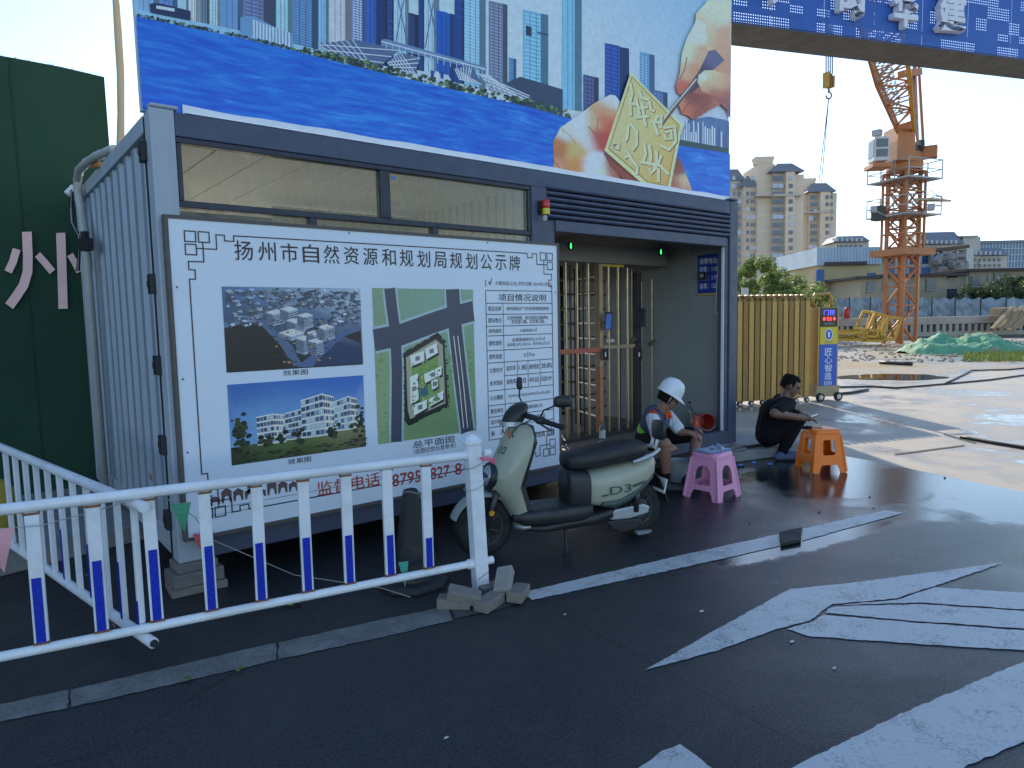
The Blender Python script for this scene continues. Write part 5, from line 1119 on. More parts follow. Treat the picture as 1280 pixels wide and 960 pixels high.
# rear body: lofted cowl
mb = MB(); mb.loft([superring(s, hw, z0, z1) for s, hw, z0, z1 in ((.445, .118, .30, .545), (.43, .145, .295, .55), (.32, .158, .275, .565), (.20, .160, .27, .58), (.05, .150, .34, .60), (-.06, .125, .42, .615), (-.12, .095, .47, .615), (-.14, .06, .50, .60))]); body = obj('rear_cowl', mb, KH, sc, smooth=True, ang=60)
mb = MB(); mb.loft([superring(s, hw, z0, z1) for s, hw, z0, z1 in ((.355, .1615, .285, .335), (.25, .1635, .262, .345), (.12, .1605, .300, .385), (0.0, .142, .375, .44), (-.10, .108, .45, .485))]); obj('lower_trim', mb, KD, body, smooth=True, ang=60)
W_ = .1645
for s_, u0, u1, z0, z1 in (('D3', .30, .12, .375, .435),): obj('lettering', text(s_, S(u0, W_, z0), S(u1, W_-.002, z0+.012), S(u0, W_, z1), .03), KD, body)
obj('stripe', sprism([(.36, .37), (.315, .372), (.315, .384), (.36, .382)], .160, .1645), KD, body); obj('stripe', sprism([(.105, .415), (.0, .44), (0, .452), (.105, .43)], .146, .163), KD, body)
obj('seat_box', MB().loft([superring(s, hw, z0, z1) for s, hw, z0, z1 in ((.60, .09, .30, .56), (.585, .125, .28, .575), (.50, .135, .26, .58), (.44, .14, .27, .56))]), BKP, sc, smooth=True, ang=60)
# seat
mb = MB(); mb.loft([superring(s, hw, z0, z1, 24, .6) for s, hw, z0, z1 in ((.605, .05, .60, .655), (.585, .10, .575, .685), (.50, .13, .565, .70), (.36, .14, .57, .715), (.22, .145, .585, .735), (.08, .135, .60, .745), (-.03, .115, .615, .735), (-.075, .07, .635, .71))]); st = obj('seat', mb, SEATM, sc, smooth=True, ang=70)
mb = MB(); mb.tube([S(.585, .102, .60), S(.50, .135, .60), S(.36, .146, .608), S(.22, .150, .624), S(.08, .14, .64), S(-.03, .12, .652)], .004, 6); obj('piping', mb, BKP, st)
# grab rail and backrest
mb = MB(); mb.tube([S(.10, .150, .60), S(.04, .155, .615), S(-.08, .14, .645), S(-.15, .10, .665), S(-.17, 0, .67), S(-.15, -.10, .665), S(-.08, -.14, .645), S(.10, -.15, .60)], .016, 10); gr = obj('grab_rail', mb, SIL, sc, smooth=True)
mb = MB(); mb.tube([S(-.165, .03, .67), S(-.185, .03, .73)], .013, 8); mb.tube([S(-.165, -.03, .67), S(-.185, -.03, .73)], .013, 8); obj('backrest_stay', mb, SIL, gr)
mb = MB(); mb.loft([[S(-.215+d, a*.085*(1-.15*k), .80+b*.075*(1-.15*k)) for a, b in [(math.copysign(abs(math.cos(t))**.5, math.cos(t)), math.copysign(abs(math.sin(t))**.5, math.sin(t))) for t in [2*math.pi*i/20 for i in range(20)]]] for d, k in ((-.02, 1), (-.012, 0), (.014, 0), (.022, 1))]); obj('backrest', mb, SEATM, gr, smooth=True, ang=50)
# floorboard
obj('floorboard', MB().loft([superring(s, hw, z0, z1, 20, .35) for s, hw, z0, z1 in ((1.03, .10, .245, .30), (.96, .155, .215, .325), (.72, .165, .20, .325), (.52, .160, .20, .325), (.42, .13, .21, .32))]), BKP, sc, smooth=True, ang=50)
obj('belly_pan', MB().loft([superring(s, hw, z0, z1, 20, .5) for s, hw, z0, z1 in ((.95, .10, .17, .21), (.80, .14, .145, .21), (.40, .14, .15, .25), (.25, .12, .18, .27))]), BKP, sc, smooth=True, ang=50)
# front apron
def arc(z, sf, sb, hw, n=15):
    out = []
    for i in range(n):
        t = -math.pi/2+math.pi*i/(n-1); out.append((sb+(sf-sb)*max(0, math.cos(t))**.9 if abs(t) < 1.57 else sb, hw*math.sin(t), z))
    return out
SECT = [(.93, 1.0, .93, .08), (.90, 1.02, .90, .115), (.84, 1.055, .895, .14), (.75, 1.105, .92, .155), (.66, 1.15, .955, .16), (.58, 1.18, .985, .16), (.50, 1.185, 1.01, .155), (.42, 1.12, .985, .145), (.32, 1.055, .955, .135), (.20, 1.0, .925, .125)]
outer = [[S(*q) for q in arc(*a)] for a in SECT]; inner = [[S(s-.018, w*.96, z) for s, w, z in arc(*a)] for a in SECT]
mb = MB(); n_ = 15; K = len(SECT); vs = [p_ for r_ in outer for p_ in r_]+[p_ for r_ in inner for p_ in r_]
fs = []
for k in range(K-1):
    for i in range(n_-1):
        fs.append((k*n_+i, (k+1)*n_+i, (k+1)*n_+i+1, k*n_+i+1)); o_ = K*n_; fs.append((o_+k*n_+i+1, o_+(k+1)*n_+i+1, o_+(k+1)*n_+i, o_+k*n_+i))
    for i in (0, n_-1):
        a, b = k*n_+i, (k+1)*n_+i; fs.append((a, a+K*n_, b+K*n_, b) if i == 0 else (b, b+K*n_, a+K*n_, a))
for i in range(n_-1): fs.append((i+1, i+1+K*n_, i+K*n_, i)); b = (K-1)*n_+i; fs.append((b, b+K*n_, b+1+K*n_, b+1))
mb.add(vs, fs); ap = obj('front_apron', mb, KH, sc, smooth=True, ang=60)
obj('leg_shield', MB().loft([[S(sb-.005, w*.97, z) for w in (-hw, hw)]+[S(sb-.055, w*.8, z) for w in (hw, 0, -hw)] for z, sb, hw in ((.92, .91, .09), (.80, .90, .14), (.65, .955, .15), (.50, 1.0, .14), (.36, .955, .13), (.25, .925, .125))]), BKP, sc)
obj('apron_lip', MB().loft([superring(s, hw, z0, z1, 16, .5) for s, hw, z0, z1 in ((.915, .128, .185, .225), (.96, .124, .18, .225), (1.005, .07, .185, .22))]), SIL, ap, smooth=True, ang=60)
# headlamp
def lampring(rx, rz, d, n=28):   # rings tilted back with the nose of the apron
    return [S(1.165+d-.28*(rz*math.sin(t)), rx*math.cos(t), .575+rz*math.sin(t)+.2*d) for t in [2*math.pi*i/n for i in range(n)]]
hl_ = obj('headlamp', MB().loft([lampring(.100, .098, -.05), lampring(.098, .096, .018), lampring(.090, .088, .030), lampring(.078, .076, .022)]), BKP, sc, smooth=True, ang=40)
obj('lens', MB().loft([lampring(.080, .078, .018), lampring(.070, .068, .030), lampring(.045, .044, .040), lampring(.006, .006, .043)]), mat('lamp_lens', (.42, .46, .52), .08, .5), hl_, smooth=True)
obj('lamp_eyebrow', MB().loft([lampring(.060, .020, .036, 16), lampring(.055, .016, .046, 16)]), BKP, hl_)
obj('lettering', text('D3', S(1.091, .085, .735), S(1.117, .03, .735), S(1.064, .085, .785), .02), KD, ap)
c = S(1.040, .05, .865); mb = MB()
for k in range(4): t = k*1.57+.4; mb.add([c+SLT*(.006*math.cos(t+1.2))+Vector((0, 0, .006*math.sin(t+1.2))), c+SLT*(.032*math.cos(t))+Vector((0, 0, .032*math.sin(t)))+SDV*.004, c+SLT*(.026*math.cos(t+.7))+Vector((0, 0, .026*math.sin(t+.7)))+SDV*.004], [(0, 1, 2)])
e_ = obj('emblem', mb, mat('orange_emblem', (.7, .16, .03), .4), ap); e_.modifiers.new('s', 'SOLIDIFY').thickness = .012
# handlebar head
mb = MB(); mb.loft([[S(s+a, w, z) for a, w in [(.075*k*math.cos(t), .085*k*math.sin(t)) for t in [2*math.pi*i/20 for i in range(20)]]] for s, z, k in ((1.00, .925, .95), (.985, .96, 1.05), (.96, 1.01, 1.05), (.935, 1.05, .9), (.92, 1.075, .5))]); hh = obj('handlebar_cowl', mb, BKP, sc, smooth=True, ang=60)
mb = MB(); mb.loft([[S(s+a, w, z) for a, w in [(.078*math.cos(t), .092*math.sin(t)) for t in [2*math.pi*i/20 for i in range(20)]]] for s, z in ((1.003, .925), (.995, .955))]); obj('silver_collar', mb, SIL, hh, smooth=True, ang=40)
for sg_ in (1, -1):
    mb = MB(); mb.tube([S(.93, .05*sg_, 1.0), S(.88, .14*sg_, .985), S(.835, .22*sg_, .965)], .02, 10); obj('handlebar', mb, BKP, sc, smooth=True)
    mb = MB(); mb.tube([S(.845, .205*sg_, .968), S(.825, .235*sg_, .962), S(.765, .33*sg_, .94), S(.75, .352*sg_, .934)], [.024, .019, .018, .021], 12); gp = obj('grip', mb, mat('grip_rubber', (.014, .014, .014), .8), sc, smooth=True, ang=50)
    mb = MB(); mb.sphere(S(.85, .19*sg_, .97), (.04, .04, .03), 10, 8); obj('switch_cluster', mb, BKP, sc, smooth=True)
    mb = MB(); mb.tube([S(.875, .19*sg_, .965), S(.865, .26*sg_, .945), S(.835, .32*sg_, .92)], .007, 6); obj('brake_lever', mb, BKP, sc, smooth=True)
    m0 = S(.85, .18*sg_, .985); m1 = S(.83, .20*sg_, 1.04); m2 = S(.78, .27*sg_, 1.075) if sg_ > 0 else S(.87, -.16, 1.10); mc = S(.73, .30, 1.105) if sg_ > 0 else S(.865, -.165, 1.20)
    mb = MB(); mb.tube([m0, m1, m2, mc], .006, 7); ms = obj('mirror_stem', mb, BKP, sc, smooth=True)
    if sg_ > 0: ux, uz, th = (SLT*.35+SDV*-.9).normalized(), Vector((0, 0, 1)), (SLT*.9+SDV*.35).normalized()
    else: ux, uz, th = (SLT*.80+SDV*.6).normalized()*.28, Vector((0, 0, 1)), SDV
    mb = MB(); sup = [(math.copysign(abs(math.cos(t))**.5, math.cos(t)), math.copysign(abs(math.sin(t))**.5, math.sin(t))) for t in [2*math.pi*i/20 for i in range(20)]]
    a_, b_ = (.062, .040) if sg_ > 0 else (.062, .048)
    if sg_ < 0: ux = (SLT*.35-SDV*.1).normalized()*.32
    mb.loft([[mc+ux*(a*a_*k)+uz*(b*b_*k)+th*d for a, b in sup] for d, k in ((.02, .5), (.012, .9), (0, 1.0), (-.008, .97), (-.010, .9))]); obj('mirror_head', mb, BKP, ms, smooth=True, ang=50)
for w_ in (.06, -.06):
    mb = MB(); mb.tube([S(.90, w_*2.4, .975), S(1.0, w_*2.2, .93), S(1.03, w_*1.6, .88), S(1.0, w_, .80)], .0045, 6); obj('brake_cable', mb, BKP, sc, smooth=True)
# front fork, wheel, fender
fc = S(1.2254, 0, .215)
def wheel(c, r_, hw, name='wheel'):
    M = Matrix((SDV.to_tuple(), (0, 0, 1), SLT.to_tuple())).transposed()
    ty = obj(name, MB().lathe([(r_*.62, -hw*.7), (r_*.80, -hw), (r_*.95, -hw*.8), (r_, -hw*.3), (r_, hw*.3), (r_*.95, hw*.8), (r_*.80, hw), (r_*.62, hw*.7)], c, 32, M), TY_, sc, smooth=True, ang=60)
    ri = obj('rim', MB().lathe([(r_*.60, hw*.55), (r_*.66, hw*.72), (r_*.62, hw*.75), (r_*.55, hw*.6), (r_*.15, hw*.7), (r_*.12, hw*.9), (.001, hw*.9)], c, 28, M), mat('dark_alloy', (.06, .06, .065), .4, .6), ty, smooth=True, ang=40)
    for k in range(6): t = k*1.0472+.3; obj('spoke', MB().bar(c+SLT*(hw*.8)+SDV*(r_*.12*math.cos(t))+Vector((0, 0, r_*.12*math.sin(t))), c+SLT*(hw*.75)+SDV*(r_*.6*math.cos(t))+Vector((0, 0, r_*.6*math.sin(t))), .022, .012), mat('alloy_grey', (.06, .06, .065), .4, .6), ty)
    return ty
wheel(fc, .215, .045); 
for w in (-.07, .07): mb = MB(); mb.tube([S(1.225, w, .215), S(1.17, w, .38), S(1.12, w*.8, .52)], [.02, .024, .026], 10); obj('fork_leg', mb, mat('dark_alloy', (.06, .06, .065)), sc, smooth=True)
obj('orange_reflector', MB().cyl(S(1.19, .092, .33), S(1.19, .102, .33), .02, n=12), mat('amber', (.75, .30, .02), .2), sc)
mb = MB(); mb.loft([[fc+SDV*(rr*math.cos(t))+Vector((0, 0, rr*math.sin(t)))+SLT*w for w, rr in ((-.062, .225), (-.05, .243), (0, .25), (.05, .243), (.062, .225), (.05, .235), (0, .241), (-.05, .235))] for t in [R(a) for a in range(20, 156, 9)]]); obj('front_fender', mb, mat('pale_fender', (.28, .30, .29), .4), sc, smooth=True, ang=60)
wheel(S(0, 0, .21), .21, .05)
obj('hub_motor', MB().cyl(S(0, -.06, .21), S(0, .062, .21), .085, n=24), mat('dark_alloy', (.06, .06, .065)), sc, bevel=.008)
mb = MB(); mb.prism([S(s, .068, z) for s, z in ((.31, .19), (.22, .245), (-.02, .262), (-.075, .235), (-.06, .185), (.10, .16), (.24, .165))], SLT*.035); obj('swingarm_cover', mb, SIL, sc, bevel=.012)
mb = MB(); mb.prism([S(s, .072, z) for s, z in ((.30, .165), (.02, .155), (-.02, .12), (.06, .065), (.17, .06), (.26, .10))], SLT*.03); obj('chain_case', mb, BKP, sc, bevel=.012)
mb = MB(); mb.prism([S(s, .12, z) for s, z in ((.08, .075), (-.06, .07), (-.03, .05), (.07, .045))], SLT*.05); obj('foot_peg', mb, mat('grey_peg', (.20, .21, .22), .6), sc, bevel=.008)
mb = MB(); mb.loft([[S(a, w, b) for w in (-.075, .075)]+[S(a-.012, w, b-.004) for w in (.075, -.075)] for a, b in ((-.11, .50), (-.17, .44), (-.215, .33), (-.245, .24))]); mg = obj('rear_mudguard', mb, BKP, sc)
obj('number_plate', MB().obox(S(-.225, 0, .37), (.012, .16, .11), math.atan2(SDV.y, SDV.x), Matrix.Rotation(-.25, 4, 'Y')), mat('plate_white', (.6, .6, .58), .4), mg)
obj('tail_lamp', MB().loft([superring(s, hw, z0, z1, 16) for s, hw, z0, z1 in ((-.12, .07, .53, .58), (-.15, .06, .535, .575))]), mat('lens_red', (.6, .03, .03)), sc)
mb = MB(); mb.tube([S(.62, .06, .18), S(.66, .16, .09), S(.68, .235, .012)], [.012, .011, .01], 8); obj('side_stand', mb, mat('dark_alloy', (.06, .06, .065)), sc); obj('stand_foot', MB().obox(S(.682, .24, .008), (.07, .03, .012), .4), mat('dark_alloy', (.06, .06, .065)), sc)
for w in (-.1, .1): mb = MB(); mb.tube([S(.05, w, .21), S(.03, w, .42)], .022, 10); obj('rear_shock', mb, mat('dark_alloy', (.06, .06, .065)), sc, smooth=True)
mb = MB(); mb.tube([S(.40, w*1.0, .2) for w in (-.07, .07)], .02, 8); obj('pivot', mb, BKP, sc)
for w in (-.075, .075): obj('swingarm', MB().bar(S(.38, w, .2), S(0, w, .21), .03, .045), BKP, sc)
# ================================================================== STOOLS
def stool(name, label, cc, ang, h, bw, tw, col, win, group='plastic stools'):
    """moulded square stool: tapered shell with a window in each side and arched feet"""
    m = mat(name+'_plastic', col, .32, var=.04, scale=3, dirt=.12, dirtc=tuple(x*.6 for x in col))
    try:
        b_ = m.node_tree.nodes['Principled BSDF']; b_.inputs['Subsurface Weight'].default_value = .25; b_.inputs['Subsurface Radius'].default_value = (.02, .01, .006)
    except Exception: pass
    root = thing(name, label, 'stool', cc, ang, group)
    bm = bmesh.new()
    # one side outline in (u,z), with opening; bridged by polygons with a hole
    def wdt(z): return (bw+(tw-bw)*min(1, z/(h-.05)))/2
    def side():
        H = h-.045; fz = .085
        out = [(-1, 0), (-.66, 0), (-.62, .045), (-.50, fz), (.50, fz), (.62, .045), (.66, 0), (1, 0), (1, H*.5), (1, H), (-1, H), (-1, H*.5)]
        if win == 'arch': hole = [(-.52, .135), (.52, .135)]+[(.52*math.cos(t), H*.62+.075*math.sin(t)) for t in [math.pi*i/8 for i in range(9)]]
        else: hole = [(-.34, .185), (.34, .185), (.44, .20), (.44, H*.80), (.36, H*.84), (-.36, H*.84), (-.44, H*.80), (-.44, .20)]
        return out, hole
    out, hole = side(); n0, n1 = len(out), len(hole)
    V = [Vector((a, b*3)) for a, b in out]+[Vector((a, b*3)) for a, b in hole]
    vv, ee, ff, *_ = delaunay_2d_cdt(V, [(i, (i+1) % n0) for i in range(n0)]+[(n0+i, n0+(i+1) % n1) for i in range(n1)], [], 0, 1e-5)
    def inp(q, P_):
        r = False; j = len(P_)-1
        for i in range(len(P_)):
            if (P_[i][1]*3 > q.y) != (P_[j][1]*3 > q.y) and q.x < (P_[j][0]-P_[i][0])*(q.y-P_[i][1]*3)/((P_[j][1]-P_[i][1])*3)+P_[i][0]: r = not r
            j = i
        return r
    vmap = {}
    for sd_ in range(4):
        M = Matrix.Rotation(sd_*math.pi/2, 3, 'Z')
        def P3(q):
            z = q.y/3; w = wdt(z); k = M @ Vector((q.x*w*.96, -w, z)); key = (round(k.x, 4), round(k.y, 4), round(k.z, 4))
            if abs(abs(q.x)-1) < 1e-4:  # shared chamfered corner
                pass
            if key not in vmap: vmap[key] = bm.verts.new(k)
            return vmap[key]
        for f in ff:
            c = sum((vv[i] for i in f), Vector((0, 0)))/len(f)
            if inp(c, out) and not inp(c, hole):
                try: bm.faces.new([P3(vv[i]) for i in f])
                except ValueError: pass
    # corner chamfers
    def E(sd_, sx_, z): w = wdt(z); return Matrix.Rotation(sd_*math.pi/2, 3, 'Z') @ Vector((sx_*w*.96, -w, z))
    H = h-.045
    def gv(k):
        key = (round(k.x, 4), round(k.y, 4), round(k.z, 4))
        if key not in vmap: vmap[key] = bm.verts.new(k)
        return vmap[key]
    for sd_ in range(4):
        for za, zb in ((0, H*.5), (H*.5, H)):
            try: bm.faces.new([gv(E(sd_, 1, za)), gv(E((sd_+1) % 4, -1, za)), gv(E((sd_+1) % 4, -1, zb)), gv(E(sd_, 1, zb))])
            except ValueError: pass
    me = bpy.data.meshes.new('shell'); bm.normal_update(); bm.to_mesh(me); bm.free()
    sh = obj('leg_frame', me, m, root, local=True); so_ = sh.modifiers.new('solid', 'SOLIDIFY'); so_.thickness = .010; so_.offset = -1
    bv = sh.modifiers.new('bevel', 'BEVEL'); bv.width = .004; bv.segments = 2; bv.limit_method = 'ANGLE'; bv.angle_limit = R(50)
    # top: rim, rounded slab with grip hole hint
    def rr(hw, z, rad=.045, n=5):
        pts = []
        for k, (sx_, sy_) in enumerate(((1, 1), (-1, 1), (-1, -1), (1, -1))):
            for i in range(n): t = k*math.pi/2+math.pi/2*i/(n-1); pts.append(Vector((sx_*(hw-rad)+rad*math.cos(t), sy_*(hw-rad)+rad*math.sin(t), z)))
        return pts
    t2 = wdt(h)
    mb = MB(); mb.loft([rr(t2-.012, h-.055), rr(t2+.006, h-.050), rr(t2+.008, h-.018), rr(t2-.001, h-.004), rr(t2-.012, h), rr(t2-.035, h-.003), rr(t2-.06, h-.005, .03)]); obj('seat_top', mb, m, root, local=True, smooth=True, ang=45)
    obj('grip_hole', MB().cyl((0, 0, h-.006), (0, 0, h-.0042), .018, n=16), mat('hole_dark', (.02, .01, .01), .9), root, local=True)
    # raised corner ribs
    for sd_ in range(4):
        mb = MB(); q = [Matrix.Rotation(math.pi/4+sd_*math.pi/2, 3, 'Z') @ Vector((0, -wdt(z)*1.388, z)) for z in (.012, h*.5, h-.06)]
        mb.tube(q, [.017, .015, .013], 8); obj('leg', mb, m, root, local=True, smooth=True, ang=50)
    return root
p1 = atZ(905, 630); p0 = atZ(852, 622); p2_ = atZ(922, 620)
pink_c = Vector((4.40, -.80, 0)); stool('pink_stool', 'pink plastic stool with arched openings and papers on it', (4.385, -.80, 0), R(3), .43, .37, .27, (.78, .32, .50), 'arch')
stool('orange_stool', 'bright orange plastic stool standing on wet asphalt', (6.16, -.93, 0), R(-33), .455, .37, .275, (.95, .20, .004), 'box')
# papers and phone on the stools
pc_ = Vector((4.385, -.80, .431)); pap = thing('blue_folder', 'pale blue folder of papers lying on the pink stool', 'folder', tuple(pc_))
for k, (a, sx_, sy_) in enumerate(((.35, .30, .21), (.5, .29, .20), (.2, .22, .16))):
    M = Matrix.Translation(pc_+Vector((.0, .0, .003+k*.004))) @ Matrix.Rotation(-.5+a, 4, 'Z'); n_ = 8; vs = []
    for i in range(n_+1):
        for j in (0, 1): u = i/n_-.5; vs.append(M @ Vector((u*sx_, (j-.5)*sy_, .022*max(0, abs(u)-.22)**1.0*(1 if u > 0 else .5)*(j*.6+.6))))
    mb = MB(); mb.add(vs, [(2*i, 2*i+2, 2*i+3, 2*i+1) for i in range(n_)]); o_ = obj('sheet', mb, mat('folder_blue_%d' % k, ((.20, .30, .62), (.42, .50, .68), (.45, .5, .62))[k], .4), pap); o_.modifiers.new('s', 'SOLIDIFY').thickness = .002
obj('pen', MB().cyl(pc_+Vector((-.04, -.05, .02)), pc_+Vector((.0, .03, .02)), .004, n=8), mat('pen_black', (.01, .01, .012), .3), pap)
mb = MB(); mb.cyl(pc_+Vector((.02, -.10, .03)), pc_+Vector((.12, .02, .035)), .014, n=12); obj('rolled_sheet', mb, mat('folder_blue_1', (.4, .5, .7)), pap)

# ================================================================== PEOPLE
def capsule(mb, a, b, ra, rb, n=14):
    a, b = Vector(a), Vector(b); d = b-a; L_ = d.length; d = d.normalized() if L_ > 1e-6 else Vector((0, 0, 1))
    pts = []; rs = []
    for t in (-1, -.92, -.75, -.45, 0): pts.append(a+d*ra*t); rs.append(max(.0006, ra*math.sqrt(max(0, 1-t*t))))
    for t in (0, .45, .75, .92, 1): pts.append(b+d*rb*t); rs.append(max(.0006, rb*math.sqrt(max(0, 1-t*t))))
    u = Vector((0, 0, 1)) if abs(d.z) < .9 else Vector((1, 0, 0)); x = d.cross(u).normalized(); y = x.cross(d)
    mb.loft([[p_+x*(r_*math.cos(2*math.pi*i/n))-y*(r_*math.sin(2*math.pi*i/n)) for i in range(n)] for p_, r_ in zip(pts, rs)])
def figure(name, root, prims, mats, voxel=.0065, rule=None):
    mb = MB()
    for q in prims:
        if q[0] == 'c': capsule(mb, *q[1:5])
        else: mb.sphere(q[1], q[2], 18, 12, q[3])
    me = mesh('tmp', mb); o = bpy.data.objects.new('tmp', me); C.objects.link(o)
    r_ = o.modifiers.new('r', 'REMESH'); r_.mode = 'VOXEL'; r_.voxel_size = voxel; r_.use_smooth_shade = True
    s_ = o.modifiers.new('s', 'SMOOTH'); s_.factor = .5; s_.iterations = 3
    dg = bpy.context.evaluated_depsgraph_get(); m2 = bpy.data.meshes.new_from_object(o.evaluated_get(dg)); bpy.data.objects.remove(o)
    m2.materials.clear(); names = list(mats)
    for k in names: m2.materials.append(mats[k])
    import numpy as np
    nf = len(m2.polygons); Cn = np.empty(nf*3); m2.polygons.foreach_get('center', Cn); Cn = Cn.reshape(-1, 3); best = np.full(nf, 1e9); bi = np.zeros(nf, int)
    for k, q in enumerate(prims):
        if q[0] == 'c':
            a = np.array(q[1]); ab = np.array(q[2])-a; t = np.clip(((Cn-a)@ab)/max(1e-9, ab@ab), 0, 1); d = np.linalg.norm(Cn-a-t[:, None]*ab, axis=1)-(q[3]+(q[4]-q[3])*t)
        else:
            v = Cn-np.array(q[1])
            if q[3]: v = v@np.array(q[3].inverted()).T
            d = (np.sqrt(((v/np.array(q[2]))**2).sum(1))-1)*min(q[2])
        w = d < best; best[w] = d[w]; bi[w] = k
    labs = [q[5] if q[0] == 'c' else q[4] for q in prims]
    for i, p_ in enumerate(m2.polygons):
        l = labs[bi[i]]
        if rule: l = rule(p_.center, l)
        p_.material_index = names.index(l); p_.use_smooth = True
    return obj(name, m2, None, root)
def frame(fwd, up=(0, 0, 1)):
    f = Vector(fwd).normalized(); u = Vector(up); l = u.cross(f).normalized(); u = f.cross(l)
    return Matrix((f, l, u)).transposed(), f, l, u      # x forward, y left, z up
def head_prims(c, fwd, up, s=1.0, skin='skin', hairlab=None):
    M, f, l, u = frame(fwd, up); P_ = lambda a, b, d: c+f*(a*s)+l*(b*s)+u*(d*s)
    out = [('e', P_(-.012, 0, .022), (.098*s, .078*s, .098*s), M, skin), ('e', P_(.028, 0, -.03), (.066*s, .062*s, .082*s), M, skin), ('e', P_(.058, 0, -.088), (.030*s, .034*s, .022*s), M, skin)]
    out += [('c', P_(.088, 0, .012), P_(.108, 0, -.026), .009*s, .015*s, skin), ('c', P_(.095, -.014, -.03), P_(.095, .014, -.03), .009*s, .009*s, skin)]
    out += [('c', P_(.083, -.045, .022), P_(.092, .0, .026), .012*s, .011*s, skin), ('c', P_(.083, .045, .022), P_(.092, 0, .026), .012*s, .011*s, skin)]
    out += [('c', P_(.086, -.022, -.060), P_(.086, .022, -.060), .010*s, .010*s, 'lips' if skin == 'skin' else skin)]
    for k in (-1, 1): out += [('c', P_(-.008, k*.080, .010), P_(-.004, k*.082, -.025), .013*s, .010*s, skin), ('e', P_(.062, k*.040, -.025), (.022*s, .024*s, .022*s), M, skin)]
    return out, P_, M
def hand_prims(w, d, palm_n, s=1.0, curl=.5, side=1):
    """w wrist point, d direction of the hand, palm_n normal on the back of the hand"""
    d = Vector(d).normalized(); n = Vector(palm_n); n = (n-d*n.dot(d)).normalized(); x = d.cross(n).normalized()*side
    pc = w+d*.045*s; out = [('c', w, pc, .026*s, .034*s, 'skin'), ('c', pc+x*.022*s, pc-x*.022*s+d*.01, .021*s, .021*s, 'skin')]
    for k, ln_ in enumerate((.068, .076, .072, .056)):
        b0 = w+d*.082*s+x*(.030-.020*k)*s; a = curl*.5; q = b0; dd = d.copy()
        for j, fr in enumerate((.45, .32, .23)):
            dd = (dd*math.cos(a)-n*math.sin(a)).normalized(); q2 = q+dd*(ln_*fr*s); out.append(('c', q, q2, (.0098-.0008*j)*s, (.0092-.0008*j)*s, 'skin')); q = q2; a = curl*.75
    t0 = w+d*.025*s+x*.030*s; t1 = t0+(d*.6+x*.75-n*.15).normalized()*.036*s; t2 = t1+(d*.95+x*.1-n*.3).normalized()*.028*s; out += [('c', t0, t1, .014*s, .0115*s, 'skin'), ('c', t1, t2, .0115*s, .0095*s, 'skin')]
    return out
SKIN = mat('tanned_skin', (.27, .135, .085), .5, var=.12, scale=12); SKIN2 = mat('brown_skin', (.17, .085, .055), .5, var=.12, scale=12)
LIP = mat('lips', (.18, .07, .055), .5)
def fabric(name, c, var=.2):
    if name in MATS: return MATS[name]
    t = NT(name); v = t.coord(); t.col(t.mix(t.noise(v, 14, 4), tuple(x*(1-var) for x in c), tuple(x*(1+var) for x in c))); t.rough(.85)
    f1 = t.noise(t.mapping(v, (1, 1, .55), rot=(.5, .3, .2)), 17, 3, .5, 1.2); f2 = t.noise(v, 220, 2)
    t.b.inputs['Specular IOR Level'].default_value = .12; t.bump(t.math('ADD', f1, t.math('MULTIPLY', f2, .06)), 1.0, .03); MATS[name] = t.m; return t.m
# ---- guard with white helmet
gd = thing('person', 'person in white helmet, grey vest and dark shorts sitting on the cabin sill', 'person', (4.4, -.1, 0))
hipc = Vector((4.47, .03, .435)); F_ = Vector((.30, -.95, 0)).normalized(); Lf = Vector((.95, .30, 0)).normalized()
kr = atY(831, 562, -.43); kl_ = atY(871, 553, -.36); kr.z = .47; kl_.z = .49
ar = atY(833, 603, -.42); al_ = atY(864, 598, -.44); ar.z = .11; al_.z = .11
neck = atY(826, 514, -.20); chest = neck.lerp(hipc, .38)+Vector((0, .02, 0)); 
shr = neck-Lf*.165+Vector((0, .02, -.055)); shl = neck+Lf*.160+Vector((0, -.01, -.065))
er = shr+Vector((-.02, -.10, -.245)); el = atY(851, 540, -.34); hr = atY(844, 561, -.47); hl2 = atY(862, 541, -.44)
pr_g = [('e', hipc, (.13, .165, .125), frame(F_)[0], 'shorts'), ('c', hipc+Vector((0, 0, .04)), chest, .125, .135, 'vest')]
Mt = frame(F_, (neck-hipc).normalized())[0]
pr_g += [('e', chest+Vector((0, -.01, .02)), (.125, .175, .16), Mt, 'vest'), ('e', neck+Vector((0, .02, -.10)), (.105, .165, .10), Mt, 'vest'), ('c', neck+Vector((0, .01, -.03)), neck+F_*.035+Vector((0, 0, .06)), .056, .054, 'skin')]
pr_g += [('c', neck+Vector((0, 0, -.05)), shr, .07, .066, 'vest'), ('c', neck+Vector((0, 0, -.05)), shl, .07, .066, 'vest'), ('e', shr+Vector((.0, 0, .042)), (.05, .04, .04), Mt, 'orange')]
for sh_, e_, h_, nm in ((shr, er, hr, 1), (shl, el, hl2, -1)):
    mid = sh_.lerp(e_, .78); d = (h_-e_).normalized()
    pr_g += [('c', sh_, mid, .068, .064, 'sleeve'), ('c', sh_.lerp(e_, .5), e_, .046, .042, 'skin'), ('c', e_, h_-d*.01, .042, .028, 'skin')]
pr_g += hand_prims(hr, (kr+Vector((.06, -.02, -.03))-hr), (-.1, -.4, 1), 1, .6, -1) + hand_prims(hl2, (Vector((.7, -.5, -.35))), (0, -.3, 1), 1, .9, 1)
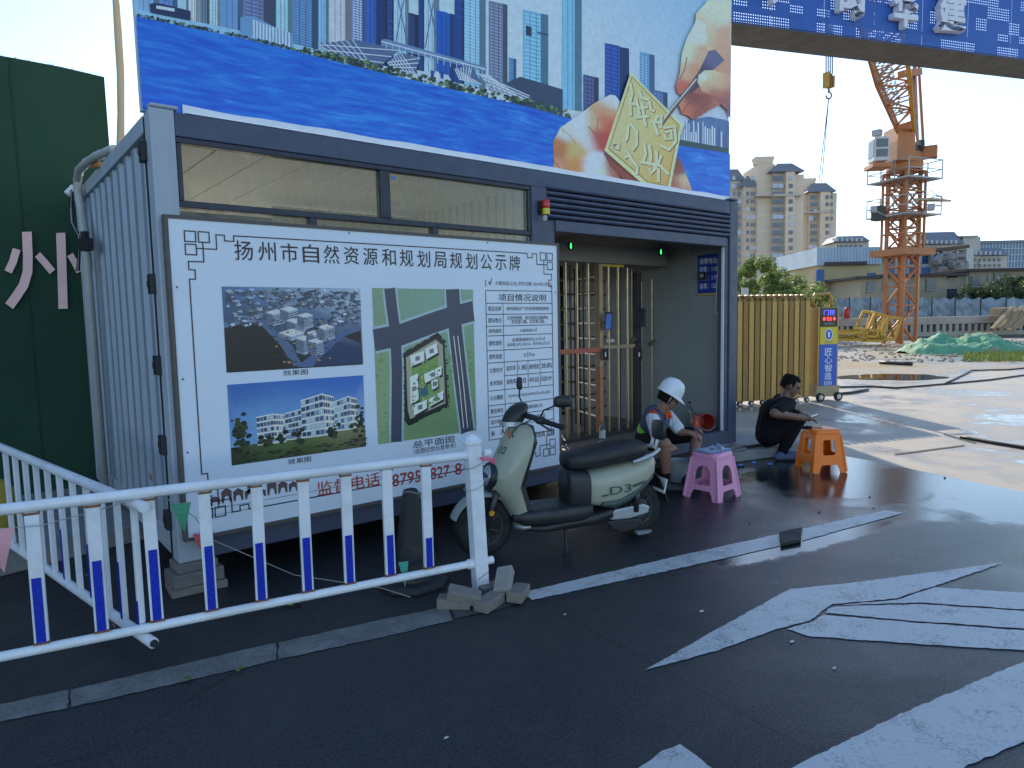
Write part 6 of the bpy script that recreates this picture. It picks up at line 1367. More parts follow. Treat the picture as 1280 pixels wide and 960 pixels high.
for k, a, s_ in ((kr, ar, -1), (kl_, al_, 1)):
    hp_ = hipc+Lf*(.095*s_)+Vector((0, -.02, -.01)); km = hp_.lerp(k, .86)
    pr_g += [('c', hp_, km, .098, .082, 'shorts'), ('c', hp_.lerp(k, .6), k, .07, .062, 'skin'), ('c', k, k.lerp(a, .35), .060, .056, 'skin'), ('c', k.lerp(a, .35), a.lerp(k, .15), .056, .038, 'skin'), ('c', a.lerp(k, .25), a, .041, .039, 'sock')]
    fd = (F_*.9+Lf*.25).normalized(); hl3 = Vector((a.x, a.y, .045))-fd*.05; toe = Vector((a.x, a.y, .038))+fd*.17
    pr_g += [('c', a, hl3+Vector((0, 0, .01)), .042, .045, 'shoe'), ('c', hl3, toe, .043, .036, 'shoe')]
hfwd = Vector((.74, -.46, -.48)); hup = Vector((.30, -.30, .9)); hc = neck+F_*.06+Vector((.03, 0, .135))
hp3, HPf, HM = head_prims(hc, hfwd, hup, 1.0); pr_g += hp3
tax = (neck-hipc).normalized()
def rule_g(c, l):
    if l == 'vest':
        t = (c-hipc).dot(tax); lat = (c-hipc).dot(Lf); ff = (c-hipc).dot(F_)
        if .06 < t < .155: return 'neon'
        if t > .155 and abs(abs(lat)-.095) < .014: return 'silver'
        if t > .24 and abs(lat) < .055 and ff > 0: return 'sleeve'
    return l
gm = {'skin': SKIN, 'lips': LIP, 'vest': fabric('vest_slate', (.085, .105, .17)), 'neon': mat('neon_green_band', (.22, .75, .05), .5), 'silver': mat('silver_tape', (.55, .57, .60), .35), 'orange': fabric('orange_shirt_yoke', (.62, .09, .03)), 'sleeve': fabric('white_shirt', (.62, .63, .66), .06), 'shorts': fabric('black_shorts', (.014, .014, .017)), 'sock': fabric('black_sock', (.012, .012, .012)), 'shoe': mat('black_trainer', (.025, .025, .028), .5)}
gbody = figure('body', gd, pr_g, gm, rule=rule_g)
# collar, helmet, hair, eyes
mb = MB(); mb.tube([neck+Vector((0, .005, -.008))+Lf*(.068*math.cos(t))+F_*(.066*math.sin(t)+.005)+Vector((0, 0, -.018*math.sin(t))) for t in [2*math.pi*i/20 for i in range(21)]], .017, 8); obj('collar', mb, gm['orange'], gbody, smooth=True)
for k in (-1, 1): mb = MB(); a = neck+F_*.07+Lf*(k*.015)+Vector((0, 0, -.02)); mb.add([a, a+Lf*(k*.055)+Vector((0, 0, .02)), a+Lf*(k*.05)+F_*.02+Vector((0, 0, -.055)), a+F_*.022+Vector((0, 0, -.045))], [(0, 1, 2, 3)]); obj('collar_wing', mb, gm['orange'], gbody).modifiers.new('s', 'SOLIDIFY').thickness = .006
HWT = mat('white_helmet_shell', (.74, .76, .80), .22, var=.04, scale=3, dirt=.08)
hroot = HPf(-.012, 0, .045); MH = HM
mb = MB(); rings = []
for r_, z in ((1.0, -.012), (1.02, 0), (1.0, .02), (.985, .05), (.93, .085), (.80, .118), (.58, .142), (.30, .153), (.02, .156)):
    rings.append([hroot+MH @ Vector((.127*r_*math.cos(t), .108*r_*math.sin(t), z)) for t in [2*math.pi*i/28 for i in range(28)]])
mb.loft(rings); hel = obj('helmet', mb, HWT, gbody, smooth=True, ang=60)
mb = MB(); n_ = 28; vs = []
for t in [2*math.pi*i/n_ for i in range(n_)]:
    ex = .055*max(0, math.cos(t))**1.5+.010
    for rr_, z in ((0, .006), (ex, -.012-.02*max(0, math.cos(t)))): vs.append(hroot+MH @ Vector(((.127+rr_)*math.cos(t), (.108+rr_*.8)*math.sin(t), z)))
mb.add(vs, [(2*i, 2*i+1, 2*((i+1) % n_)+1, 2*((i+1) % n_)) for i in range(n_)]); o_ = obj('brim', mb, HWT, hel, smooth=True); o_.modifiers.new('s', 'SOLIDIFY').thickness = .004
for k in (-.03, 0, .03): mb = MB(); mb.tube([hroot+MH @ Vector((.121*math.cos(a)*1.0, k, .150*math.sin(a)+.002)) for a in [R(x) for x in range(30, 151, 10)]], .006, 6); obj('ridge', mb, HWT, hel, smooth=True)
c = hroot+MH @ Vector((.123, 0, .05)); mb = MB(); mb.loft([[c+MH @ Vector((d, .022*math.cos(t), .018*math.sin(t))) for t in [2*math.pi*i/14 for i in range(14)]] for d in (-.004, .004)]); obj('helmet_emblem', mb, mat('red_emblem', (.6, .04, .02), .4), hel)
mb = MB(); mb.loft([[HPf(-.014+.103*r_*math.cos(t), .083*r_*math.sin(t), z) for t in [2*math.pi*i/20 for i in range(20)]] for r_, z in ((.86, -.055), (.96, -.02), (1.0, .02), (1.0, .05))]); hair = obj('hair', mb, mat('black_hair', (.008, .007, .007), .9, spec=.15), gbody, smooth=True)
# keep the face free: drop the front half of the hair ring
bm = bmesh.new(); bm.from_mesh(hair.data); inv_ = HM.inverted()
bmesh.ops.delete(bm, geom=[f for f in bm.faces if (inv_ @ (f.calc_center_median()-hc)).x > .02 and (inv_ @ (f.calc_center_median()-hc)).z < .035], context='FACES'); bm.to_mesh(hair.data); bm.free()
for k in (-1, 1): obj('eye', MB().sphere(HPf(.082, k*.032, .004), .011, 10, 8), mat('eye_dark', (.02, .015, .012), .2), gbody, smooth=True)
mb = MB(); mb.tube([HPf(-.01, k_, z) for k_, z in ((.085, .03), (.078, -.05), (.05, -.10), (0, -.118), (-.05, -.10), (-.078, -.05), (-.085, .03))], .004, 6); obj('chin_strap', mb, mat('strap_grey', (.2, .2, .2), .7), hel)
ph = hl2+Vector((.10, -.06, .0)); tag(obj('mobile_phone', MB().obox(ph+Vector((-.02, .01, .012)), (.07, .012, .14), .5, Matrix.Rotation(-.9, 4, 'X')), mat('phone_black', (.012, .012, .014), .15), bevel=.003), 'black phone held in the left hand of the helmeted person', 'phone')

# ---- man in black by the orange stool
mn = thing('person', 'person in black shirt and trousers crouching on the kerb with a cigarette', 'person', (6.4, -.3, 0))
F2 = Vector((.70, -.71, 0)).normalized(); L2 = Vector((.71, .70, 0)).normalized()    # left hand side is away from the camera
hip2 = atY(961, 547, -.20); hip2.z = .265
nk2 = atY(980, 497, -.27); ch2 = nk2.lerp(hip2, .42)-F2*.045
kn = atY(998, 536, -.46); kf = kn+L2*.22+F2*.02; kn.z = .46; kf.z = .46
an = atY(977, 571, -.40); an.z = .085; af = an+L2*.20+F2*.06
sn = nk2-L2*.195+Vector((0, 0, -.055)); sf_ = nk2+L2*.19+Vector((0, 0, -.055))
en = atY(968, 517, -.50); hn_ = atY(1006, 523, -.62); ef = sf_+F2*.16+Vector((0, 0, -.20)); hf = hn_+L2*.10+F2*.0+Vector((0, 0, .01))
M2 = frame(F2, (nk2-hip2).normalized())[0]
pm = [('e', hip2, (.155, .185, .135), frame(F2)[0], 'pants'), ('c', hip2+Vector((0, 0, .05)), ch2, .155, .165, 'shirt'), ('e', ch2, (.165, .21, .18), M2, 'shirt'), ('e', nk2-F2*.035+Vector((0, 0, -.11)), (.135, .20, .12), M2, 'shirt'), ('c', nk2+Vector((0, 0, -.03)), nk2+F2*.035+Vector((0, 0, .055)), .060, .057, 'skin'), ('c', nk2+Vector((0, 0, -.06)), sn, .075, .072, 'shirt'), ('c', nk2+Vector((0, 0, -.06)), sf_, .075, .072, 'shirt')]
for s_, e_, h_ in ((sn, en, hn_), (sf_, ef, hf)): pm += [('c', s_, s_.lerp(e_, .82), .082, .080, 'shirt'), ('c', s_.lerp(e_, .5), e_, .055, .050, 'skin'), ('c', e_, h_, .050, .033, 'skin')]
pm += hand_prims(hn_, F2+Vector((0, 0, -.05)), (0, -.2, 1), 1, .8, -1) + hand_prims(hf, F2-L2*.5, (0, 0, 1), 1, .8, 1)
for k, a in ((kn, an), (kf, af)):
    h0_ = hip2+L2*(-.09 if k is kn else .09); pm += [('c', h0_, k, .118, .088, 'pants'), ('c', k, a.lerp(k, .25), .084, .064, 'pants'), ('c', a.lerp(k, .3), a.lerp(k, .08), .060, .056, 'pants'), ('c', a, a-F2*.02+Vector((0, 0, -.03)), .042, .045, 'shoe'), ('c', a-F2*.04+Vector((0, 0, -.042)), a+F2*.16+Vector((0, 0, -.048)), .042, .035, 'shoe')]
hc2 = nk2+F2*.075+Vector((0, 0, .135)); hp4, H2f, HM2 = head_prims(hc2, F2*.85+Vector((-.12, -.25, -.42)), F2*.42+Vector((0, 0, .9)), 1.04); pm += hp4
mm = {'skin': SKIN2, 'lips': LIP, 'shirt': fabric('black_tshirt', (.010, .010, .011)), 'pants': fabric('black_trousers', (.012, .012, .014)), 'shoe': mat('grey_blue_shoe', (.10, .14, .24), .6)}
mbody = figure('body', mn, pm, mm)
mb = MB(); mb.loft([[H2f(-.020+.100*r_*math.cos(t), .082*r_*math.sin(t), z) for t in [2*math.pi*i/24 for i in range(24)]] for r_, z in ((.80, -.075), (.92, -.04), (1.0, 0), (1.03, .04), (1.0, .075), (.86, .108), (.6, .122), (.25, .130), (.02, .132))]); hair = obj('hair', mb, mat('black_hair', (.010, .009, .009)), mbody, smooth=True)
bm = bmesh.new(); bm.from_mesh(hair.data); inv_ = HM2.inverted(); dl = []
for f in bm.faces:
    v = inv_ @ (f.calc_center_median()-hc2)
    if (v.x > .030 and v.z < .062) or (v.x > -.035 and v.z < .012) or v.z < -.045: dl.append(f)
bmesh.ops.delete(bm, geom=dl, context='FACES')
for v in bm.verts: v.co += (v.co-hc2).normalized()*(.006*noise.noise(v.co*45))
bm.to_mesh(hair.data); bm.free()
for k in (-1, 1):
    obj('eye', MB().sphere(H2f(.086, k*.033, .004), .0115, 10, 8), mat('eye_dark', (.02, .015, .012)), mbody, smooth=True)
    mb = MB(); mb.tube([H2f(.098, k*.018, .030), H2f(.097, k*.036, .034), H2f(.084, k*.055, .028)], .0045, 6); obj('eyebrow', mb, mat('black_hair', (.01, .009, .009)), mbody)
mb = MB(); cg0 = H2f(.098, .012, -.062); cg1 = cg0+F2*.055+Vector((.02, -.02, -.045)); mb.cyl(cg0, cg1, .0045, n=8); tag(obj('cigarette', mb, mat('cigarette_paper', (.75, .74, .70), .7)), 'white cigarette in the mouth of the crouching person', 'cigarette')
ph = hn_+F2*.09+L2*.03+Vector((0, 0, .015)); tag(obj('mobile_phone', MB().obox(ph, (.14, .072, .010), math.atan2(F2.y, F2.x), Matrix.Rotation(-.35, 4, 'Y')), mat('phone_black', (.012, .012, .014)), bevel=.003), 'black phone in the hands of the crouching person', 'phone')
ct = Vector((6.10, -.86, .456)); tag(obj('cigarette_packet', MB().obox(ct+Vector((.05, -.02, .012)), (.055, .088, .022), .6), mat('packet_gold', (.45, .36, .26), .4), bevel=.002), 'small pale cigarette packet on top of the orange stool', 'packet')
ct2 = Vector((6.02, -.84, .462)); tag(obj('folded_cloth', MB().sphere(ct2, (.075, .05, .018), 14, 8), fabric('black_trousers', (.012, .012, .014)), smooth=True), 'small black folded cloth on the edge of the orange stool', 'cloth')

# ================================================================== SMALL THINGS ROUND THE DOORWAY
RBK = mat('red_bucket_plastic', (.36, .03, .02), .4, dirt=.2)
ax = Vector((-.45, -.89, .06)).normalized(); bc = Vector((5.74, .27, .442)); Mq = frame(ax)[0]
bk = thing('red_bucket', 'red plastic bucket lying on its side in the passage', 'bucket', (5.66, .3, .336))
def bkr(r_, x): return [bc+Mq @ Vector((x, r_*math.cos(t), r_*math.sin(t))) for t in [2*math.pi*i/28 for i in range(28)]]
obj('shell', MB().loft([bkr(.075, -.12), bkr(.100, .08), bkr(.106, .085), bkr(.106, .095), bkr(.097, .095), bkr(.072, -.11)]), RBK, bk, smooth=True, ang=40)
mb = MB(); mb.tube([bc+Mq @ Vector((.085+.03*math.sin(t), .107*math.cos(t), -.09*math.sin(t))) for t in [math.pi*i/12 for i in range(13)]], .004, 6); obj('handle', mb, mat('steel_wire', (.4, .4, .4), .4, .8), bk)
def bottle(c, h, r_, label, body, cap_c, band=None, liquid=None):
    b = thing('bottle', label, 'bottle', tuple(c)); k = h
    obj('body', MB().lathe([(r_*.8, 0), (r_, .01), (r_, k*.16), (r_*.93, k*.2), (r_, k*.25), (r_, k*.58), (r_*.9, k*.68), (r_*.45, k*.84), (r_*.38, k*.86), (r_*.38, k*.93)], c, 20), body, b, smooth=True, ang=50)
    obj('cap', MB().lathe([(r_*.42, k*.93), (r_*.45, k*.935), (r_*.45, k), (r_*.40, k+.002)], c, 16), cap_c, b, smooth=True, ang=40)
    if band: obj('label_band', MB().lathe([(r_*1.015, k*.27), (r_*1.02, k*.28), (r_*1.02, k*.56), (r_*1.015, k*.57)], c, 20), band, b, smooth=True, ang=40)
    return b
CLR = glassy('clear_pet', (.85, .9, .92), .08)
bottle(Vector((5.50, .20, .336)), .235, .04, 'bottle of red drink with dark cap beside the red bucket', mat('red_drink', (.45, .03, .02), .15), mat('cap_dark', (.02, .015, .015), .4), mat('red_label', (.5, .08, .04), .4))
bottle(Vector((5.72, .45, .336)), .33, .045, 'clear plastic bottle with dark cap behind the red bucket', CLR, mat('cap_navy', (.03, .04, .12), .4))
bq = atZ(753, 557, .345); bottle(Vector((bq.x, bq.y, .367)), .235, .034, 'clear bottle with white and green label on the turnstile sill', CLR, mat('cap_green', (.02, .25, .08), .4), mat('label_white_green', (.62, .66, .58), .4))
# blue litter on the wet ground below the kerb
for x, y, s_, lb in ((925, 581, .07, 'crumpled blue wrapper at the foot of the kerb nearest the pink stool'), (943, 578, .045, 'small blue scrap in the middle of the kerb foot'), (962, 580, .05, 'blue mask scrap nearest the crouching person')):
    q = atZ(x, y, .012); mb = MB(); n_ = 9; vs = [q+Vector((0, 0, .012))]
    for i in range(n_): t = 2*math.pi*i/n_; r_ = s_*random.uniform(.6, 1.1); vs.append(q+Vector((r_*math.cos(t), r_*.6*math.sin(t), random.uniform(-.008, .012))))
    mb.add(vs, [(0, i+1, (i+1) % n_+1) for i in range(n_)]); o_ = obj('blue_litter', mb, mat('litter_blue', (.10, .22, .60), .5), smooth=False); o_.modifiers.new('s', 'SOLIDIFY').thickness = .002; tag(o_, lb, 'litter')
tubc = Vector((4.66, -.22, 0)); tub = thing('white_tub', 'pale grey plastic tub standing between the helmeted person and the sill', 'tub', tuple(tubc))
obj('shell', MB().lathe([(.10, .002), (.105, .01), (.125, .2), (.132, .205), (.132, .215), (.12, .215), (.10, .02)], tubc, 24), mat('pale_tub', (.40, .42, .42), .4), tub, smooth=True, ang=40)
# black hoses on the ground
HB = mat('black_hose', (.012, .012, .012), .5)
def ghose(pts, r_, label, z=None):
    q = [atZ(x, y, r_ if z is None else z) for x, y in pts]; Q = []
    for i in range(len(q)-1):
        for j in range(4): Q.append(q[i].lerp(q[i+1], j/4))
    Q.append(q[-1]); mb = MB(); mb.tube(Q, r_, 8); tag(obj('hose', mb, HB, smooth=True), label, 'hose')
ghose([(1201, 546), (1240, 553), (1290, 561), (1360, 571)], .022, 'thick black hose lying across the sunlit concrete at the right edge')
ghose([(1040, 493), (1062, 491), (1085, 487)], .028, 'short black hose end beside the gate drive cabinet')
ghose([(1040, 484), (1090, 483), (1120, 485), (1180, 480), (1235, 475), (1300, 466)], .02, 'long black cable crossing the wet ground behind the gate')
ghose([(1100, 453), (1140, 455)], .06, 'short dark pipe lying on the muddy ground near the green heap')
ghose([(1180, 480), (1215, 463), (1260, 462), (1300, 458)], .02, 'thin dark cable on the concrete towards the right edge')
mb = MB(); mb.tube([Vector((5.95, -.03, .145)), Vector((6.15, -.08, .14)), Vector((6.3, -.16, .15)), Vector((6.33, -.2, .14))], .02, 8); tag(obj('hose', mb, HB, smooth=True), 'black hose end lying on the kerb beside the crouching person', 'hose')
# ================================================================== BACKGROUND
RH = Vector((RT.x, RT.y, 0)).normalized(); FH = Vector((FW.x, FW.y, 0)).normalized()
def atD(x, y, t): d = ray(x, y); return CP+d*(t/d.dot(FH))   # point at horizontal distance t
def bx(mb, x0, x1, y0, y1, t, dep, zlo=None):
    """upright box that spans screen columns x0..x1 and rows y0 (top)..y1 at depth t, dep metres deep"""
    a = atD(x0, y1, t); b = atD(x1, y1, t); zt = (atD(x0, y0, t).z+atD(x1, y0, t).z)/2; zb = (a.z+b.z)/2 if zlo is None else zlo
    A = Vector((a.x, a.y, zb)); B = Vector((b.x, b.y, zb)); F_d = FH*dep; U_ = Vector((0, 0, zt-zb))
    return mb.hexa([A, B, B+F_d, A+F_d, A+U_, B+U_, B+F_d+U_, A+F_d+U_])
def box_part(name, parent, m, x0, x1, y0, y1, t, dep, zlo=None, **k): return obj(name, bx(MB(), x0, x1, y0, y1, t, dep, zlo), m, parent, **k)
TAN = mat('hazed_tan_render', (.70, .55, .40), .8, var=.12, scale=.15); TANG = mat('hazed_grey_strip', (.52, .45, .38), .8, var=.12, scale=.2); SLATE = mat('slate_mansard', (.20, .20, .22), .7); WDK = mat('far_window_dark', (.10, .11, .125), .15); WLT = mat('far_window_pale', (.40, .44, .50), .25); BAND = mat('tower_cornice', (.5, .42, .33), .8)  # tower tones lightened to stand in for haze
def flare(parent, x0, x1, y0, y1, t, m, grow=.12):   # flared parapet
    a = atD(x0, y1, t); b = atD(x1, y1, t); z0 = a.z; z1 = atD(x0, y0, t).z; w = (b-a).length; e = RH*(w*grow); d = FH*(w*.7)
    mb = MB(); A = Vector((a.x, a.y, z0)); B = Vector((b.x, b.y, z0)); u = Vector((0, 0, z1-z0)); mb.hexa([A, B, B+d, A+d, A-e-FH*w*grow+u, B+e-FH*w*grow+u, B+e+d+u, A-e+d+u]); return obj('roof', mb, m, parent)
def hip(parent, x0, x1, y0, y1, t, m, inset=.3):
    a = atD(x0, y1, t); b = atD(x1, y1, t); z0 = a.z; z1 = atD(x0, y0, t).z; w = (b-a).length; d = FH*(w*.8); A = Vector((a.x, a.y, z0)); B = Vector((b.x, b.y, z0)); e = RH*(w*inset); u = Vector((0, 0, z1-z0)); f = FH*(w*inset*.6)
    mb = MB(); mb.hexa([A-RH*w*.05-FH*.6, B+RH*w*.05-FH*.6, B+d, A+d, A+e+f+u, B-e+f+u, B-e+d-f+u, A+e+d-f+u]); return obj('roof', mb, m, parent)
def win_cols(parent, cols, y0, y1, step, t, off=-.12):
    for x0, x1, pat in cols:
        y = y0; k = 0
        while y < y1:
            m = WLT if (k*7+int(x0)) % 5 in (1, 3) else WDK
            if pat == 'pair': xs = ((x0, (x0+x1)/2-.4), ((x0+x1)/2+.4, x1))
            else: xs = ((x0, x1),)
            for a, b in xs: box_part('window', parent, m if (k+int(a)) % 3 else WDK, a, b, y, y+step*.52, t+off, .3)
            y += step; k += 1
t1 = 255
tw = thing('apartment_tower', 'taller beige high-rise block with slate mansard roofs behind the gate', 'tower', tuple(atD(960, 391, t1)))
for x0, x1, y0, off, m in ((928, 946, 233, 3, TAN), (945, 966, 205, 1, TAN), (963, 985, 216, 0, TANG), (980, 991, 214, -2, TAN), (991, 1002, 218, 0, TAN), (900, 929, 226, 6, TANG)): box_part('wall', tw, m, x0, x1, y0, 392, t1+off, 16, 0)
flare(tw, 946, 966, 196, 205, t1+1, TAN, .09); hip(tw, 963, 1004, 203, 215, t1-2, SLATE, .28); hip(tw, 925, 948, 222, 233, t1+3, SLATE, .3); hip(tw, 898, 930, 211, 226, t1+6, SLATE, .2)
for x0, x1 in ((944.5, 966.5), (963, 1003)): box_part('cornice', tw, BAND, x0, x1, 242, 245, t1-2.4, 3)
win_cols(tw, ((966, 979, 'pair'), (986.5, 991, 'one'), (933, 936.5, 'one'), (938.5, 944, 'pair'), (916, 919, 'one'), (922, 926, 'one')), 220, 372, 9.7, t1-2.2)
t2 = 285
tw2 = thing('apartment_tower', 'shorter beige high-rise block right of the taller one', 'tower', tuple(atD(1022, 391, t2)))
for x0, x1, y0, off, m in ((1002, 1020, 230, 2, TAN), (1010, 1024, 240, 0, TANG), (1023, 1035, 239, -2, TAN), (1035, 1043, 241, 1, TAN)): box_part('wall', tw2, m, x0, x1, y0, 392, t2+off, 14, 0)
flare(tw2, 1004, 1019, 223, 230, t2+2, TAN, .08); hip(tw2, 1010, 1044, 228, 240, t2-2, SLATE, .26); box_part('cornice', tw2, BAND, 1001, 1043.5, 264, 266, t2-2.6, 3)
win_cols(tw2, ((1012, 1021.5, 'pair'), (1032.5, 1036, 'one'), (1038.5, 1041, 'one')), 244, 372, 8.9, t2-2.2)

# low site buildings
YEL = mat('yellow_render_wall', (.45, .36, .19), .85, var=.12, scale=.5, dirt=.25, dirtc=(.3, .25, .17)); BEI = mat('beige_old_wall', (.33, .28, .20), .85, var=.2, scale=.6, dirt=.4, dirtc=(.2, .17, .14)); TIN = mat('pale_blue_tin', (.34, .42, .50), .45, var=.3, scale=.9, streak=True); EAV = mat('dark_eave', (.06, .05, .05), .8); BLU = mat('blue_sheet', (.03, .09, .26), .5); DKI = mat('dark_interior', (.035, .037, .045), .9)
tA = 66
A_ = thing('site_building', 'blank yellow building with pale blue tin roof left of the crane', 'building', tuple(atD(1060, 391, tA)))
box_part('wall', A_, YEL, 1022, 1101, 330, 395, tA, 9, 0); box_part('roof_fascia', A_, TIN, 1021, 1101, 309, 331, tA-.3, 10); box_part('eave', A_, EAV, 1032, 1084, 327, 331, tA-.55, .5); box_part('blue_door', A_, BLU, 1020, 1029.5, 337, 372, tA-.25, .3)
for k in range(20): box_part('roof_rib', A_, TIN, 1023+k*4, 1024+k*4, 309.5, 330, tA-.36, .12)
box_part('window', A_, BLU, 1085, 1095, 341, 347, tA-.1, .3)
tB = 60
B_ = thing('site_building', 'long beige single-storey building with dark eave behind the crane', 'building', tuple(atD(1180, 391, tB)))
box_part('wall', B_, BEI, 1075, 1103, 348, 395, tB, 8, 0); box_part('wall', B_, BEI, 1101, 1210, 345, 395, tB+.05, 8, 0); box_part('wall', B_, BEI, 1209, 1300, 338, 395, tB, 8, 0)
for x0, x1, y0, y1 in ((1070, 1104, 345, 348.2), (1100, 1212, 342, 345.2), (1208, 1302, 335, 338.2)): box_part('eave', B_, EAV, x0, x1, y0, y1, tB-.5, 9)
for x0, x1, y0, y1 in ((1084, 1094, 352, 364), (1104, 1108, 352, 362), (1130, 1140, 352, 362), (1158, 1169, 348, 362), (1186, 1196, 344, 348), (1185, 1196, 361, 374), (1214, 1225, 345, 358), (1243, 1256, 341, 352)):
    w = box_part('window', B_, DKI if x0 in (1186, 1185) else mat('dusty_pane', (.13, .14, .15), .3), x0, x1, y0, y1, tB-.12, .3)
    box_part('sill', B_, mat('sill_pale', (.4, .37, .32), .8), x0-.6, x1+.6, y1, y1+.9, tB-.25, .4)
for x in (1148, 1207, 1235): box_part('drain_pipe', B_, mat('pipe_pale', (.42, .40, .36), .7), x, x+1.1, 343, 380, tB-.2, .15)
tC = 74
C_ = thing('site_building', 'half-demolished two-storey building with blue panels above the beige wall', 'building', tuple(atD(1150, 391, tC)))
box_part('floor_slab', C_, mat('raw_concrete', (.34, .33, .31), .9), 1100, 1216, 332, 345, tC, 9, 0)
for k, x in enumerate((1100, 1119, 1134, 1149, 1164, 1178, 1195, 1212)): box_part('column', C_, mat('raw_concrete', (.34, .33, .31)), x, x+3, 316-k*.4, 333, tC, .6)
for k, x in enumerate((1122, 1137, 1152, 1104, 1167)): box_part('blue_panel', C_, BLU, x, x+11, 318-k*.3, 330, tC+.8, .2)
for x in (1108, 1123, 1138, 1153): box_part('blue_panel', C_, BLU, x, x+10, 334, 344, tC-.15, .1)
box_part('back_wall', C_, mat('pale_inner_wall', (.36, .37, .39), .85), 1100, 1216, 318, 334, tC+6, .5)
mb = MB(); a = atD(1100, 321, tC-.6); b = atD(1216, 307, tC-.6); a += FH*2; b += FH*2; mb.bar(a, b, 3.0, .35); obj('roof', mb, mat('rusty_roof', (.12, .075, .055), .85, var=.3, scale=1), C_)
for k in range(26): x = 1170+random.uniform(0, 40); y = random.uniform(318, 336); q = atD(x, y, tC-random.uniform(0, 2)); obj('rubble', MB().obox(q, (random.uniform(.4, 1.4), random.uniform(.2, .8), random.uniform(.2, .6)), random.uniform(0, 3), Matrix.Rotation(random.uniform(-.6, .6), 4, 'Y')), mat('rubble_grey', (.27, .26, .25), .9), C_)
box_part('wall', C_, mat('white_wall', (.50, .49, .47), .85), 1207, 1216, 311, 345, tC-.1, 3)
tD = 135
for nm, lb, x0, x1, y0, y1, ym, kind in (('far_building', 'distant grey mansard-roofed block above the demolished building', 1149, 1200, 290, 306, 330, 'm'), ('far_building', 'distant mansard-roofed beige block at the right behind the long building', 1216, 1256, 310, 320, 345, 'm'), ('far_building', 'distant grey rooftop left of the crane mast', 1043, 1084, 295, 303, 330, 'm'), ('far_building', 'small cream rooftop box between the mansard blocks', 1200, 1222, 296, 298, 330, 'b')):
    r_ = thing(nm, lb, 'building', tuple(atD((x0+x1)/2, 391, tD))); WB = mat('far_wall', (.44, .41, .37), .85); box_part('wall', r_, WB, x0, x1, ym-20 if kind == 'm' else y0, 392, tD, 12, 0)
    if kind == 'm':
        hip(r_, x0-1, x1+1, y0, y1, tD, mat('far_slate', (.17, .19, .23), .7), .12); box_part('wall', r_, WB, x0, x1, y1, 392, tD+.1, 11, 0)
        n_ = int((x1-x0)/6)
        for k in range(n_): box_part('dormer', r_, mat('far_dormer', (.40, .42, .46), .7), x0+3+k*6, x0+5.6+k*6, y1-6, y1-1.5, tD-1.2, 2)
        for k in range(n_):
            for j in range(3): box_part('window', r_, WDK, x0+2.6+k*6, x0+5+k*6, y1+3+j*7, y1+6.6+j*7, tD-.2, .3)
    else:
        box_part('parapet', r_, WB, x0-.8, x1+.8, y0-1.8, y0, tD-.5, 13)
r_ = thing('far_building', 'long blue-grey office slab on the skyline at the right edge', 'building', tuple(atD(1260, 391, 190)))
box_part('wall', r_, mat('blue_grey_far', (.22, .29, .38), .5), 1222, 1320, 303, 392, 190, 20, 0); box_part('parapet', r_, mat('far_slate', (.17, .19, .23)), 1221, 1321, 300, 303.5, 189.5, 20)
for k in range(24): box_part('mullion', r_, mat('far_mullion', (.42, .46, .50), .6), 1223+k*4, 1223.8+k*4, 304, 345, 189.7, .4)
for j in range(5): box_part('floor_band', r_, mat('far_mullion', (.42, .46, .50)), 1222, 1320, 310+j*8, 311+j*8, 189.6, .4)
# plastic-sheet fence: one thing, sheets between posts
tF = 52; PL = mat('blue_plastic_sheet', (.17, .24, .30), .25, var=.35, scale=.8)
fe = thing('sheet_fence', 'long fence of wrinkled blue-grey plastic sheet in front of the beige building', 'fence', tuple(atD(1170, 391, tF)))
xs = [1038, 1062, 1088, 1110, 1136, 1165, 1194, 1226, 1258, 1292, 1330]
for i, (a, b) in enumerate(zip(xs, xs[1:])):
    n_, m_ = 14, 7; vs = []
    for j in range(m_):
        for k in range(n_):
            q = atD(a+(b-a)*k/(n_-1), 373+(396-373)*j/(m_-1)+(1.4*math.sin(k*.9+i) if j == 0 else 0), tF); vs.append(q+FH*(.22*noise.noise((k*.6+i*9, j*.5-k*.25, i))+.1*noise.noise((k*1.7, j*1.7, i))))
    mb = MB(); mb.add(vs, [(j*n_+k, (j+1)*n_+k, (j+1)*n_+k+1, j*n_+k+1) for j in range(m_-1) for k in range(n_-1)]); obj('sheet', mb, PL, fe, smooth=True)
    obj('post', MB().cyl(Vector((*atD(a, 396, tF-.3).xy, -.02)), atD(a, 371, tF-.3), .05, n=6), EAV, fe)
# capping beam with its row of stubs
tG = 45; RC = mat('pit_concrete', (.40, .36, .30), .9, var=.25, scale=.8, dirt=.3)
pb = thing('pit_wall', 'pale concrete pit edge wall with a row of small openings', 'wall', tuple(atD(1170, 418, tG)))
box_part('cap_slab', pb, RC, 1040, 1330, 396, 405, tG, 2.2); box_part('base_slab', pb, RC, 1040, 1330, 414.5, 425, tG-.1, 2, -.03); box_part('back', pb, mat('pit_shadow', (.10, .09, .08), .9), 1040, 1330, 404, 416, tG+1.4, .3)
for k in range(36): x = 1042+k*8; box_part('stub', pb, RC, x, x+random.uniform(3, 5), 404.8, 414.8, tG+.05, .6)
box_part('trench_shadow', pb, mat('pit_shadow', (.1, .09, .08)), 1140, 1330, 419, 427, tG-2, .4)

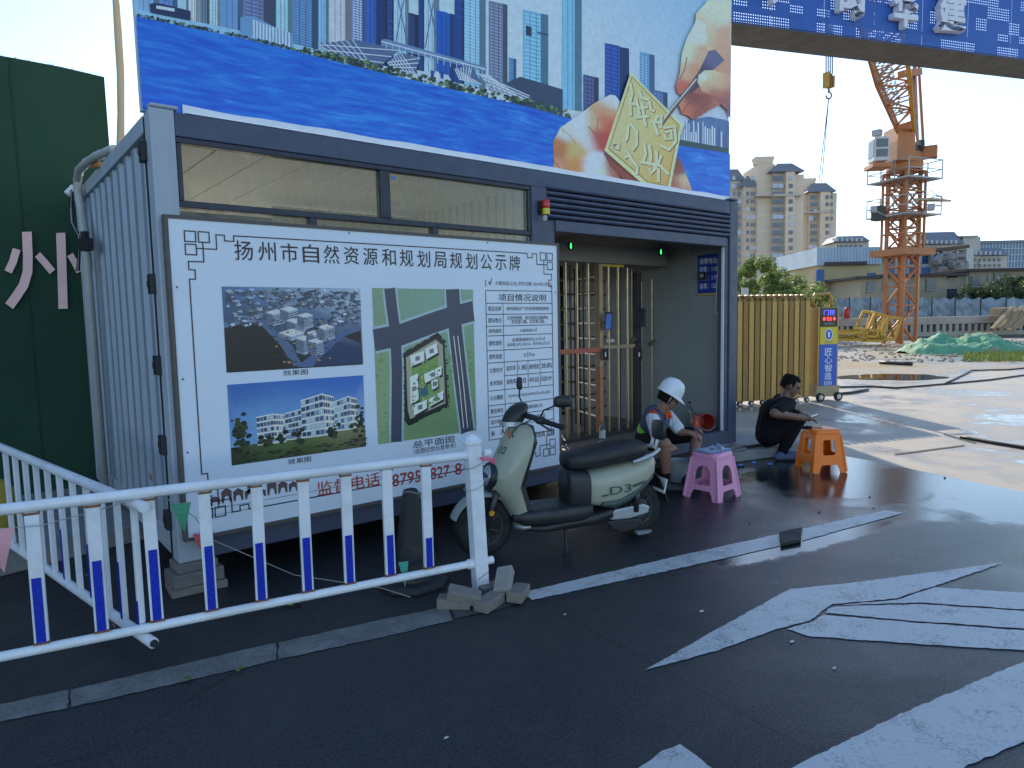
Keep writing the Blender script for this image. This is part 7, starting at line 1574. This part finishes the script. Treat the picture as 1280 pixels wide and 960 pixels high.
# tower crane
CO = mat('crane_orange', (.47, .17, .05), .5, var=.2, scale=2, dirt=.2); CY = mat('crane_yellow', (.60, .32, .03), .5, var=.2, scale=2); GRYC = mat('galvanised', (.38, .38, .37), .5, .4)
tK = 38.0; kb = atZ(1124, 430); kb = CP+(kb-CP)*(tK/(kb-CP).dot(FW)); kb.z = 0
cr = thing('tower_crane', 'tall orange lattice tower crane with luffing boom and white cab', 'crane', tuple(kb))
ca = R(22); k1 = RH*math.cos(ca)+FH*math.sin(ca); k2 = -RH*math.sin(ca)+FH*math.cos(ca); hwk = .54
def K(a, b, z): return kb+k1*a+k2*b+Vector((0, 0, z))
zt1 = atD(1125, 212, tK).z
def lattice(zs, hw, r_c, r_d, m, name, parent):
    for a, b in ((-1, -1), (1, -1), (1, 1), (-1, 1)): obj('chord', MB().bar(K(a*hw, b*hw, zs[0]), K(a*hw, b*hw, zs[-1]), r_c*2), m, parent)
    cs_ = [(-1, -1), (1, -1), (1, 1), (-1, 1)]
    for i, (z0, z1) in enumerate(zip(zs, zs[1:])):
        for q in range(4):
            a, b = cs_[q], cs_[(q+1) % 4]; obj('brace', MB().bar(K(a[0]*hw, a[1]*hw, z1), K(b[0]*hw, b[1]*hw, z1), r_d*2), m, parent)
            s0, s1 = (a, b) if (i+q) % 2 else (b, a); obj('brace', MB().bar(K(s0[0]*hw, s0[1]*hw, z0), K(s1[0]*hw, s1[1]*hw, z1), r_d*2), m, parent)
nz = 9; lattice([zt1*i/nz for i in range(nz+1)], hwk, .085, .042, CO, 'mast', cr)
zc0, zc1 = atD(1125, 318, tK).z, atD(1125, 216, tK).z
lattice([zc0+(zc1-zc0)*i/4 for i in range(5)], hwk*1.32, .055, .035, CO, 'climbing_cage', cr)
obj('collar', MB().hexa([K(a*1.12, b*1.12, z) for z in (zc0-.1, zc0+.25) for a, b in ((-1, -1), (1, -1), (1, 1), (-1, 1))]), CO, cr)
for y, w in ((228, 1.25), (272, 1.25)):   # service platforms with guard rails
    z = atD(1125, y, tK).z; pf = obj('platform', MB().hexa([K(a*w, b*w, zz_) for zz_ in (z, z+.08) for a, b in ((-1, -1), (1, -1), (1, 1), (-1, 1))][0:8]), GRYC, cr)
    for sgn in (-1, 1):
        for o in (-1, -.33, .33, 1): obj('rail_post', MB().bar(K(sgn*w, o*w, z), K(sgn*w, o*w, z+1.0), .05), GRYC, pf)
        for h in (.5, 1.0): obj('guard_rail', MB().bar(K(sgn*w, -w, z+h), K(sgn*w, w, z+h), .045), GRYC, pf); obj('guard_rail', MB().bar(K(-w, sgn*w, z+h), K(w, sgn*w, z+h), .04), GRYC, pf)
q = atD(1098, 267, tK-1.2); obj('control_box', MB().obox(q, (.6, .5, .75), 0), mat('dark_steel', (.05, .05, .05)), cr)
a = atD(1152, 250, tK-1); b = atD(1181, 250, tK-2); obj('timber_platform', MB().bar(a, b, 1.3, .1), mat('pale_timber', (.4, .3, .2)), cr); obj('stay_wire', MB().bar(atD(1160, 236, tK-1), b, .03), GRYC, cr)
for x, y in ((1092, 262), (1164, 259)): q = atD(x, y, tK-2); obj('flood_light', MB().obox(q, (.6, .3, .3), .4), GRYC, cr); obj('lamp_arm', MB().bar(q, q+(K(0, 0, q.z-.6)-q)*.45, .05), GRYC, cr)
# slewing ring, cab, boom
zr = atD(1125, 212, tK).z; obj('slewing_ring', MB().lathe([(.85, 0), (.9, .3), (.8, .75), (.75, .95)], K(0, 0, zr-.1), 20), CO, cr)
obj('turntable', MB().lathe([(.8, 0), (.8, .25)], K(0, 0, zr+.85), 20), mat('dark_steel', (.05, .05, .05)), cr)
cbt = 37.0; c0 = atD(1098, 188, cbt); cb_ = obj('cab', MB().obox(c0, (.72, .9, 1.25), -ca-.4), mat('cab_white', (.55, .55, .52), .4), cr, bevel=.06)
for j, (dz, h) in enumerate(((.28, .42), (-.22, .40))): obj('cab_window', MB().obox(c0+Vector((0, 0, dz)), (.58, .94, h), -ca-.4), mat('cab_glass', (.10, .12, .12), .1), cb_)
obj('cab_window', MB().obox(c0+Vector((0, 0, .05)), (.76, .7, .85), -ca-.4), mat('cab_glass', (.1, .12, .12)), cb_); obj('cab_floor', MB().obox(c0+Vector((0, 0, -.85)), (1.0, 1.2, .2), -ca-.4), CO, cr); obj('cab_roof_unit', MB().obox(c0+Vector((-.2, 0, .85)), (.35, .4, .3), 0), GRYC, cb_)
pl0 = [atD(x, y, tK-.9) for x, y in ((1121, 200), (1145, 200), (1144, 168), (1141, 152), (1124, 156), (1122, 175))]; mb = MB(); mb.prism(pl0, FH*1.5); obj('boom_foot', mb, CO, cr)
obj('machine_deck', MB().obox(atD(1150, 192, tK), (.7, 1.6, .6), .3), CO, cr); obj('winch', MB().cyl(atD(1147, 182, tK-.5), atD(1152, 182, tK-.5), .3, n=14), mat('dark_steel', (.05, .05, .05)), cr)
b0 = atD(1132, 160, tK-.6); b1 = atD(1108, 60, 31.5); bd = (b1-b0).normalized(); b1 = b0+bd*26; bxv = (RH-bd*RH.dot(bd)).normalized(); byv = bd.cross(bxv).normalized(); nB = 22
def BK(i, a, b): w = .34+.34*min(1, i/5); return b0.lerp(b1, i/nB)+bxv*(a*w)+byv*(b*w*.9)
CR4 = [(-1, -1), (1, -1), (1, 1), (-1, 1)]
for a, b in CR4: mb = MB(); [mb.bar(BK(i, a, b), BK(i+1, a, b), .13) for i in range(nB)]; obj('boom_chord', mb, CO if a < 0 else CY, cr)
for i in range(nB):
    for q in range(4):
        a, b = CR4[q], CR4[(q+1) % 4]; s0, s1 = (a, b) if i % 2 else (b, a); obj('boom_brace', MB().bar(BK(i, *s0), BK(i+1, *s1), .07), CO if q != 1 else CY, cr); obj('boom_brace', MB().bar(BK(i+1, *a), BK(i+1, *b), .06), CO, cr)
mb = MB()
for i in range(2, nB): mb.quad(BK(i, -.9, -1.02), BK(i+1, -.9, -1.02), BK(i+1, .15, -1.02), BK(i, .15, -1.02))
def mesh_mat():
    t = NT('expanded_metal'); t.col((.42, .38, .33)); ck = t.n('ShaderNodeTexChecker'); ck.inputs['Scale'].default_value = 7; t.l(t.geo(), ck.inputs['Vector']); tr = t.n('ShaderNodeBsdfTransparent'); mx = t.n('ShaderNodeMixShader'); t.l(ck.outputs['Fac'], mx.inputs[0]); t.l(t.b.outputs[0], mx.inputs[1]); t.l(tr.outputs[0], mx.inputs[2]); t.l(mx.outputs[0], t.o.inputs[0]); return t.m
obj('boom_walkway', mb, mesh_mat(), cr)
f0 = atD(1147, 178, tK+1); f1 = atD(1143, 70, tK+3); f2_ = atD(1137, 60, tK)
for a, b in ((f0, f1), (atD(1140, 150, tK), f1), (f0+RH*.3, f1+RH*.2)): obj('rear_stay', MB().bar(a, b, .14), CO if a is not f0 else GRYC, cr)
for k in range(8): obj('stay_brace', MB().bar(f0.lerp(f1, k/8), atD(1140, 150, tK).lerp(f1, (k+1)/8), .07), CO, cr)
obj('cross_head', MB().bar(atD(1126, 93, tK+1), atD(1149, 90, tK+2), .35), CO, cr)
# hook block with its falls
hk = thing('crane_hook', 'crane hook block hanging on four wires left of the boom', 'hook', tuple(atD(1036, 110, 20)))
for k in range(4): obj('hoist_wire', MB().cyl(atD(1032.5+k*2.6, 92, 20), atD(1032.5+k*2.6, -160, 20), .018, n=5), EAV, hk)
for k in range(3): q = atD(1033+k*3, 100, 20); obj('sheave_plate', MB().obox(q+Vector((0, 0, -.03*k)), (.05, .2, .42-.05*k), 0), (CY if k != 1 else CO), hk, bevel=.01)
mb = MB(); hq = atD(1036, 116, 20); mb.tube([hq+RH*(.075*math.sin(t))+Vector((0, 0, -.075+.075*math.cos(t)*1.2)) for t in [i*.4 for i in range(13)]], .022, 8); obj('swivel', MB().cyl(atD(1036, 106, 20), hq, .03, n=8), mat('hook_rust', (.25, .17, .10), .7), hk); obj('hook', mb, mat('hook_rust', (.25, .17, .10), .7), hk)
for x in (1023.5, 1027): obj('sling', MB().cyl(atD(1036, 122, 20), atD(x, 228, 20), .012, n=5), EAV, hk)

# yellow steel frames lying at the foot of the crane
tS = 36
def sframe(label, pts, h):
    r_ = thing('steel_frame', label, 'steel frame', tuple(atD(*pts[0], tS)), group='yellow steel frames by the crane'); n_ = len(pts)
    P1 = [atD(x, y, tS) for x, y in pts]; P2 = [p_+FH*h+Vector((0, 0, .1)) for p_ in P1]
    for i in range(n_):
        for a, b in ((P1[i], P1[(i+1) % n_]), (P2[i], P2[(i+1) % n_]), (P1[i], P2[i])): obj('tube', MB().bar(a, b, .13), CY, r_)
    for i in range(n_): obj('tube', MB().bar(P1[i], P1[(i+2) % n_], .08), CY, r_)
sframe('leaning yellow lattice steel frame left of the crane foot', ((1081, 420), (1094, 391), (1104, 394), (1095, 421)), 1.2)
sframe('yellow steel frame standing upright against the crane foot', ((1103, 424), (1110, 396), (1126, 398), (1118, 424)), 1.4)
sframe('low yellow steel frame lying flat on the ground by the gate', ((1044, 425), (1044, 417), (1078, 416), (1082, 425)), 1.0)
sframe('small yellow steel frame lying between the other frames', ((1078, 426), (1080, 412), (1100, 414), (1104, 426)), .9)
q = atD(1058.5, 391, 44); rdm = thing('red_marker', 'small red warning post in front of the sheet fence', 'marker', tuple(q)); obj('body', MB().lathe([(.16, -.35), (.2, -.3), (.18, .2), (.1, .32), (.04, .36)], q, 12), mat('marker_red', (.5, .05, .03), .5), rdm, smooth=True)
obj('stand', MB().obox(q+Vector((0, 0, -.42)), (.5, .5, .12)), RC, rdm)
# plank stacks on the pit edge
WOOD = mat('fresh_plank', (.42, .30, .17), .8, var=.3, scale=4)
pk_ = thing('plank_stack', 'stack of planks leaning on the pit wall at the right edge', 'planks', tuple(atD(1255, 410, 43)))
for k in range(14): a = atD(1240+k*2.6, 411+random.uniform(-2, 2), 43); b = atD(1262+k*2.6, 385+random.uniform(-3, 3), 44); obj('plank', MB().bar(a, b, .22, .06), WOOD, pk_)
pk2 = thing('plank_pile', 'flat pile of planks on top of the pit wall near the right edge', 'planks', tuple(atD(1250, 393, 44.5)))
for k in range(6): a = atD(1243, 394-k*1.6, 44.5); b = atD(1258, 393-k*1.6, 44.5); obj('plank', MB().bar(a, b, .9, .07), WOOD, pk2)
# green net over the spoil heap
def net_mat():
    t = NT('green_dust_net'); v = t.geo(); a = t.noise(v, .55, 6, .65, .4); b = t.noise(v, 3, 5, .6)
    c = t.mix(b, (.05, .22, .11), (.20, .48, .27)); c = t.mix(t.ramp(a, [(.52, 0.0), (.60, 1.0)]), c, (.36, .26, .13)); t.col(c); t.rough(.75); t.bump(b, .5, .1); return t.m
hc_ = CP+ray(1205, 436)*28.5; hc_.z = 0; n_, m_ = 70, 36; vs = []
for j in range(m_):
    for i in range(n_):
        u, v = i/(n_-1)*2-1, j/(m_-1)*2-1; rr_ = max(0, 1-(u*u*.95+v*v)); h = 1.2*rr_**.6*(.6+.7*noise.noise((u*2.2+5, v*1.9, 2)))+.42*rr_**.4*abs(noise.noise((u*5+v*4, v*4-u*3, 7)))+.16*abs(noise.noise((u*13-v*6, v*9+u*5, 3)))*min(1, rr_*4)+.06*noise.noise((u*16, v*16, 1))*min(1, rr_*4)
        vs.append(hc_+RH*(u*2.55)+FH*(v*1.9)+Vector((0, 0, max(-.03, .62*h+.12*math.exp(-((u-.25)**2+(v+.1)**2)*6)))))
mb = MB(); mb.add(vs, [(j*n_+i, j*n_+i+1, (j+1)*n_+i+1, (j+1)*n_+i) for j in range(m_-1) for i in range(n_-1)]); tag(obj('spoil_heap', mb, net_mat(), smooth=True), 'earth heap covered with crumpled green dust net right of the crane', 'heap')
hc2_ = CP+ray(1163, 434)*29.5; hc2_.z = 0; vs = []
for j in range(20):
    for i in range(30): u, v = i/29*2-1, j/19*2-1; rr_ = max(0, 1-(u*u+v*v)); vs.append(hc2_+RH*(u*1.0)+FH*(v*1.0)+Vector((0, 0, .62*rr_**.7*(.7+.6*noise.noise((u*2, v*2, 9)))+.06*noise.noise((u*12, v*12, 4))*min(1, rr_*4)-.02)))
mb = MB(); mb.add(vs, [(j*30+i, j*30+i+1, (j+1)*30+i+1, (j+1)*30+i) for j in range(19) for i in range(29)]); tag(obj('spoil_heap', mb, MATS.setdefault('net2', net_mat()), smooth=True), 'smaller dark green netted mound left of the large heap', 'heap')
# weeds at the foot of the heap
wd_ = MB(); rw = random.Random(5)
for k in range(1500):
    x = rw.uniform(1205, 1300); q = atZ(x, rw.uniform(441, 452)); h = rw.uniform(.05, .22); a = rw.uniform(0, 6.28); d = Vector((math.cos(a), math.sin(a), 0))
    wd_.add([q-d*.03, q+d*.03, q+Vector((rw.uniform(-.1, .1), rw.uniform(-.1, .1), h))], [(0, 1, 2)])
tag(obj('weeds', wd_, mat('weed_green', (.26, .30, .06), .8)), 'yellow-green weeds along the foot of the netted heap', 'weeds', kind='stuff')
# low earth ridge and stones on site
rs_ = MB()
for k in range(500):
    x, y = rw.uniform(1040, 1290), rw.uniform(424, 452); q = atZ(x, y); s_ = rw.uniform(.015, .075); rs_.sphere(q+Vector((0, 0, s_*.3)), (s_*1.2, s_, s_*.7), 6, 4)
tag(obj('loose_stones', rs_, mat('site_stone', (.40, .32, .22), .9)), 'scattered stones and clods on the muddy site ground', 'stones', kind='stuff')
# trees
def tree(label, x, ytop, ybase_w, t, spread, n, cols, seed, group='trees beyond the gate'):
    rt_ = random.Random(seed); base = atD(x, 391, t); base.z = 0; ztp = atD(x, ytop, t).z; tr_ = thing('tree', label, 'tree', tuple(base), group=group)
    mb = MB(); mb.tube([base, base+Vector((.1, 0, ztp*.35)), base+Vector((-.1, .1, ztp*.6))], [.28*spread/3, .2*spread/3, .12*spread/3], 8)
    cl = []
    for k in range(26): a = rt_.uniform(0, 6.28); r_ = spread*math.sqrt(rt_.random())*1.15; zc_ = ztp*rt_.uniform(.35, .95); f = 1-.5*max(0, (zc_/ztp-.6)/.4); cl.append((base+Vector((math.cos(a)*r_*f, math.sin(a)*r_*f, zc_)), spread*rt_.uniform(.14, .30)))
    for c, _ in cl[:10]: mb.tube([base+Vector((0, 0, ztp*.4)), base.lerp(c, .5)+Vector((0, 0, ztp*.12)), c], [.09*spread/3, .05*spread/3, .02*spread/3], 5)
    obj('trunk', mb, mat('bark', (.10, .075, .055), .9), tr_)
    vs = []; fs = []
    for k in range(n):
        c, r_ = cl[rt_.randrange(len(cl))]; d = Vector((rt_.gauss(0, 1), rt_.gauss(0, 1), rt_.gauss(0, 1))).normalized(); p_ = c+d*(r_*rt_.uniform(.55, 1.05)); s_ = spread*rt_.uniform(.035, .075)
        a = Vector((rt_.gauss(0, 1), rt_.gauss(0, 1), rt_.gauss(0, .5))).normalized(); b = a.cross(d+Vector((0, 0, .4))).normalized(); o = len(vs); vs += [p_-a*s_, p_+b*s_*.5, p_+a*s_, p_-b*s_*.5]; fs.append((o, o+1, o+2, o+3))
    mb = MB(); mb.add(vs, fs); obj('crown', mb, cols, tr_)
def leaf_mat(name, a, b):
    t = NT(name); v = t.geo(); t.col(t.mix(t.ramp(t.noise(v, 1.6, 4), [(.35, 0.0), (.65, 1.0)]), a, b)); t.rough(.6); t.b.inputs['Subsurface Weight'].default_value = 0
    tl = t.n('ShaderNodeBsdfTranslucent'); tl.inputs[0].default_value = tuple(x*1.3 for x in b)+(1,); mx = t.n('ShaderNodeMixShader'); mx.inputs[0].default_value = .35; t.l(t.b.outputs[0], mx.inputs[1]); t.l(tl.outputs[0], mx.inputs[2]); t.l(mx.outputs[0], t.o.inputs[0]); return t.m
LG = leaf_mat('leaf_light', (.10, .15, .035), (.24, .30, .08)); LD = leaf_mat('leaf_dark', (.035, .06, .025), (.09, .13, .045))
tree('light green leafy tree beside the right cabin post', 931, 321, 0, 44, 2.2, 5200, LG, 1); tree('broad pale green tree behind the middle of the gate', 958, 338, 0, 48, 2.6, 5200, LG, 2); tree('low bushy tree left of the gate drive unit', 990, 352, 0, 42, 2.0, 4200, LG, 3); tree('dark tree behind the street lamps', 1006, 336, 0, 75, 2.8, 4200, LD, 4)
tree('dark green bushy tree at the right edge before the long building', 1268, 346, 0, 56, 2.5, 5600, LD, 5, 'shrubs by the long building'); tree('dark green shrub left of the right edge tree', 1232, 355, 0, 56, 2.0, 4600, LD, 6, 'shrubs by the long building'); tree('large dark tree half out of the right edge', 1300, 342, 0, 57, 2.8, 4600, LD, 8, 'shrubs by the long building')
# double street lamps
for x, y, t, lb in ((977, 341, 58, 'taller pale double-armed street lamp behind the gate'), (989, 347, 66, 'shorter double-armed street lamp right of the other')):
    b = atD(x, 391, t); b.z = 0; top = atD(x, y+8, t); r_ = thing('street_lamp', lb, 'street lamp', tuple(b)); LM = mat('lamp_post_pale', (.5, .5, .48), .5)
    obj('pole', MB().cyl(b, top, .09, .06, n=8), LM, r_)
    for s_ in (-1, 1): e = top+RH*(s_*.75)+Vector((0, 0, .42)); mb = MB(); mb.tube([top, top+RH*(s_*.3)+Vector((0, 0, .28)), e], .035, 6); obj('arm', mb, LM, r_); obj('lamp_head', MB().obox(e+RH*(s_*.12), (.5, .2, .1), math.atan2(RH.y, RH.x)), LM, r_)
# low white wall sign beyond the gate
q = atD(931, 364, 30); tag(obj('notice_stake', MB().obox(q, (.5, .05, .3), 0).bar(q-Vector((0, 0, .15)), Vector((q.x, q.y, 0)), .05), mat('white_wall', (.5, .49, .47))), 'small white panel on a stake seen over the gate beside the cabin', 'panel')
